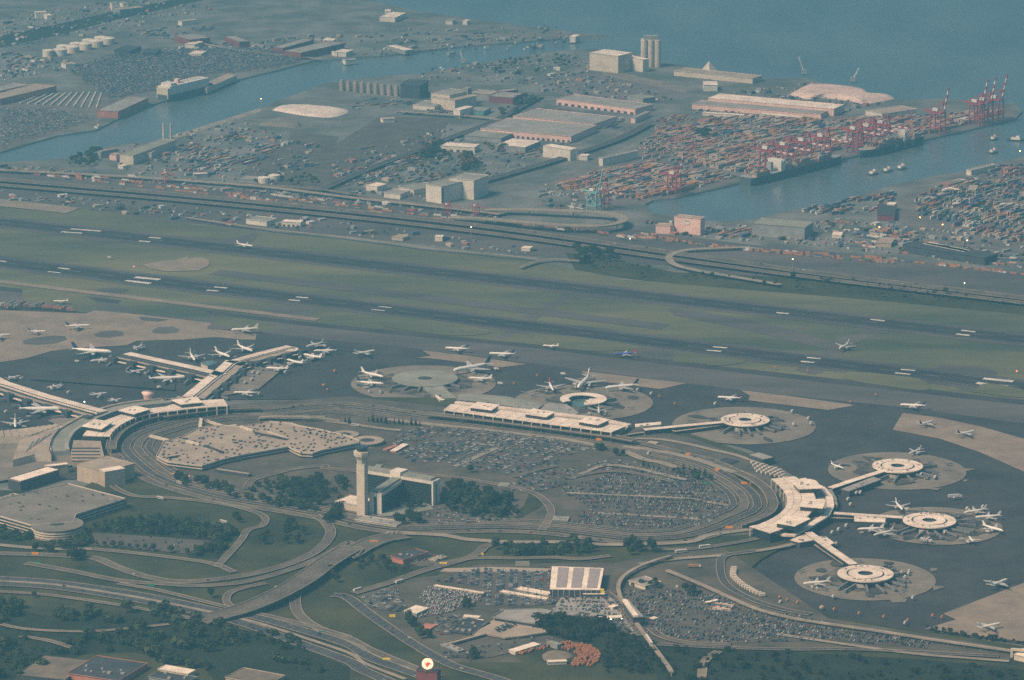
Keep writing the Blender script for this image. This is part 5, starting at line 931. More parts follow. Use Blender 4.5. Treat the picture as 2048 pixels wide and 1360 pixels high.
# ================================================================== AIRCRAFT  (unit length along +X, nose at +0.5)
def plane_proto(kind, fin, body='planewhite'):
    wide = kind == 'wide'; rj = kind == 'regional'
    R0 = 0.047 if wide else (0.046 if not rj else 0.044); zc = R0+0.045
    prof = [(-.50, .006, .55), (-.44, .014, .45), (-.36, .026, .3), (-.26, R0*.86, .12), (-.16, R0, 0), (.34, R0, 0), (.41, R0*.9, -.04), (.455, R0*.7, -.12), (.485, R0*.42, -.22), (.5, .004, -.3)]
    f = MB(); n = 14; v = []
    for x, r, dz in prof:
        for i in range(n): a = 2*math.pi*i/n; v.append((x, r*math.cos(a), zc+dz*R0+r*math.sin(a)))
    f.add(v, [[j*n+i, (j+1)*n+i, (j+1)*n+(i+1) % n, j*n+(i+1) % n] for j in range(len(prof)-1) for i in range(n)]+[list(range(n)), list(range((len(prof)-1)*n+n-1, (len(prof)-1)*n-1, -1))])
    parts = [('fuselage', f, body, True)]
    w = MB(); w.add([(.452, y, zc+z) for y, z in ((-.022, .012), (.022, .012))]+[(.47, y, zc+z) for y, z in ((-.016, -.002), (.016, -.002))], [[0, 1, 3, 2]]); w.add([(.43, s*.0345, zc+.022) for s in (-1, 1)]+[(.458, s*.024, zc+.014) for s in (-1, 1)], [[0, 1, 3, 2]])
    parts.append(('cockpit_window', w, 'glass', False, True))
    def slab_(pts, th): return [(x, y, z+t*th) for t in (-.5, .5) for x, y, z in pts], [[3, 2, 1, 0], [4, 5, 6, 7], [0, 1, 5, 4], [1, 2, 6, 5], [2, 3, 7, 6], [3, 0, 4, 7]]
    span = .47 if not rj else .42
    for s in (-1, 1):
        m = MB(); zr = zc-R0*.55; m.add(*slab_([(.13, s*R0*.6, zr), (-.085, s*R0*.6, zr), (-.20, s*span, zr+.035), (-.15, s*span, zr+.035)], .011)); m.add(*slab_([(-.165, s*span, zr+.035), (-.20, s*span, zr+.035), (-.225, s*(span+.008), zr+.075), (-.205, s*(span+.008), zr+.075)], .006)); parts.append(('wing', m, 'planegrey'))
        m = MB(); m.add(*slab_([(-.37, s*.012, zc+R0*.4), (-.455, s*.012, zc+R0*.4), (-.505, s*.17, zc+R0*.7), (-.46, s*.17, zc+R0*.7)], .007)); parts.append(('tailplane', m, 'planegrey'))
        ex, ey, ez, er = ((.085, .15, zc-R0*1.05, .027 if wide else .023) if not rj else (-.27, .062, zc+R0*.35, .02))
        m = MB(); pr = [(-.05, er*.6), (-.02, er), (.03, er), (.045, er*.85)]; vv = [(ex+x, s*ey+r*math.cos(6.283*i/10), ez+r*math.sin(6.283*i/10)) for x, r in pr for i in range(10)]
        m.add(vv, [[j*10+i, (j+1)*10+i, (j+1)*10+(i+1) % 10, j*10+(i+1) % 10] for j in range(3) for i in range(10)]+[list(range(10)), list(range(39, 29, -1))]); m.bar((ex-.02, s*ey, ez+er*.7), (ex-.03, s*(ey if not rj else ey*.5), zr+.01 if not rj else ez), .008)
        parts.append(('engine', m, 'engine'))
        m = MB(); m.bar((-.03, s*.05, zc-R0*.4), (-.03, s*.05, .014), .007); m.add([(-.03+.014*math.cos(6.283*i/10), s*.05+d, .014+.014*math.sin(6.283*i/10)) for d in (-.012, .012) for i in range(10)], [[i, (i+1) % 10, 10+(i+1) % 10, 10+i] for i in range(10)]+[list(range(9, -1, -1)), list(range(10, 20))]); parts.append(('landing_gear', m, 'tyre'))
    m = MB(); m.bar((.40, 0, zc-R0*.6), (.40, 0, .01), .006); m.box((.40, 0), (1, 0), .022, .018, 0, .02); parts.append(('nose_gear', m, 'tyre'))
    m = MB(); t0 = zc+R0*.55; fv = [(-.31, 0, t0), (-.45, 0, t0), (-.515, 0, t0+.155), (-.45, 0, t0+.155)]; th = .006
    m.add([(x, d*th, z_) for d in (-1, 1) for x, y, z_ in fv], [[0, 1, 2, 3], [7, 6, 5, 4], [0, 4, 5, 1], [1, 5, 6, 2], [2, 6, 7, 3], [3, 7, 4, 0]]); parts.append(('tail_fin', m, fin))
    return proto(parts)
PL = {'jb': plane_proto('narrow', 'finblue'), 'jw': plane_proto('narrow', 'planewhite'), 'jp': plane_proto('narrow', 'finpurple'), 'wb': plane_proto('wide', 'finblue'), 'wr': plane_proto('narrow', 'finred'), 'sw': plane_proto('narrow', 'finred', 'planeblue'), 'rw': plane_proto('regional', 'planewhite'), 'rb': plane_proto('regional', 'finblue'), 'wd': plane_proto('wide', 'finblue'), 'ww': plane_proto('wide', 'planewhite')}
FIN = {'jb': 'dark blue', 'jw': 'white', 'jp': 'purple', 'wb': 'dark blue', 'wr': 'red', 'rw': 'white', 'rb': 'dark blue', 'wd': 'dark blue', 'ww': 'white'}
AIR = [  # sheet nose tail kind where
 ('4', '530,632', '385,638', 'jb', 'taxiing over the pale concrete apron'), ('4', '272,664', '165,665', 'rb', 'trailing another jet on the pale concrete apron'), ('4', '65,686', '-70,700', 'jw', 'leaving the pale concrete apron by the service vehicles'),
 ('4', '1352,660', '1512,653', 'jw', 'on the tip of the pale concrete apron'), ('4', '655,797', '420,783', 'wb', 'parked beyond the gate towers'), ('4', '505,842', '675,826', 'rw', 'parked behind a large jet near the inner pier arm'),
 ('4', '862,887', '738,912', 'rb', 'standing below the inner pier arm'), ('4', '1085,942', '872,952', 'wb', 'parked inside the pier fork'), ('4', '628,1024', '530,1040', 'rw', 'beside the ridged pier near the ramp tower'), ('4', '712,1058', '638,1075', 'rw', 'tucked behind the curved gallery'),
 ('4', '370,1130', '112,1133', 'wb', 'parked in front of the ridged pier'), ('4', '315,485', '397,487', 'rw', 'alone on the taxiway beyond the apron vehicles'), ('4', '1140,838', '1112,797', 'jw', 'nosed in at the fork atrium'), ('4', '1345,818', '1258,786', 'jw', 'nosed in at the bend of the branching pier'),
 ('4', '1485,788', '1380,748', 'jw', 'nosed in on the far side of the outer arm'), ('4', '1792,757', '1898,733', 'jw', 'at the outer arm tip, first in line'), ('4', '1843,780', '1962,779', 'jb', 'at the outer arm tip, second in line'), ('4', '1775,802', '1885,825', 'jw', 'at the outer arm tip, third in line'),
 ('R', '1425,378', '1620,430', 'jw', 'with its tail on the dark taxilane'), ('R', '1190,475', '1438,487', 'jw', 'backed away from the outer arm stands'), ('R', '812,762', '1072,768', 'jb', 'parked at the end of the curved terminal'), ('4', '785,768', '835,745', 'rw', 'at the tip of the inner pier arm'),
 ('4', '115,925', '42,938', 'rb', 'behind the ridged pier'), ('S', '580,225', '695,205', 'rw', 'at the back of the ridged pier'), ('S', '182,705', '178,612', 'jw', 'facing the saw-tooth hall'), ('4', '1472,166', '1392,154', 'jw', 'rolling on the far runway'),
 ('5', '632,764', '772,772', 'jb', 'leading the taxi queue'), ('5', '890,797', '1042,803', 'jb', 'second in the taxi queue beyond the pale slab'), ('5', '1203,746', '1297,751', 'rw', 'farther out on the grey taxiway'), ('5', '1628,800', '1742,795', 'sw', ''),
 ('5', '226,780', '105,803', 'jw', 'crossing the apron by the outer arm'), ('5', '272,936', '140,908', 'jw', 'on the green-roofed disc, farther of a pair'), ('5', '274,976', '116,966', 'jb', 'on the green-roofed disc, nearer of a pair'), ('5', '678,906', '905,868', 'wd', 'standing on the edge of the green-roofed disc'),
 ('5', '768,940', '908,946', 'jw', 'beside the large jet on the green-roofed disc'), ('5', '1274,1032', '1232,955', 'wr', 'on the disc of the broken ring'), ('5', '1408,1008', '1480,938', 'ww', 'nosed against the broken ring roof'), ('5', '1570,1003', '1765,987', 'wb', 'beside the broken ring'),
 ('5', '1533,1146', '1531,1108', 'rw', 'facing the long terminal'), ('6', '258,1052', '388,1060', 'jp', 'taxiing past the lone round pier'), ('6', '1322,1097', '1474,1106', 'jb', 'taxiing toward the curved concrete taxiway'), ('6', '1514,1192', '1444,1215', 'jp', 'on the curved concrete taxiway, leading'), ('6', '1750,1252', '1670,1270', 'jp', 'on the curved concrete taxiway, following'),
 ('6', '966,768', '1026,738', 'jw', 'crossing between the runways'), ('9', '990,119', '918,96', 'rw', 'at the edge of the upper pier disc'), ('K', '702,132', '848,76', 'rw', 'behind the upper pier'), ('K', '624,790', '543,705', 'jw', 'on the far stand of the busy middle pier'), ('K', '1402,818', '1560,795', 'jw', 'on the outer stands of the busy middle pier'),
 ('K', '1528,878', '1730,866', 'jw', 'with its tail clear of the busy middle pier'), ('K', '1768,1032', '1595,985', 'jw', 'at the outer rim of the busy middle pier'), ('K', '1403,1098', '1458,1170', 'rw', 'nosed in at the front of the busy middle pier'), ('K', '942,1105', '876,1160', 'rw', 'on the front stand of the busy middle pier'),
 ('K', '138,1020', '372,1012', 'jw', 'parked below the pier lounge'), ('K', '328,1082', '488,1045', 'jw', 'crossing in front of the jet below the pier lounge'), ('9', '763,800', '907,789', 'jw', 'on the disc of the diagonal-link pier'), ('9', '1952,775', '1850,817', 'jw', 'turning on the dark apron'), ('9', '1894,1037', '1800,1058', 'jw', 'on the broad concrete apron corner'),
]
APOS = []
for r, a, b, k, where in AIR:
    p, q = W(f'{r} {a} {b}', 3.0); lo_, hi_ = (50, 66) if k[0] == 'w' and k != 'wr' else (24, 32) if k[0] == 'r' else (34, 43); L = max(lo_, min(hi_, (p-q).length)); d = p-q; c = (p+q)/2; c.z = LAYER[0]+0.02
    sz = 'large' if L >= 50 else 'small' if L < 33 else 'mid-size'; APOS.append((c.copy(), math.atan2(d.y, d.x), L))
    lab = 'blue airliner with a red tail taxiing on the grey taxiway' if k == 'sw' else f'{sz} white airliner with {FIN[k]} tail {where}'
    place(PL[k], 'airliner', lab, 'airplane', c, math.atan2(d.y, d.x), L, 'airliners on the ground')

# ================================================================== VEHICLES
def car_mb(n_paint=0):
    m = MB(); v = []
    for x, w, z in ((-2.2, .82, .35), (2.2, .82, .35), (2.25, .78, .75), (1.0, .84, .95), (-1.6, .84, 1.0), (-2.25, .8, .95)): v += [(x, -w, z), (x, w, z)]
    m.add(v, [[2, 3, 5, 4], [4, 5, 7, 6], [6, 7, 9, 8], [8, 9, 11, 10], [10, 11, 1, 0], [0, 2, 4, 6, 8, 10], [11, 9, 7, 5, 3, 1]], 0)
    v = [(.9, -.8, .95), (.9, .8, .95), (.2, .62, 1.45), (.2, -.62, 1.45), (-1.1, -.62, 1.47), (-1.1, .62, 1.47), (-1.75, .8, 1.0), (-1.75, -.8, 1.0)]
    m.add(v, [[0, 1, 2, 3], [4, 5, 6, 7], [0, 3, 4, 7], [1, 6, 5, 2]], 1); m.add(v, [[3, 2, 5, 4]], 0)
    for x in (-1.35, 1.4):
        for s in (-1, 1): m.add([(x+.32*math.cos(1.047*i), s*.84, .32+.32*math.sin(1.047*i)) for i in range(6)], [list(range(6)) if s < 0 else list(range(5, -1, -1))], 2)
    return m
CARS = {k: proto([('car', car_mb(), ['car_'+k, 'glass', 'tyre'])]) for k in CARC}
POOL = []      # (distance, x, y, z, rot, colour, where, group)
def addcar(p, ang, col, where, grp, z): POOL.append(((p[0]**2+p[1]**2), p[0], p[1], z, ang, col, where, grp))
CW = ['white', 'silver', 'grey', 'black', 'blue', 'red']
def fill(key, dirs, prob, weights, where, grp, z=None, pitch=15.5, sp=2.75, wave=0.0):
    poly = LOTS[key]; a, b = W(dirs); u = unit2(b-a); n = Vector((-u.y, u.x)); c = sum(poly, Vector())/len(poly); rng = random.Random(len(where)*31+len(poly)); zz = z if z is not None else LAYER[0]+0.06
    ext = max((p-c).length for p in poly); k = int(2*ext/pitch)+1
    for i in range(-k, k):
        for half in (0, 5.4):
            for j in range(int(-ext/sp), int(ext/sp)):
                f = prob*(1+wave*noise.noise(Vector((j*.06, i*.35+half, prob*9))))
                if rng.random() > f: continue
                p = Vector((c.x, c.y))+u*(j*sp)+n*(i*pitch/1.0+half)
                if inside(p, poly): addcar(p, math.atan2(n.y, n.x)+(math.pi if rng.random() < .5 else 0), rng.choices(CW, weights)[0], where, grp, zz)
MIX = [2, 3, 4, 4, 1, .4]
fill('oval', '8 1345,268 2048,300', .5, MIX, 'parked in the oval car park with pale medians', 'cars in the oval car park', wave=.8)
fill('between', 'p 1000,985 1230,925', .4, MIX, 'in the overflow lot between the two car parks', 'cars in the overflow lot', wave=.8)
fill('central', 'L 300,1160 780,940', .45, MIX, 'parked in the central car park', 'cars in the central car park', wave=1.2)
fill('east', '9 0,1000 900,1120', .5, MIX, 'parked inside the guideway curve', 'cars inside the guideway curve', wave=1.0)
fill('rental', 'Q 1700,300 1690,480', .8, MIX, 'parked in the hire-car rows', 'hire cars in rows', wave=.7); fill('white', 'Q 800,520 1400,600', .55, [9, 2, 1, .6, .2, .3], 'in the lot packed with white vehicles', 'white vehicles packed together', pitch=9)
fill('corner', 'Q 100,700 400,480', .5, MIX, 'in the small lot at the road fork', 'cars at the road fork'); fill('lower', 'Q 900,1000 1300,850', .35, MIX, 'behind the low dark sheds', 'cars behind the dark sheds')
fill('deck', 'O 640,720 1400,720', .5, [2, 2, 3, 4, 1, .5], 'on the raised hire-car deck', 'cars on the raised deck', z=4.6); fill('station', 'O 1250,900 1500,900', .45, MIX, 'in the lot below the lit canopy', 'cars below the lit canopy')
fill('shed', 'Q 560,180 900,180', .3, MIX, 'beside the brick sunken-roof hall', 'cars beside the brick hall'); fill('treeline', '7 560,540 1180,570', .05, MIX, 'in the tree-edged car park', 'cars in the tree-edged car park'); fill('truckyard', 'Q 1000,1200 2000,1080', .12, MIX, 'in the yard by the rust stacks', 'cars by the rust stacks')
fill('hotel', 'T 1500,1250 2300,1150', .3, MIX, 'in the tree-shaded hotel car park', 'cars of the hotel')
LOTS['gar'] = W(GAR, 11); LOTS['gar'] = [Vector((p.x, p.y, 0)) for p in LOTS['gar']]
fill('gar', 'N 300,700 1600,900', .13, [.5, 1, 3, 5, 1, .4], 'on the roof of the sprawling tan garage', 'cars on the garage roof', z=10.75, wave=1.9)
LOTS['gar2'] = [Vector((p.x, p.y, 0)) for p in W('7 -60,310 0,295 400,205 720,285 440,370 200,420', 16)]; fill('gar2', '7 0,350 400,230', .03, [.5, 1, 3, 5, 1, .4], 'on the grey-roofed garage', 'cars on the grey garage roof', z=15.75)
LOTS['tdeck'] = [Vector((p.x, p.y, 0)) for p in W('Q 1560,920 1760,840 1860,860 1640,970', 6)]; fill('tdeck', 'Q 1560,920 1760,840', .9, [.3, 1, 3, 5, 1, .2], 'on the tan deck with a forked ramp', 'cars on the tan deck', z=5.75, pitch=11)
LOTS['v1'] = W('1 400,420 640,330 1000,300 1500,290 1800,345 1640,390 1380,425 1200,435 900,530 640,580 560,530'); fill('v1', '1 600,500 1300,330', .8, [.8, 3, 4, 3, 1, .2], 'in the huge vehicle yard of the far quay', 'new cars on the far quay', pitch=13)
LOTS['v2'] = W('1 0,640 180,640 330,650 560,700 330,770 0,870'); fill('v2', '1 0,800 500,690', .5, [1, 3, 4, 3, 1, .2], 'on the far bank yard', 'cars on the far bank')
# moving cars on the roads
rng = random.Random(3)
def traffic(s, n, where, grp, off=4.0, z=None, zs=None):
    q = smooth_line(W(s), 5); L = resample(q, max(8, n*3))
    for i in rng.sample(range(len(L)-1), min(n, len(L)-1)):
        d = L[i+1]-L[i]; u = unit2(d); o = rng.choice((-off, off, -off*.3, off*.3)); p = L[i]+Vector((-u.y*o, u.x*o, 0)); zz = LAYER[0]+.95+(zs or 0)
        if zs: f = 1-zs/HCAM; p = Vector((p.x*f, p.y*f, 0))
        addcar(p, math.atan2(u.y, u.x), rng.choices(CW, MIX)[0], where, grp, zz)
RD = {q[2]: q[0] for q in R}
traffic(RD['motorway carriageway towards the terminals'], 10, 'driving on the motorway towards the terminals', 'motorway traffic', 6); traffic(RD['motorway carriageway away from the terminals'], 14, 'driving on the motorway away from the terminals', 'motorway traffic', 6); traffic(RD['sweeping ramp to the ring road'], 9, 'on the sweeping ramp', 'ramp traffic'); traffic(RD['boulevard past the hire-car lots'], 10, 'on the boulevard past the hire-car lots', 'boulevard traffic')
traffic(RD['far motorway carriageway'], 40, 'on the far motorway', 'far motorway traffic', 9); traffic(ring_px, 60, 'on the terminal ring road', 'ring road traffic', 5)
POOL.sort(key=lambda t: t[0])
for d, x, y, z_, a, c, where, g in POOL[:300]: place(CARS[c], 'car', f'{c} car {where}', 'car', (x, y, z_), a, 1.0, g)
def stuff_mesh(name, template, items, mats_of, label, parent=None):
    """items: (x, y, z, rot, material-list index base)"""
    tv = np.array(template.v); nv = len(tv); V = []; F = []; MI = []; sl = {}
    mats = []
    for x, y, z_, a, mk, sc_ in items:
        c_, s_ = math.cos(a), math.sin(a); t = tv*np.array(sc_); o = len(V)*nv
        V.append(np.stack([x+t[:, 0]*c_-t[:, 1]*s_, y+t[:, 0]*s_+t[:, 1]*c_, z_+t[:, 2]], 1))
        for f, mi in zip(template.f, template.m):
            F.append([i+o for i in f]); k = mats_of(mk, mi)
            if k not in sl: sl[k] = len(mats); mats.append(k)
            MI.append(sl[k])
    V = np.concatenate(V); c = V.mean(0); me = bpy.data.meshes.new(name); me.from_pydata((V-c).tolist(), [], F)
    for k in mats: me.materials.append(M(k))
    me.polygons.foreach_set('material_index', MI); o = bpy.data.objects.new(name, me); COL.objects.link(o); o.location = c.tolist(); return struct(o, label, 'stuff')
ct = car_mb(); ct2 = MB(); ct2.v = ct.v; ct2.f = ct.f[:12]; ct2.m = ct.m[:12]
stuff_mesh('parked_cars', ct2, [(x, y, z_, a, c, (1, 1, 1)) for d, x, y, z_, a, c, w_, g in POOL[300:]], lambda c, mi: 'car_'+c if mi == 0 else 'glass', 'hundreds of cars parked in rows across the lots')
# trucks, buses, apron vehicles
def truck_proto(col, cab='car_white'):
    m = MB(); m.box((-1.5, 0), (1, 0), 12.5, 2.5, 1.1, 4.0); c = MB(); c.box((6.4, 0), (1, 0), 2.6, 2.4, .6, 3.0, taper=.9); w = MB()
    for x in (-6.5, -5.2, 3.6, 6.6): w.box((x, 0), (1, 0), 1.0, 2.5, 0, 1.0)
    return proto([('trailer', m, col), ('cab', c, cab), ('wheels', w, 'tyre')])
TR = {'white': truck_proto('car_white'), 'red': truck_proto('box_rust red', 'car_red'), 'orange': truck_proto('box_orange'), 'grey': truck_proto('car_silver')}
bm = MB(); bm.box((0, 0), (1, 0), 12, 2.6, .5, 3.2); bg_ = MB(); bg_.box((0, 0), (1, 0), 11, 2.66, 1.7, 2.6); bw = MB(); [bw.box((x, 0), (1, 0), 1, 2.62, 0, 1) for x in (-4, 4)]
BUS = proto([('body', bm, 'car_white'), ('window_band', bg_, 'glass', False, True), ('wheels', bw, 'tyre')])
def put(pr, name, cat, reg, data, ang_s, label, group, sc_=1.0, z=None):
    a, b = W(ang_s); u = unit2(b-a); ang = math.atan2(u.y, u.x)
    for i, s in enumerate(data.split()): p = W(f'{reg} {s}')[0]; place(pr, name, label, cat, (p.x, p.y, LAYER[0]+.06 if z is None else z), ang, sc_, group)
TP = 'p 0,364 700,428'; TP2 = 'p 1348,512 2048,602'
put(TR['white'], 'truck', 'truck', '1', '300,1050 385,1054 570,1055 735,1073 775,1050 1610,1162 1655,1168 1695,1173 1878,1190', TP, 'white box truck on the rail-side road by the turnpike', 'trucks along the turnpike'); put(TR['red'], 'truck', 'truck', '1', '455,1042 620,1060 1840,1190 1975,1205', TP, 'red box truck on the rail-side road by the turnpike', 'trucks along the turnpike')
put(TR['white'], 'truck', 'truck', '2', '245,1232 690,1283 590,1280 975,1320 1060,1330', TP, 'white box truck beside the looping viaduct road', 'trucks along the turnpike'); put(TR['red'], 'truck', 'truck', '2', '112,1220 435,1250 890,1305 1180,1335', TP, 'red box truck beside the looping viaduct road', 'trucks along the turnpike')
put(TR['white'], 'truck', 'truck', '5', '1310,75 1660,118 1725,122', TP2, 'white box truck near the trumpet ramp', 'trucks along the turnpike'); put(TR['red'], 'truck', 'truck', '5', '1355,70 1550,95', TP2, 'red box truck near the trumpet ramp', 'trucks along the turnpike')
put(BUS, 'bus', 'bus', '7', '940,306 1310,445 1055,215', '7 1000,240 1300,320', 'white bus on the roads below the garage', 'airport buses'); put(BUS, 'bus', 'bus', '8', '120,843 365,795', '8 100,860 300,800', 'white bus on the feeder road', 'airport buses'); put(BUS, 'bus', 'bus', 'L', '385,640 1430,762', 'L 0,670 600,730', 'white bus before the long terminal', 'airport buses', 1.2)
put(BUS, 'bus', 'bus', 'T', '650,165 1905,112 1345,1225 1345,1250', 'T 600,160 700,170', 'white bus near the hotel and conifers', 'airport buses'); put(BUS, 'bus', 'bus', '9', '40,620 180,592 590,345', '9 0,620 200,600', 'white bus near the crescent terminal', 'airport buses', 1.2)
put(TR['white'], 'truck', 'truck', 'K', '1240,655', 'K 1150,660 1290,650', 'white truck crossing the dark apron', 'apron trucks', 1.2); put(TR['orange'], 'truck', 'truck', '9', '120,706', '9 80,706 200,706', 'red trailer rig below the crescent terminal', 'apron trucks', 1.0)
AV = [('L', '775,25 1555,85 1900,152 1700,205 820,195'), ('M', '205,155 730,270 890,315 860,1018'), ('R', '880,520 1030,535 1090,545 940,655 1015,620 1410,530 1100,785 790,615 1740,370 1580,360'), ('J', '1360,545 1260,620 1290,680 1150,975 1240,930 1075,1010 1120,1145'), ('K', '130,600 840,390 1005,420 875,1050 1120,1065 1380,790 1560,770'), ('S', '70,525 720,230 1860,240 800,300 250,640'), ('4', '450,845 930,998 640,235'), ('5', '255,1025 190,1020 930,890 1320,918'), ('6', '785,1180 800,1210 690,1140 240,1095 700,1215'), ('9', '1640,298 620,912 1395,888 930,880 860,945 1350,1035 1330,740 1370,745 1350,765 1375,730')]
vm = MB(); vm.box((0, 0), (1, 0), 7.5, 2.6, .5, 2.8); vc = MB(); vc.box((4.6, 0), (1, 0), 1.8, 2.4, .4, 2.0, taper=.85); vw = MB(); [vw.box((x, 0), (1, 0), .9, 2.5, 0, .8) for x in (-2.4, 2.4)]
VAN = proto([('cargo_box', vm, 'car_white'), ('cab', vc, 'car_silver'), ('wheels', vw, 'tyre')])
for r, s in AV: put(VAN, 'service_vehicle', 'service truck', r, s, 'p 900,700 960,706' if r in 'L4' else 'p 900,760 930,740', 'white ground service truck standing on the apron', 'ground service trucks on the apron', random.uniform(.75, 1.05))
rv = random.Random(44)
for c, an, L in APOS[:1] + APOS[4:11] + APOS[12:25] + APOS[31:39] + APOS[44:55]:
    for k in range(2):
        x = rv.uniform(-.35, .4)*L; y = rv.choice((-1, 1))*rv.uniform(.12, .42)*L; place(VAN, 'service_vehicle', 'white ground service truck attending a parked airliner', 'service truck', (c.x+x*math.cos(an)-y*math.sin(an), c.y+x*math.sin(an)+y*math.cos(an), LAYER[0]+.06), an+rv.choice((0, 1.57, .4)), rv.uniform(.55, .85), 'trucks attending airliners')
cm_ = MB(); cm_.box((0, 0), (1, 0), 3.4, 1.7, .3, 1.5); cm_.box((4.2, 0), (1, 0), 3.4, 1.7, .3, 1.3); cm_.box((7.6, 0), (1, 0), 2.2, 1.5, .2, 1.7); cm_.bar((1.6, 0, .5), (6.6, 0, .5), .3); CART = proto([('baggage_train', cm_, 'car_grey')])
for ky, nb in (('A1', 6), ('A2', 10), ('A3', 12), ('A4', 10), ('B1', 7), ('B2', 8)):
    C, R_ = DISC[ky]
    for k in range(nb): a = rv.uniform(0, 6.283); rr = R_*rv.uniform(.5, .95); place(CART, 'baggage_train', 'grey baggage train on a round concrete stand area', 'baggage cart', (C.x+rr*math.cos(a), C.y+rr*math.sin(a), LAYER[0]+.06), rv.uniform(0, 6.28), 1.0, 'baggage trains on the stands')
OV = MB(); OV.box((0, 0), (1, 0), 6, 2.4, .4, 2.2); OV.box((2.2, 0), (1, 0), 2, 2.2, 2.2, 2.9); OVP = proto([('body', OV, 'dullorange')])
for r, s in (('9', '615,885 720,915 870,945 935,955 1080,978 1225,998 1365,1018 1510,992 1565,1000 660,900'), ('R', '1985,520 1850,680 1900,735'), ('4', '1895,985 1955,900'), ('L', '1250,105 980,195'), ('M', '985,345 1165,430'), ('6', '590,880 780,900 1180,1040 1030,1085')): put(OVP, 'barrier_truck', 'truck', r, s, 'p 900,760 930,740', 'small orange vehicle along the apron edge', 'orange vehicles on the apron', .75)
rnd = random.Random(5)
for s in px('4 20,515 45,525 70,505 100,512 130,508 160,520 190,525 215,520 240,515 265,528 290,530 330,535 370,540 410,545 60,530 100,528'):
    c = rnd.choice(('rust red', 'grey', 'white', 'rust red')); p = G(s[0], s[1]); t = MB()
    if 'CR'+c not in PL: m = MB(); m.box((0, 0), (1, 0), 9, 4, 0, 3.5); w2 = MB(); w2.box((2, 0), (1, 0), 3, 3, 3.5, 5); PL['CR'+c] = proto([('container_body', m, 'box_'+c), ('top_crate', w2, 'box_grey')])
    place(PL['CR'+c], 'equipment_stack', f'{c} equipment stack along the rim of the pale apron', 'equipment', (p.x, p.y, LAYER[0]+.05), rnd.random()*.6, 1.2, 'equipment along the apron rim')

# ================================================================== SHIPS, CRANES, BOATS
QA, QB = G(1348, 396), G(1891, 270); QU = unit2(QB-QA); QN = Vector((QU.y, -QU.x)); QN = QN if QN.y < 0 else -QN; QANG = math.atan2(QU.y, QU.x)
CB = []   # containers: x, y, z, rot, colour
def ship(label, s, beam, deck, hullm, kind, text=None):
    a, b = W(s, -3); d = b-a; L = d.length; u = Vector((d.x/L, d.y/L, 0)); n = Vector((-u.y, u.x, 0)); c = (a+b)/2; c.z = -3
    t = thing('container_ship' if kind == 'box' else 'car_carrier', label, 'ship', c)
    secs = [(-.5, .80, .80), (-.47, .97, .9), (-.3, 1, 1), (.3, 1, .98), (.40, .86, .7), (.46, .55, .3), (.5, .08, .03)]; m = MB(); v = []
    for x, wt, wb in secs:
        o = c+u*(x*L)
        for y, z_ in ((-wb/2*.9, -4.0), (-wt/2, deck), (wt/2, deck), (wb/2*.9, -4.0)): v.append((o.x+n.x*y*beam, o.y+n.y*y*beam, z_))
    f = [[4*i+j, 4*i+4+j, 4*i+5+j, 4*i+1+j] for i in range(len(secs)-1) for j in range(3)]+[[0, 1, 2, 3], [27, 26, 25, 24]]
    m.add(v, f, [1 if i % 3 == 1 else 0 for i in range(18)]+[0, 0]); h = m.build('hull', [hullm, 'steelgrey'], t)
    def bx(x0, x1, w0, z0, z1, mm, nm): m = MB(); m.box(c+u*((x0+x1)/2*L), u, (x1-x0)*L, beam*w0, z0, z1); return m.build(nm, mm, t)
    if kind == 'box':
        sp = bx(-.20, -.155, .9, deck, deck+20, 'steelwhite', 'bridge_house'); m = MB(); m.box(c+u*(-.177*L), u, L*.02, beam*1.02, deck+16, deck+19); m.build('bridge_wing', 'steelwhite', sp)
        bx(-.26, -.235, .3, deck, deck+17, 'steelgrey', 'funnel')
        rs = random.Random(int(L))
        for x0, x1 in ((-.45, -.28), (-.13, .36)):
            x = x0*L
            while x < x1*L-12:
                hN = rs.randint(2, 5)
                for j in range(int(beam*.9/2.6)):
                    y = -beam*.45+1.3+j*2.6; hh = max(1, min(5, hN+rs.randint(-1, 1)))
                    for k in range(hh): q = c+u*(x+6.5)+n*y; CB.append((q.x, q.y, deck+2.6*k, math.atan2(u.y, u.x), rs.choices(list(BOXC), [5, 3, 4, 1, 1.5, .5, .6])[0]))
                x += 13.5
    else:
        bx(-.46, .33, .96, deck, deck+17, 'steelwhite', 'car_decks'); bx(-.499, -.46, .9, deck-8, deck+14, 'wallcream', 'stern_ramp'); bx(-.42, -.30, .8, deck+17, deck+22, 'steelwhite', 'accommodation'); bx(-.22, -.17, .3, deck+17, deck+26, 'wallpink', 'funnel')
        for k in range(5): bx(-.12+.08*k, -.11+.08*k, .5, deck+17, deck+18.5, 'roofgrey', 'vent')
    if text:
        fc = bpy.data.curves.new('letters', 'FONT'); fc.body = text; fc.size = 15; fc.extrude = .15; fc.space_character = 1.9; fo = bpy.data.objects.new('letters', fc); COL.objects.link(fo)
        bpy.context.view_layer.update(); me = bpy.data.meshes.new_from_object(fo); bpy.data.objects.remove(fo); me.materials.append(M('steelwhite'))
        o = bpy.data.objects.new('hull_lettering', me); COL.objects.link(o); o.parent = t
        side = n if n.y < 0 else -n; tu = u if u.x > 0 else -u; pos = tu*(-.02*L)+side*(beam*.5+.12)+Vector((0, 0, 3.5))
        o.matrix_local = Matrix(((tu.x, 0, side.x, pos.x), (tu.y, 0, side.y, pos.y), (0, 1, 0, pos.z), (0, 0, 0, 1)))
    return t, c, u
ship('long container ship lying under the striped crane booms', '3 415,1085 975,945', 34, 12, 'hullblue', 'box')
ship('container ship with M S C on its hull', '3 1430,835 1085,925', 32, 12, 'hullgreen', 'box', 'M S C')
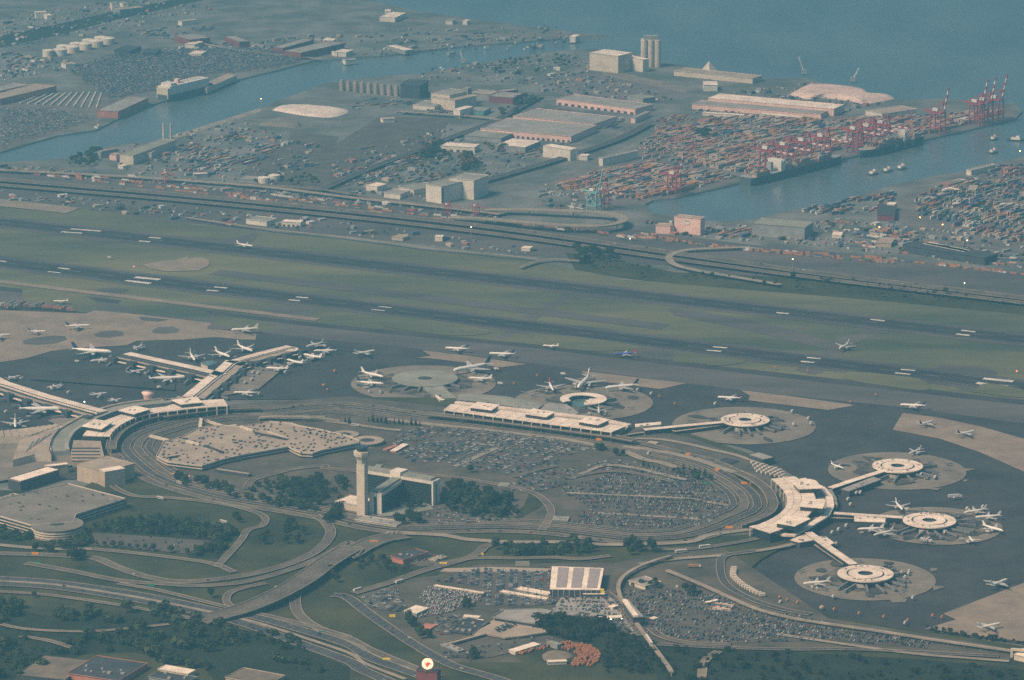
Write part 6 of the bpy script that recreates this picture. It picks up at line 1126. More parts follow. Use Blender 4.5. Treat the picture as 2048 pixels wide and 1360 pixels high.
ship('white slab-sided car carrier moored at the far quay', '1 950,595 1240,525', 32, 11, 'hullblue', 'ro'); 
slab('pale grey transit shed behind the car carrier', '1 1170,500 1210,515 1385,440 1330,430', 11, 'wallcream', 'rooftan', 'transit_shed')
def boat(label, s, ang_s, L=26, group='tugs in the channel'):
    a, b = W(ang_s); u = unit2(b-a); c = W(s, -3)[0]; t = thing('tugboat', label, 'boat', c, group); m = MB(); v = []
    for x, w in ((-.5, .3), (-.35, .42), (.2, .42), (.42, .2), (.5, .02)):
        for y, z_ in ((-w*.7, -.6), (-w, 2.4), (w, 2.4), (w*.7, -.6)): v.append((c.x+u.x*x*L-u.y*y*L*.6, c.y+u.y*x*L+u.x*y*L*.6, c.z+z_+(.9 if x > .3 and z_ > 0 else 0)))
    m.add(v, [[4*i+j, 4*i+4+j, 4*i+5+j, 4*i+1+j] for i in range(4) for j in range(3)]+[[0, 1, 2, 3], [19, 18, 17, 16]]); m.build('hull', 'hullblue', t)
    m = MB(); m.box((c.x+u.x*L*.02, c.y+u.y*L*.02), u, L*.55, L*.34, c.z+2.4, c.z+6, taper=.95); m.build('cabin', 'steelwhite', t); m = MB(); m.box((c.x+u.x*L*.12, c.y+u.y*L*.12), u, L*.22, L*.26, c.z+6, c.z+9, taper=.85); m.build('wheelhouse', 'steelwhite', t); m = MB(); m.cyl(c.x-u.x*L*.1, c.y-u.y*L*.1, c.z+6, c.z+9.5, 1.2, 1, 8); m.build('funnel', 'steelred', t)
for lab, s in (('white tug lowest of the three below the lettered ship', '3 1165,1020'), ('white tug middle of the three below the lettered ship', '3 1250,1004'), ('white tug highest of the three below the lettered ship', '3 1332,988')): boat(lab, s, '3 1165,1020 1332,988')
boat('small white launch in the outer channel', '3 1872,818', '3 1800,830 1900,810', 22); boat('white ferry in the outer channel', '3 2000,822', '3 1900,820 2048,830', 34); boat('small brown boat by the channel bank', '3 1868,895', '3 1840,900 1900,890', 24); boat('small launch moored under the far bank', '1 570,755', '1 520,770 620,740', 22)
def crane(label, p, along, water, col, up, stripe=True, sc_=1.0, group='ship-to-shore cranes'):
    t = thing('quay_crane', label, 'crane', Vector((p.x, p.y, 0)), group); a = Vector((along.x, along.y, 0)); w = Vector((water.x, water.y, 0)); P = Vector((p.x, p.y, 0)); Z = Vector((0, 0, 1)); H = 42*sc_; g = 24*sc_; s = 9*sc_
    for i in (-1, 1):
        for j in (0, 1): m = MB(); m.bar(P+a*s*i-w*g*j+Z*-.3, P+a*s*i*.8-w*g*j+Z*H, 2.0*sc_); m.build('leg', col, t)
        m = MB(); m.bar(P+a*s*i+Z*14*sc_, P+a*s*i-w*g+Z*14*sc_, 1.8*sc_); m.bar(P+a*s*i*.8+Z*H, P+a*s*i*.8-w*g+Z*H, 2*sc_); m.bar(P+a*s*i+Z*14*sc_, P+a*s*i*.8-w*g+Z*H, 1.2*sc_); m.build('side_frame', col, t)
    for q0, q1 in ((P-a*s*.8+Z*H, P+a*s*.8+Z*H), (P-a*s*.8-w*g+Z*H, P+a*s*.8-w*g+Z*H), (P-a*s+Z*14*sc_, P+a*s+Z*14*sc_)): m = MB(); m.bar(q0, q1, 2*sc_); m.build('portal_beam', col, t)
    m = MB(); m.bar(P-a*s*.8+Z*H, P+Z*(H+22*sc_), 1.5*sc_); m.bar(P+a*s*.8+Z*H, P+Z*(H+22*sc_), 1.5*sc_); m.bar(P-w*g+Z*H, P+Z*(H+22*sc_), 1.2*sc_); m.build('apex_frame', col, t)
    m = MB(); m.bar(P+Z*(H+1), P-w*(g+22*sc_)+Z*(H+1), 3*sc_); m.build('back_reach', col, t); m = MB(); m.box(P-w*(g*.7), w, 12*sc_, 7*sc_, H+2.5*sc_, H+8*sc_); m.build('machinery_house', 'steelwhite', t)
    d = (w*.20+Z*.98) if up else w; L = 52*sc_; n = 7; o = P+w*2+Z*(H+1)
    for k in range(n): m = MB(); m.bar(o+d*(L*k/n), o+d*(L*(k+1)/n), 3.0*sc_, 0, 2.2*sc_); m.build('boom_section', 'steelwhite' if (stripe and k % 2) else col, t)
    m = MB(); m.bar(P+Z*(H+22*sc_), o+d*(L*.75), .7*sc_); m.bar(P+Z*(H+22*sc_), P-w*(g+18*sc_)+Z*(H+2), .7*sc_); m.build('stay', col, t)
qv = Vector((QU.x, QU.y, 0)); wv = Vector((QN.x, QN.y, 0))
def onquay(x): t = (x-1348)/(1891-1348); p = G(x, 396+(270-396)*t); return p-wv*6
for x in (1550, 1585, 1622, 1660): crane('red crane with its striped boom lowered over the long container ship', onquay(x), qv, wv, 'steelred', False)
for x in (1725, 1752, 1780): crane('red crane with its striped boom lowered over the lettered ship', onquay(x), qv, wv, 'steelred', False)
crane('red crane with raised striped boom beyond the lettered ship', onquay(1890), qv, wv, 'steelred', True)
for x in (1968, 1984, 2006): crane('red crane with raised striped boom at the end of the quay', onquay(x), qv, wv, 'steelred', True)
crane('red crane with raised striped boom at the empty inner berth', onquay(1362), qv, wv, 'steelred', True, sc_=.85)
crane('pale teal crane near the looping viaduct', G(1196, 424), qv, wv, 'steelteal', True, False, .8); crane('red crane behind the teal crane', G(1213, 419), qv, wv, 'steelred', False, True, .75); crane('small white mast crane inside the viaduct loop', G(1149, 432), qv, wv, 'steelwhite', False, False, .35, 'yard cranes')
for s, l in (('2 660,1262', 'red yard crane beside the rail line, nearer the stepped office'), ('2 825,1270', 'red yard crane beside the rail line, nearer the viaduct'), ('1 985,1075', 'red yard crane on the bank below the chimney hall')): crane(l, W(s)[0], qv, wv, 'steelred', False, False, .42, 'yard cranes')
# bay cranes as thin lattice jibs on barges
for s, tip, l in (('3 760,430', '3 728,335', 'pale lattice crane leaning at the bay edge'), ('3 1045,475', '3 1080,400', 'thin lattice jib beyond the pinkish salt heap'), ('2 740,365', '2 720,300', 'far lattice crane at the channel bend')):
    a = W(s)[0]; b = W(tip)[0]; hgt = (px(s)[0][1]-px(tip)[0][1])/ppm(a)/CP; top = a+Vector(((px(tip)[0][0]-px(s)[0][0])/ppm(a), 0, hgt)); t = thing('jib_crane', l, 'crane', Vector((a.x, a.y, 0)), 'lattice cranes'); m = MB(); m.bar((a.x, a.y, 3), top, 2.2); m.build('jib', 'steelwhite', t); m = MB(); m.box(a, (1, 0), 10, 8, -.3, 8); m.build('cab', 'steelgrey', t)
# container stacks
def yard(s, dirs, dens, tiers, cols, seed, blk=8):
    poly = W(s); a, b = W(dirs); u = unit2(b-a); n = Vector((-u.y, u.x)); c = sum(poly, Vector())/len(poly); ext = max((p-c).length for p in poly); rs = random.Random(seed)
    for i in range(int(-ext/13.2), int(ext/13.2)):
        for j in range(int(-ext/2.7), int(ext/2.7)):
            if j % (blk+3) >= blk or (i+j//(blk+3)*3) % 9 == 8: continue
            p = Vector((c.x, c.y))+u*(i*13.2)+n*(j*2.7); f = noise.noise(Vector((p.x*.012, p.y*.012, seed)))
            if rs.random() > dens+f*.6 or not inside(p, poly): continue
            k = max(1, min(tiers, int(tiers*(.55+f*.6)+rs.random())))
            blkc = random.Random(seed*977+(i//2)*131+(j//(blk+3))*17).choices(list(BOXC), cols)[0]
            for q in range(k): CB.append((p.x, p.y, .35+2.6*q, math.atan2(u.y, u.x), blkc if rs.random() < .6 else rs.choices(list(BOXC), cols)[0]))
WARM = [4, 2, 5, 1, 1.6, .5, .25]; COOL = [2, 1.2, 2, 3, 3, 1, 1.2]
DIRQ = 'p 1348,396 1891,270'
yard('p 1110,372 1190,345 1290,330 1420,345 1480,355 1345,390 1290,398 1200,395', DIRQ, .95, 4, WARM, 11); yard('p 1310,260 1480,235 1680,242 1790,232 1880,235 1960,225 2010,225 1890,262 1700,295 1560,330 1480,345 1400,330 1330,300', DIRQ, .95, 4, WARM, 12)
yard('p 1280,285 1330,262 1420,330 1370,345 1290,325', DIRQ, .4, 3, WARM, 13); yard('p 1830,395 1990,340 2048,325 2160,330 2200,420 2048,490 1960,470 1840,430', 'p 1830,395 1990,350', .5, 4, COOL, 14)
yard('p 1430,462 1500,455 1510,475 1440,475', DIRQ, .7, 3, [5, 1, 1, 1, 1, .2, .5], 15); yard('p 1600,425 1700,400 1790,385 1790,420 1640,432', 'p 1600,425 1790,380', .35, 3, COOL, 16); yard('p 1280,245 1480,205 1500,222 1330,250', DIRQ, .25, 2, WARM, 17)
yard('p 690,300 820,270 900,300 760,345', DIRQ, .04, 1, COOL, 18); yard('p 560,300 640,285 640,330 560,350', DIRQ, .06, 1, COOL, 19)
for k in range(11):
    q = W(f'1 {125+k*44},{605+k*2.6} {235+k*36},{558-k*1.5}')
    for p in resample(q, 9): CB.append((p.x, p.y, .3, math.atan2(q[1].y-q[0].y, q[1].x-q[0].x), 'white'))
for s, dr, dn, sd in (('1 0,300 240,340 240,400 0,460', '1 0,420 300,350', .10, 41), ('1 700,200 1100,130 1300,160 1000,230', '1 700,220 1200,120', .12, 42), ('2 60,560 440,590 820,690 300,660 60,640', '2 0,700 800,600', .16, 43), ('p 300,310 480,262 560,290 500,350 330,350', 'p 300,330 520,270', .22, 44), ('p 680,340 830,310 880,360 720,390', DIRQ, .18, 45), ('2 1300,640 1700,700 1640,760 1500,760 1400,820 1300,900 1150,960 1000,940', DIRQ, .16, 46), ('p 1640,450 1760,430 1900,500 2048,512 2048,535 1740,500', 'p 1640,450 1900,480', .22, 47), ('p 720,80 1000,65 1100,75 900,90', 'p 700,100 1000,70', .1, 48)): yard(s, dr, dn, 1, COOL, sd, 4)
# containers riding on flat wagons along the railway
def train_line(s, dens, cols, seed):
    L = resample(smooth_line(W(s), 5), 160); rs = random.Random(seed)
    for i in range(len(L)-1):
        if noise.noise(Vector((i*.13, seed, 0)))*.9+dens < rs.random(): continue
        d = L[i+1]-L[i]; a = math.atan2(d.y, d.x); CB.append((L[i].x, L[i].y, .9, a, rs.choices(list(BOXC), cols)[0]))
        if rs.random() < .5: CB.append((L[i].x, L[i].y, 3.5, a, rs.choices(list(BOXC), cols)[0]))
for k, (s, dn) in enumerate((('p -100,322 0,335 102,352 260,366 420,384 563,400 700,415 900,438 1000,449', .35), ('p 1000,449 1130,458 1290,478 1365,487 1512,503 1751,519 1878,532 1973,543 2100,556', .6), ('p -100,330 0,342 260,372 563,407 900,445', .3), ('p 1280,468 1400,492 1600,512 1800,530', .3))): train_line(s, dn, [4, 4, 1.5, 1, 1, .6, 1.4], 30+k)
bmx = MB(); bmx.box((0, 0), (1, 0), 12.2, 2.44, 0, 2.58); bmx.m = [0]*6; bmx.f = bmx.f[:5]; bmx.m = bmx.m[:5]
CPR = {k: proto([('shipping_container', (lambda m: (m.box((0, 0), (1, 0), 12.2, 2.44, 0, 2.58), m)[1])(MB()), 'box_'+k)]) for k in BOXC}
CB.sort(key=lambda t: t[0]**2+t[1]**2)
def cwhere(y_, x_): return 'in the stacks south of the ship channel' if x_ > 1000 and y_ < 7100 else 'on the rail line beside the turnpike'
vis = [t for t in CB if abs((t[0]/t[1])*FPX) < 1010]; rest = [t for t in CB if not abs((t[0]/t[1])*FPX) < 1010]
for x, y, z_, a, k in vis[:300]: place(CPR[k], 'shipping_container', f'{k} shipping container {cwhere(y, x)}', 'container', (x, y, z_), a, 1.0, 'shipping containers of the port')
stuff_mesh('shipping_containers', bmx, [(x, y, z_, a, k, (1, 1, 1)) for x, y, z_, a, k in vis[300:]+rest], lambda k, mi: 'box_'+k, 'thousands of stacked shipping containers filling the port')
# rust-brown pallet stacks
pm = MB(); 
for k in range(3): pm.box((0, 0), (1, .05*k), 3.0-.2*k, 2.2, k*.75, k*.75+.68)
PAL = proto([('pallet_stack', pm, 'rust')]); rs = random.Random(9); poly = W('O 820,1130 960,1140 1100,1190 1190,1260 1150,1346 1080,1400 830,1400 880,1300 900,1260 720,1190'); poly2 = W('O 200,1250 560,1165 840,1105 830,1130 560,1190 230,1270'); n_ = 0
a, b = W('O 850,1390 1150,1200'); u = unit2(b-a); nn = Vector((-u.y, u.x))
for pl in (poly, poly2):
    c = sum(pl, Vector())/len(pl)
    for i in range(-22, 22):
        for j in range(-40, 40):
            p = Vector((c.x, c.y))+u*(i*4.6)+nn*(j*3.3)
            if inside(p, pl) and rs.random() < .86 and n_ < 300: place(PAL, 'pallet_stack', 'rust-brown pallet stack in the rows by the dark earth mound', 'pallet stack', (p.x, p.y, LAYER[0]+.05), math.atan2(u.y, u.x)+rs.uniform(-.1, .1), rs.uniform(.85, 1.25), 'rust-brown pallet stacks'); n_ += 1
# rows of white containers / dollies behind the crescent terminal, ramps of luggage carts along the curve
WB = MB(); WB.box((0, 0), (1, 0), 6, 3.2, 0, 3); WB.box((0, 0), (1, 0), 5, 3.3, .6, 1.2, 0); WBP = proto([('cargo_container', WB, 'wallcream')])
for i in range(7):
    for j in range(4): x = 150+i*52+j*22; y = 190+i*16+j*34-(i*j); p = W(f'J {x},{y}')[0]; place(WBP, 'cargo_container', 'cream cargo container behind the crescent terminal', 'container', (p.x, p.y, LAYER[0]+.05), .5, 1.0, 'cargo containers behind the crescent terminal')
L = resample(smooth_line(W('9 350,720 345,760 370,790 400,815 440,840 480,862 515,875'), 4), 17)
for p in L: place(WBP, 'cargo_container', 'cream cargo container in the row along the curved service road', 'container', (p.x, p.y, LAYER[0]+.35), .2, 1.15, 'cargo containers along the service road')

# ================================================================== LAMPS AND SIGNS
def mast(label, s, h, lit, group='lamp masts', heads=True):
    c = W(s, h)[0]; t = thing('lamp_mast', label, 'lamp', Vector((c.x, c.y, 0)), group); m = MB(); m.cyl(c.x, c.y, -.3, h, .45, .25, 8); m.build('mast', 'steelgrey', t); m = MB(); m.lathe([(h-.6, .3), (h, .95), (h+.8, .95), (h+1.2, .25)], c.x, c.y, 10); m.build('lamp_head', lit, t)
for s, l in (('3 1202,1330', 'orange lit lamp nearest the grey-green warehouse'), ('3 1572,1315', 'bright orange lit lamp in the southern truck yard'), ('3 1440,1273', 'orange lit lamp below the channel bank'), ('3 2025,885', 'orange lit lamp beside the outer channel'), ('1 1527,578', 'orange lit lamp at the end of the pale quay strip')): mast(l, s, 26, 'lamporange')
mast('warm white lit lamp on the ridged pier', 'S 988,375', 13.5, 'lampwhite')
for s, l in (('4 783,273', 'red light mast left of the torn-up concrete'), ('6 2005,885', 'red light mast near the runway markings')): mast(l.replace('left of', 'beside'), s, 5, 'lampred', 'runway lights')
for s in ('6 695,230', '6 1700,370', '6 1715,120', '2 785,1330', '5 1715,110'): mast('yellowish lit lamp mast along the turnpike', s, 22, 'lampwhite', 'turnpike lamp masts')
def gantry(label, s, w, h0, h1, col, ang_s=None, name='road_sign', group='road signs'):
    c = W(s)[0]; t = thing(name, label, 'sign', Vector((c.x, c.y, 0)), group); m = MB(); m.box((c.x, c.y-.3), (1, 0), w, .5, h0, h1); m.build('sign_panel', col, t)
    for k in (-.42, .42): m = MB(); m.box((c.x+w*k, c.y), (1, 0), .5, .5, -.3, h1); m.build('post', 'steelgrey', t)
for s, w, l in (('7 1960,672', 12, 'wide orange sign over the overpass road'), ('7 208,632', 8, 'orange sign by the round ramp drum road'), ('7 1652,835', 6, 'orange sign on the overpass edge'), ('8 216,562', 10, 'orange sign at the ring junction'), ('9 250,142', 5, 'orange sign behind the crescent deck'), ('9 410,218', 8, 'orange and green sign before the crescent deck'), ('9 456,218', 8, 'orange sign next to the green one before the crescent deck'), ('9 322,478', 9, 'orange sign at the ring bend'), ('M 280,858', 8, 'orange sign under the long terminal end'), ('M 1320,1035', 6, 'orange sign by the police lot'), ('M 1660,1215', 6, 'small orange sign on the slip road'), ('L 1232,712', 6, 'orange sign before the long terminal')): gantry(l, s, w, 4.0, 7.6, 'orange')
for s, w, l in (('7 885,815', 8, 'green road sign beside the motorway'), ('7 222,680', 7, 'green road sign by the inner ramp'), ('7 1885,1090', 7, 'green road sign on the exit ramp'), ('9 190,216', 10, 'long green sign at the inner ring road')): gantry(l, s, w, 3.5, 6.5, 'signgreen')
for s, w, l in (('7 1620,825', 5, 'pale sign beside the overpass orange sign'), ('Q 380,815', 7, 'yellow-green hire-car sign by the boulevard'), ('Q 1430,92', 3, 'small yellow sign at the feeder bend'), ('8 1988,820', 3, 'small white board by the wetland')): gantry(l, s, w, 2.5, 6.5, 'signyellow' if 'yellow' in l else 'steelwhite')
gantry('yellow arched sign over the boulevard', '8 290,1250', 9, 4, 7, 'signyellow'); gantry('yellow arched sign over the feeder road', '8 622,688', 9, 4, 7, 'signyellow')

# ================================================================== TREES
def crown_mb(seed, n, rx, rz, lob, size, conic=False):
    r = random.Random(seed); m = MB()
    for i in range(n):
        while True:
            x, y, z_ = (r.uniform(-1, 1) for _ in range(3)); d = math.sqrt(x*x+y*y+z_*z_)
            lim = 1.0+lob*noise.noise(Vector((x/max(d, .1)*1.6+seed, y/max(d, .1)*1.6, z_/max(d, .1)*1.6)))
            if conic: lim = 1.0; ok = z_ > -1 and math.hypot(x, y) < (1-(z_+1)/2)*.95+.06 and math.hypot(x, y) > (1-(z_+1)/2)*.35
            else: ok = .45*lim < d < lim and z_ > -.75
            if ok: break
        c = Vector((x*rx, y*rx, z_*rz)); nv = Vector((x+r.uniform(-.6, .6), y+r.uniform(-.6, .6), z_+r.uniform(-.2, .9))).normalized(); t = nv.orthogonal().normalized(); b = nv.cross(t); s = size*r.uniform(.6, 1.35); k = r.choice((4, 5, 5)); a0 = r.uniform(0, 6.28)
        m.add([c+(t*math.cos(a0+6.283*j/k)*r.uniform(.7, 1.2)+b*math.sin(a0+6.283*j/k)*r.uniform(.7, 1.2))*s+nv*r.uniform(-.25, .25)*s for j in range(k)], [list(range(k))])
    return m
def trunk_mb(h, r0, limbs, seed):
    r = random.Random(seed); m = MB(); m.cyl(0, 0, -.4, h, r0, r0*.5, 7)
    for i in range(limbs): a = r.uniform(0, 6.28); z_ = h*r.uniform(.55, .95); L = h*.5; m.bar((0, 0, z_), (L*math.cos(a)*.7, L*math.sin(a)*.7, z_+L*.7), r0*.5)
    return m
TREES = []
for sd, lf in ((1, 'leaf'), (2, 'leaf'), (3, 'leafdark'), (4, 'leafdark'), (5, 'leaf')):
    cm = crown_mb(sd, 330, 4.6, 4.4, .55, .78); cm.v = [(x, y, z_+7.0) for x, y, z_ in cm.v]; TREES.append(proto([('trunk', trunk_mb(6.5, .35, 5, sd), 'trunk'), ('crown', cm, lf)]))
CON = []
for sd in (6, 7): cm = crown_mb(sd, 240, 2.6, 6, 0, .55, True); cm.v = [(x, y, z_+6.6) for x, y, z_ in cm.v]; CON.append(proto([('trunk', trunk_mb(4, .25, 0, sd), 'trunk'), ('crown', cm, 'leafdark')]))
LOWC = []
for sd in range(8): cm = crown_mb(20+sd, 120, 4.6, 4.0, .5, 1.15); cm.v = [(x, y, z_+4.6) for x, y, z_ in cm.v]; LOWC.append(np.array([list(map(tuple, cm.v)), ], dtype=object) if False else cm)
rt = random.Random(21); NT = [0]
def tree(p, h, label, group, con=False):
    pr = rt.choice(CON if con else TREES); s = h/12.0*rt.choice((.6, .8, .9, 1.0, 1.1, 1.25)); place(pr, 'conifer_tree' if con else 'broadleaf_tree', label, 'tree', (p.x, p.y, LAYER[0]), rt.uniform(0, 6.28), (s*rt.uniform(.85, 1.2), s*rt.uniform(.85, 1.2), s), group); NT[0] += 1
def grove(s, n, h0, h1, label, group):
    poly = W(s); xs = [p.x for p in poly]; ys = [p.y for p in poly]; k = 0; tries = 0
    while k < n and tries < n*40:
        tries += 1; p = Vector((rt.uniform(min(xs), max(xs)), rt.uniform(min(ys), max(ys)), 0))
        if inside(p, poly): tree(p, rt.uniform(h0, h1), label, group); k += 1
def row(s, h, label, group, con=False):
    for p in W(s): tree(p, h*rt.uniform(.85, 1.15), label, group, con)
grove('T 1640,1010 1760,930 2100,960 2420,1020 2500,1110 2300,1160 2000,1120 1750,1130', 34, 11, 16, 'leafy tree in the hotel park east of the slab wings', 'hotel park trees')
grove('T 0,850 400,800 620,860 420,930 330,1010 300,1100 100,1080 -200,1050', 22, 11, 15, 'leafy tree in the park behind the tower', 'tower park trees'); grove('T 250,1240 480,1060 520,1200 420,1290', 9, 11, 14, 'dark tree at the foot of the control tower', 'tower foot trees'); grove('T 1080,1290 1230,1200 1420,1300 1250,1346', 8, 10, 14, 'dark tree before the hotel podium', 'podium trees'); grove('T 1020,1130 1160,1110 1150,1140 1050,1160', 3, 9, 11, 'small tree beside the hotel corner', 'podium trees'); grove('T 1230,1140 1380,1080 1400,1120 1270,1160', 4, 10, 12, 'round tree beside the hotel porch', 'podium trees')
row('T 530,115 580,135 805,105 855,115 905,120 950,125 1005,130 1055,135 1105,140 1160,145 1205,150 1255,155 1305,155 1355,155 1405,160', 10, 'slender conifer in the row beside the slip road', 'conifer row', True)
grove('M 220,950 380,930 600,1050 450,1050 300,1010', 8, 7, 10, 'low tree on the island before the crescent road', 'island trees'); row('M 800,1150 860,1170 920,1180 980,1195 1200,1200 1270,1195 1340,1210 1400,1220 1460,1240 1520,1260', 8, 'small conifer above the oval car park', 'oval park conifers', True)
grove('M 1150,1230 1600,1290 1620,1346 1250,1300', 12, 6, 9, 'low tree above the oval car park', 'oval park trees'); row('L 475,1230', 14, 'single round tree at the edge of the central car park', 'single trees')
grove('8 980,590 1200,560 1450,575 1500,620 1000,640', 22, 8, 12, 'tree in the belt behind the hire-car road', 'hire-car belt trees'); row('8 930,600 1470,590 1495,610 1700,600 1730,590 1760,610 1840,610 1720,630', 14, 'tall dark tree at the end of the hire-car belt', 'hire-car belt trees')
row('7 570,575 612,580 662,585 708,590 758,592 805,598 850,602 898,608', 8, 'small round tree in the row of the tree-edged car park', 'car park tree row'); row('7 1000,618 1095,630', 10, 'larger round tree at the end of the car park row', 'car park tree row')
grove('7 540,470 740,420 1030,430 1040,480 1000,520 760,500 560,490', 24, 9, 13, 'tree in the dense clump beside the round ramp drum', 'drum clump trees'); grove('7 1050,470 1120,440 1380,500 1280,640 1120,640 1240,550 1060,510', 22, 9, 13, 'tree in the clump along the hairpin road', 'hairpin clump trees')
grove('7 1450,500 1620,440 1850,500 1820,560 1650,600 1430,540', 14, 9, 13, 'tree on the lawn inside the sweeping ramp', 'ramp lawn trees'); grove('7 1000,180 1250,220 1420,270 1560,300 1530,330 1300,290 1050,220', 22, 9, 13, 'tree along the ring road below the garage', 'ring road trees'); grove('7 1590,300 1760,200 1900,220 1860,330 1650,350', 16, 10, 14, 'tree on the bank west of the tower', 'west bank trees')
grove('7 1890,440 1980,360 2010,440 1940,460', 5, 11, 14, 'dark tree by the ring junction', 'junction trees'); row('7 760,370 720,350 1395,440 1380,425 745,970 1235,880 200,880 1950,760 1970,790 1930,730', 12, 'single tree on the grass of the interchange', 'interchange single trees'); grove('7 150,590 400,570 420,620 160,620', 10, 9, 12, 'tree under the round ramp drum', 'drum foot trees'); grove('7 380,650 530,610 540,660 420,690', 7, 11, 15, 'tall tree between the ramps', 'ramp trees')
grove('8 90,640 240,640 420,720 380,745 120,710', 12, 6, 10, 'shrubby tree below the brick hall', 'brick hall shrubs'); grove('Q 540,840 640,860 640,930 560,930', 5, 9, 12, 'tree in the boulevard bed', 'boulevard trees'); grove('Q 640,950 760,970 880,1060 840,1110 700,1090', 9, 7, 10, 'tree in the green triangle of the boulevard', 'triangle trees'); grove('Q 1180,1290 1340,1230 1400,1310 1250,1346', 7, 8, 11, 'tree beside the truck yard', 'truck yard trees'); grove('Q 1210,680 1310,670 1310,730 1220,740', 5, 8, 11, 'tree by the green fascia office', 'office trees'); grove('O 1540,460 1850,430 1860,480 1600,540', 9, 7, 10, 'tree below the hipped villa hall', 'villa trees')
grove('5 1440,190 1540,210 1540,260 1430,250', 8, 14, 20, 'tall dark tree on the infield edge', 'infield edge trees'); row('6 695,360 1590,450', 14, 'lone dark tree in the scrub belt', 'scrub belt trees')
grove('9 60,840 160,830 170,880 80,890', 6, 8, 12, 'tree near the east car park corner', 'east corner trees')
# woods too dense to count
def woods(name, areas, label, mats=('leafdark', 'leaf')):
    it = {k: [] for k in range(len(LOWC))}; rs = random.Random(len(label))
    for s, n, h0, h1 in areas:
        poly = W(s); xs = [p.x for p in poly]; ys = [p.y for p in poly]; k = 0; tr = 0
        while k < n and tr < n*30:
            tr += 1; p = (rs.uniform(min(xs), max(xs)), rs.uniform(min(ys), max(ys)))
            if inside(p, poly): h = rs.uniform(h0*.5, h1)*rs.choice((.6, .8, 1, 1, 1.2))/9; it[rs.randrange(len(LOWC))].append((p[0], p[1], LAYER[0], rs.uniform(0, 6.28), rs.choice(mats), (h*rs.uniform(.8, 1.5), h*rs.uniform(.8, 1.5), h))); k += 1
    V = []; F = []; MI = []; o = 0
    for k, items in it.items():
        tv = np.array(LOWC[k].v); fl = LOWC[k].f
        for x, y, z_, a, mk, s3 in items:
            c_, s_ = math.cos(a), math.sin(a); t = tv*np.array(s3); V.append(np.stack([x+t[:, 0]*c_-t[:, 1]*s_, y+t[:, 0]*s_+t[:, 1]*c_, z_+t[:, 2]], 1)); F += [[i+o for i in f] for f in fl]; MI += [mats.index(mk)]*len(fl); o += len(tv)
    V = np.concatenate(V); c = V.mean(0); me = bpy.data.meshes.new(name); me.from_pydata((V-c).tolist(), [], F); [me.materials.append(M(m)) for m in mats]; me.polygons.foreach_set('material_index', MI); ob = bpy.data.objects.new(name, me); COL.objects.link(ob); ob.location = c.tolist(); struct(ob, label, 'stuff')
woods('woods', [('7 -80,1140 200,1100 300,1150 700,1080 1000,1010 1250,1010 1500,1090 1560,1150 1300,1200 900,1180 700,1200 500,1200 250,1300 -80,1400', 150, 5, 13), ('7 -80,890 120,930 130,1000 0,1040 -80,1040', 45, 8, 14), ('7 280,960 500,950 720,1000 720,1040 350,1020', 40, 5, 10), ('7 850,930 1100,960 1120,1000 900,1010', 26, 6, 11), ('7 830,1190 1000,1230 1250,1290 1200,1310 900,1260', 30, 7, 13), ('7 1560,1080 1760,1140 1800,1200 1600,1180', 22, 4, 8), ('7 1600,1240 1900,1230 1880,1320 1700,1330', 16, 6, 11)], 'dense dark woods and thickets beside the motorway')
woods('park_thicket', [('T 1640,1010 1700,860 1900,830 2250,930 2540,1070 2560,1180 2300,1300 2000,1230 1800,1160', 110, 6, 12), ('T -650,920 -300,810 200,770 620,800 620,920 400,950 320,1040 200,1180 -300,1120', 120, 5, 11), ('7 540,470 760,420 1030,430 1040,470 1000,515 760,500 560,490', 70, 5, 10), ('7 1050,470 1130,440 1390,495 1280,640 1110,640 1240,550 1060,510', 80, 5, 10), ('7 0,480 180,520 200,560 0,540', 30, 5, 10), ('7 400,560 540,480 530,560 430,600', 24, 5, 10), ('8 100,640 240,640 440,730 380,750 120,710', 40, 2, 5), ('8 960,590 1460,580 1480,630 980,640', 70, 4, 9)], 'dark shrubby undergrowth of the landside parks')
woods('wetland_thicket', [('O 430,850 850,850 1150,900 1350,980 1150,1030 1000,1120 800,1090 560,1020 430,950', 200, 5, 11), ('O 1150,1030 1500,1000 1800,1150 1900,1300 1960,1480 1250,1480 1200,1240', 180, 2.5, 6), ('9 -60,1180 700,1210 1400,1250 1960,1300 2100,1450 -60,1450', 230, 3, 8), ('9 1480,1060 2048,1145 2048,1160 1500,1085', 60, 3, 5)], 'dark marsh thicket around the guideway')
woods('scrub_belt', [('p 1130,520 1230,520 1348,548 1700,566 2048,608 2200,630 2200,650 2048,625 1700,590 1348,562 1240,552 1150,540', 150, 2, 6), ('p 1150,500 1220,505 1230,525 1150,530', 34, 6, 14)], 'dark scrub belt along the motorway')
woods('port_thicket', [('2 480,870 620,850 700,980 860,920 850,1000 740,1010 640,960 480,940', 60, 5, 10), ('2 780,400 1200,330 1400,330 1420,400 1200,450 900,450', 70, 3, 8), ('1 420,930 600,880 560,980 400,980', 50, 5, 10), ('p 500,360 620,352 640,372 520,375', 30, 5, 9), ('2 1100,560 1150,600 1060,680 900,700', 30, 6, 10), ('3 130,770 210,780 200,830 130,810', 25, 6, 11)], 'hazy thickets between the port sheds')
mat('autumn', (0.16, 0.10, 0.05), 0.9, (0.09, 0.05, 0.03), 0.16, 6)
woods('autumn_thicket', [('2 480,880 590,860 600,920 500,930', 25, 8, 14), ('2 720,940 820,940 820,1010 740,1020', 30, 8, 15), ('2 860,860 980,880 960,910 880,900', 20, 6, 10), ('2 400,930 600,1000 860,1030 600,1060 460,1040', 40, 4, 8)], 'russet thickets by the bright white sheds', ('autumn', 'leaf'))
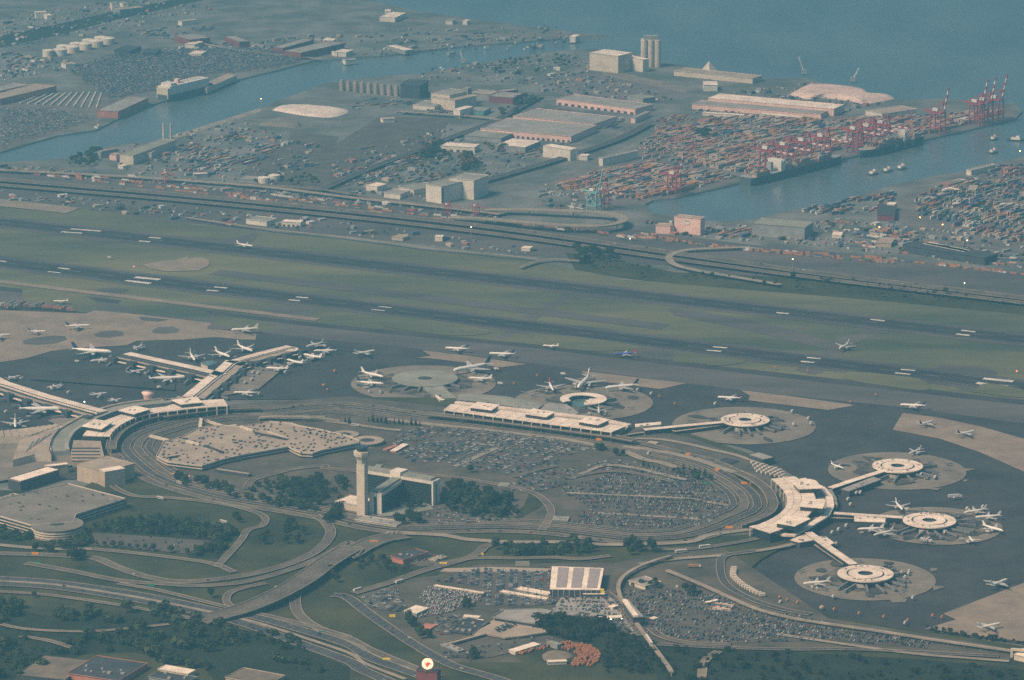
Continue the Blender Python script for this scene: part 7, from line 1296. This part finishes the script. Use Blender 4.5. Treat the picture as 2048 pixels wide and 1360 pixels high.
# small clutter of the port, too fine to count
cl = MB(); cl.box((0, 0), (1, 0), 1, 1, 0, 1); cl.f = cl.f[:5]; cl.m = cl.m[:5]
items = []; rs = random.Random(77)
for s, n, a0 in (('1 0,100 600,20 1000,-20 1300,60 1000,120 300,260 0,300', 260, .3), ('1 0,300 260,340 600,400 1000,280 2000,200 2048,330 1600,300 900,330 300,420 0,480', 320, .3), ('p 700,60 1100,50 1180,90 950,110 700,110', 160, .2), ('2 500,400 1450,330 1500,420 2000,600 1300,560 1000,480 500,470', 260, .2), ('p 220,300 480,240 640,300 560,372 240,352', 240, .3), ('p 660,330 900,250 1080,330 860,400 700,400', 240, .3), ('p 0,330 350,360 700,398 1000,432 1000,442 700,410 350,372 0,345', 200, .1), ('p 0,382 350,412 700,446 1070,500 1060,515 700,470 350,440 0,400', 200, .1), ('p 1650,440 2048,470 2048,540 1750,505 1500,480', 330, .2), ('p 1290,440 1500,452 1500,485 1300,465', 60, .2), ('2 1150,1080 1800,1100 1780,1180 1200,1240', 100, .2), ('p 1400,195 1620,165 1780,205 1700,222 1450,190', 120, .2)):
    poly = W(s); xs = [p.x for p in poly]; ys = [p.y for p in poly]; k = 0; tr = 0
    while k < n and tr < n*30:
        tr += 1; p = (rs.uniform(min(xs), max(xs)), rs.uniform(min(ys), max(ys)))
        if inside(p, poly): q = rs.random(); items.append((p[0], p[1], .2, a0+QANG-.3+(1.57 if rs.random() < .4 else 0), rs.choice(['box_white', 'roofgrey', 'wallgrey', 'box_tan', 'walldark', 'box_blue', 'car_silver', 'rooftan', 'box_rust red', 'wallgrey', 'walldark', 'lot']), (rs.uniform(2.5, 7)*(1+2.4*q**6), rs.uniform(2, 4)*(1+1.8*q**6), rs.uniform(1.5, 3.2)+3*q**6))); k += 1
stuff_mesh('yard_clutter', cl, items, lambda k, mi: k, 'small huts, trailers and crates strewn about the port yards')

# ================================================================== HAZE
b = MB(); b.prism([(-13500, -2000), (13500, -2000), (13500, 21500), (-13500, 21500)], -7.5, HCAM+20); hz = b.build('haze', 'urban'); hz.data.materials.clear()
hm = bpy.data.materials.new('haze_air'); hm.use_nodes = True; nt = hm.node_tree; nt.nodes.remove(nt.nodes['Principled BSDF']); pv = nt.nodes.new('ShaderNodeVolumePrincipled')
pv.inputs['Color'].default_value = (*HAZE_COLOR, 1); pv.inputs['Density'].default_value = HAZE_DENSITY; pv.inputs['Anisotropy'].default_value = HAZE_ANISO
nt.links.new(pv.outputs[0], nt.nodes['Material Output'].inputs['Volume']); hz.data.materials.append(hm); struct(hz, 'blue evening haze over the whole scene', 'stuff')
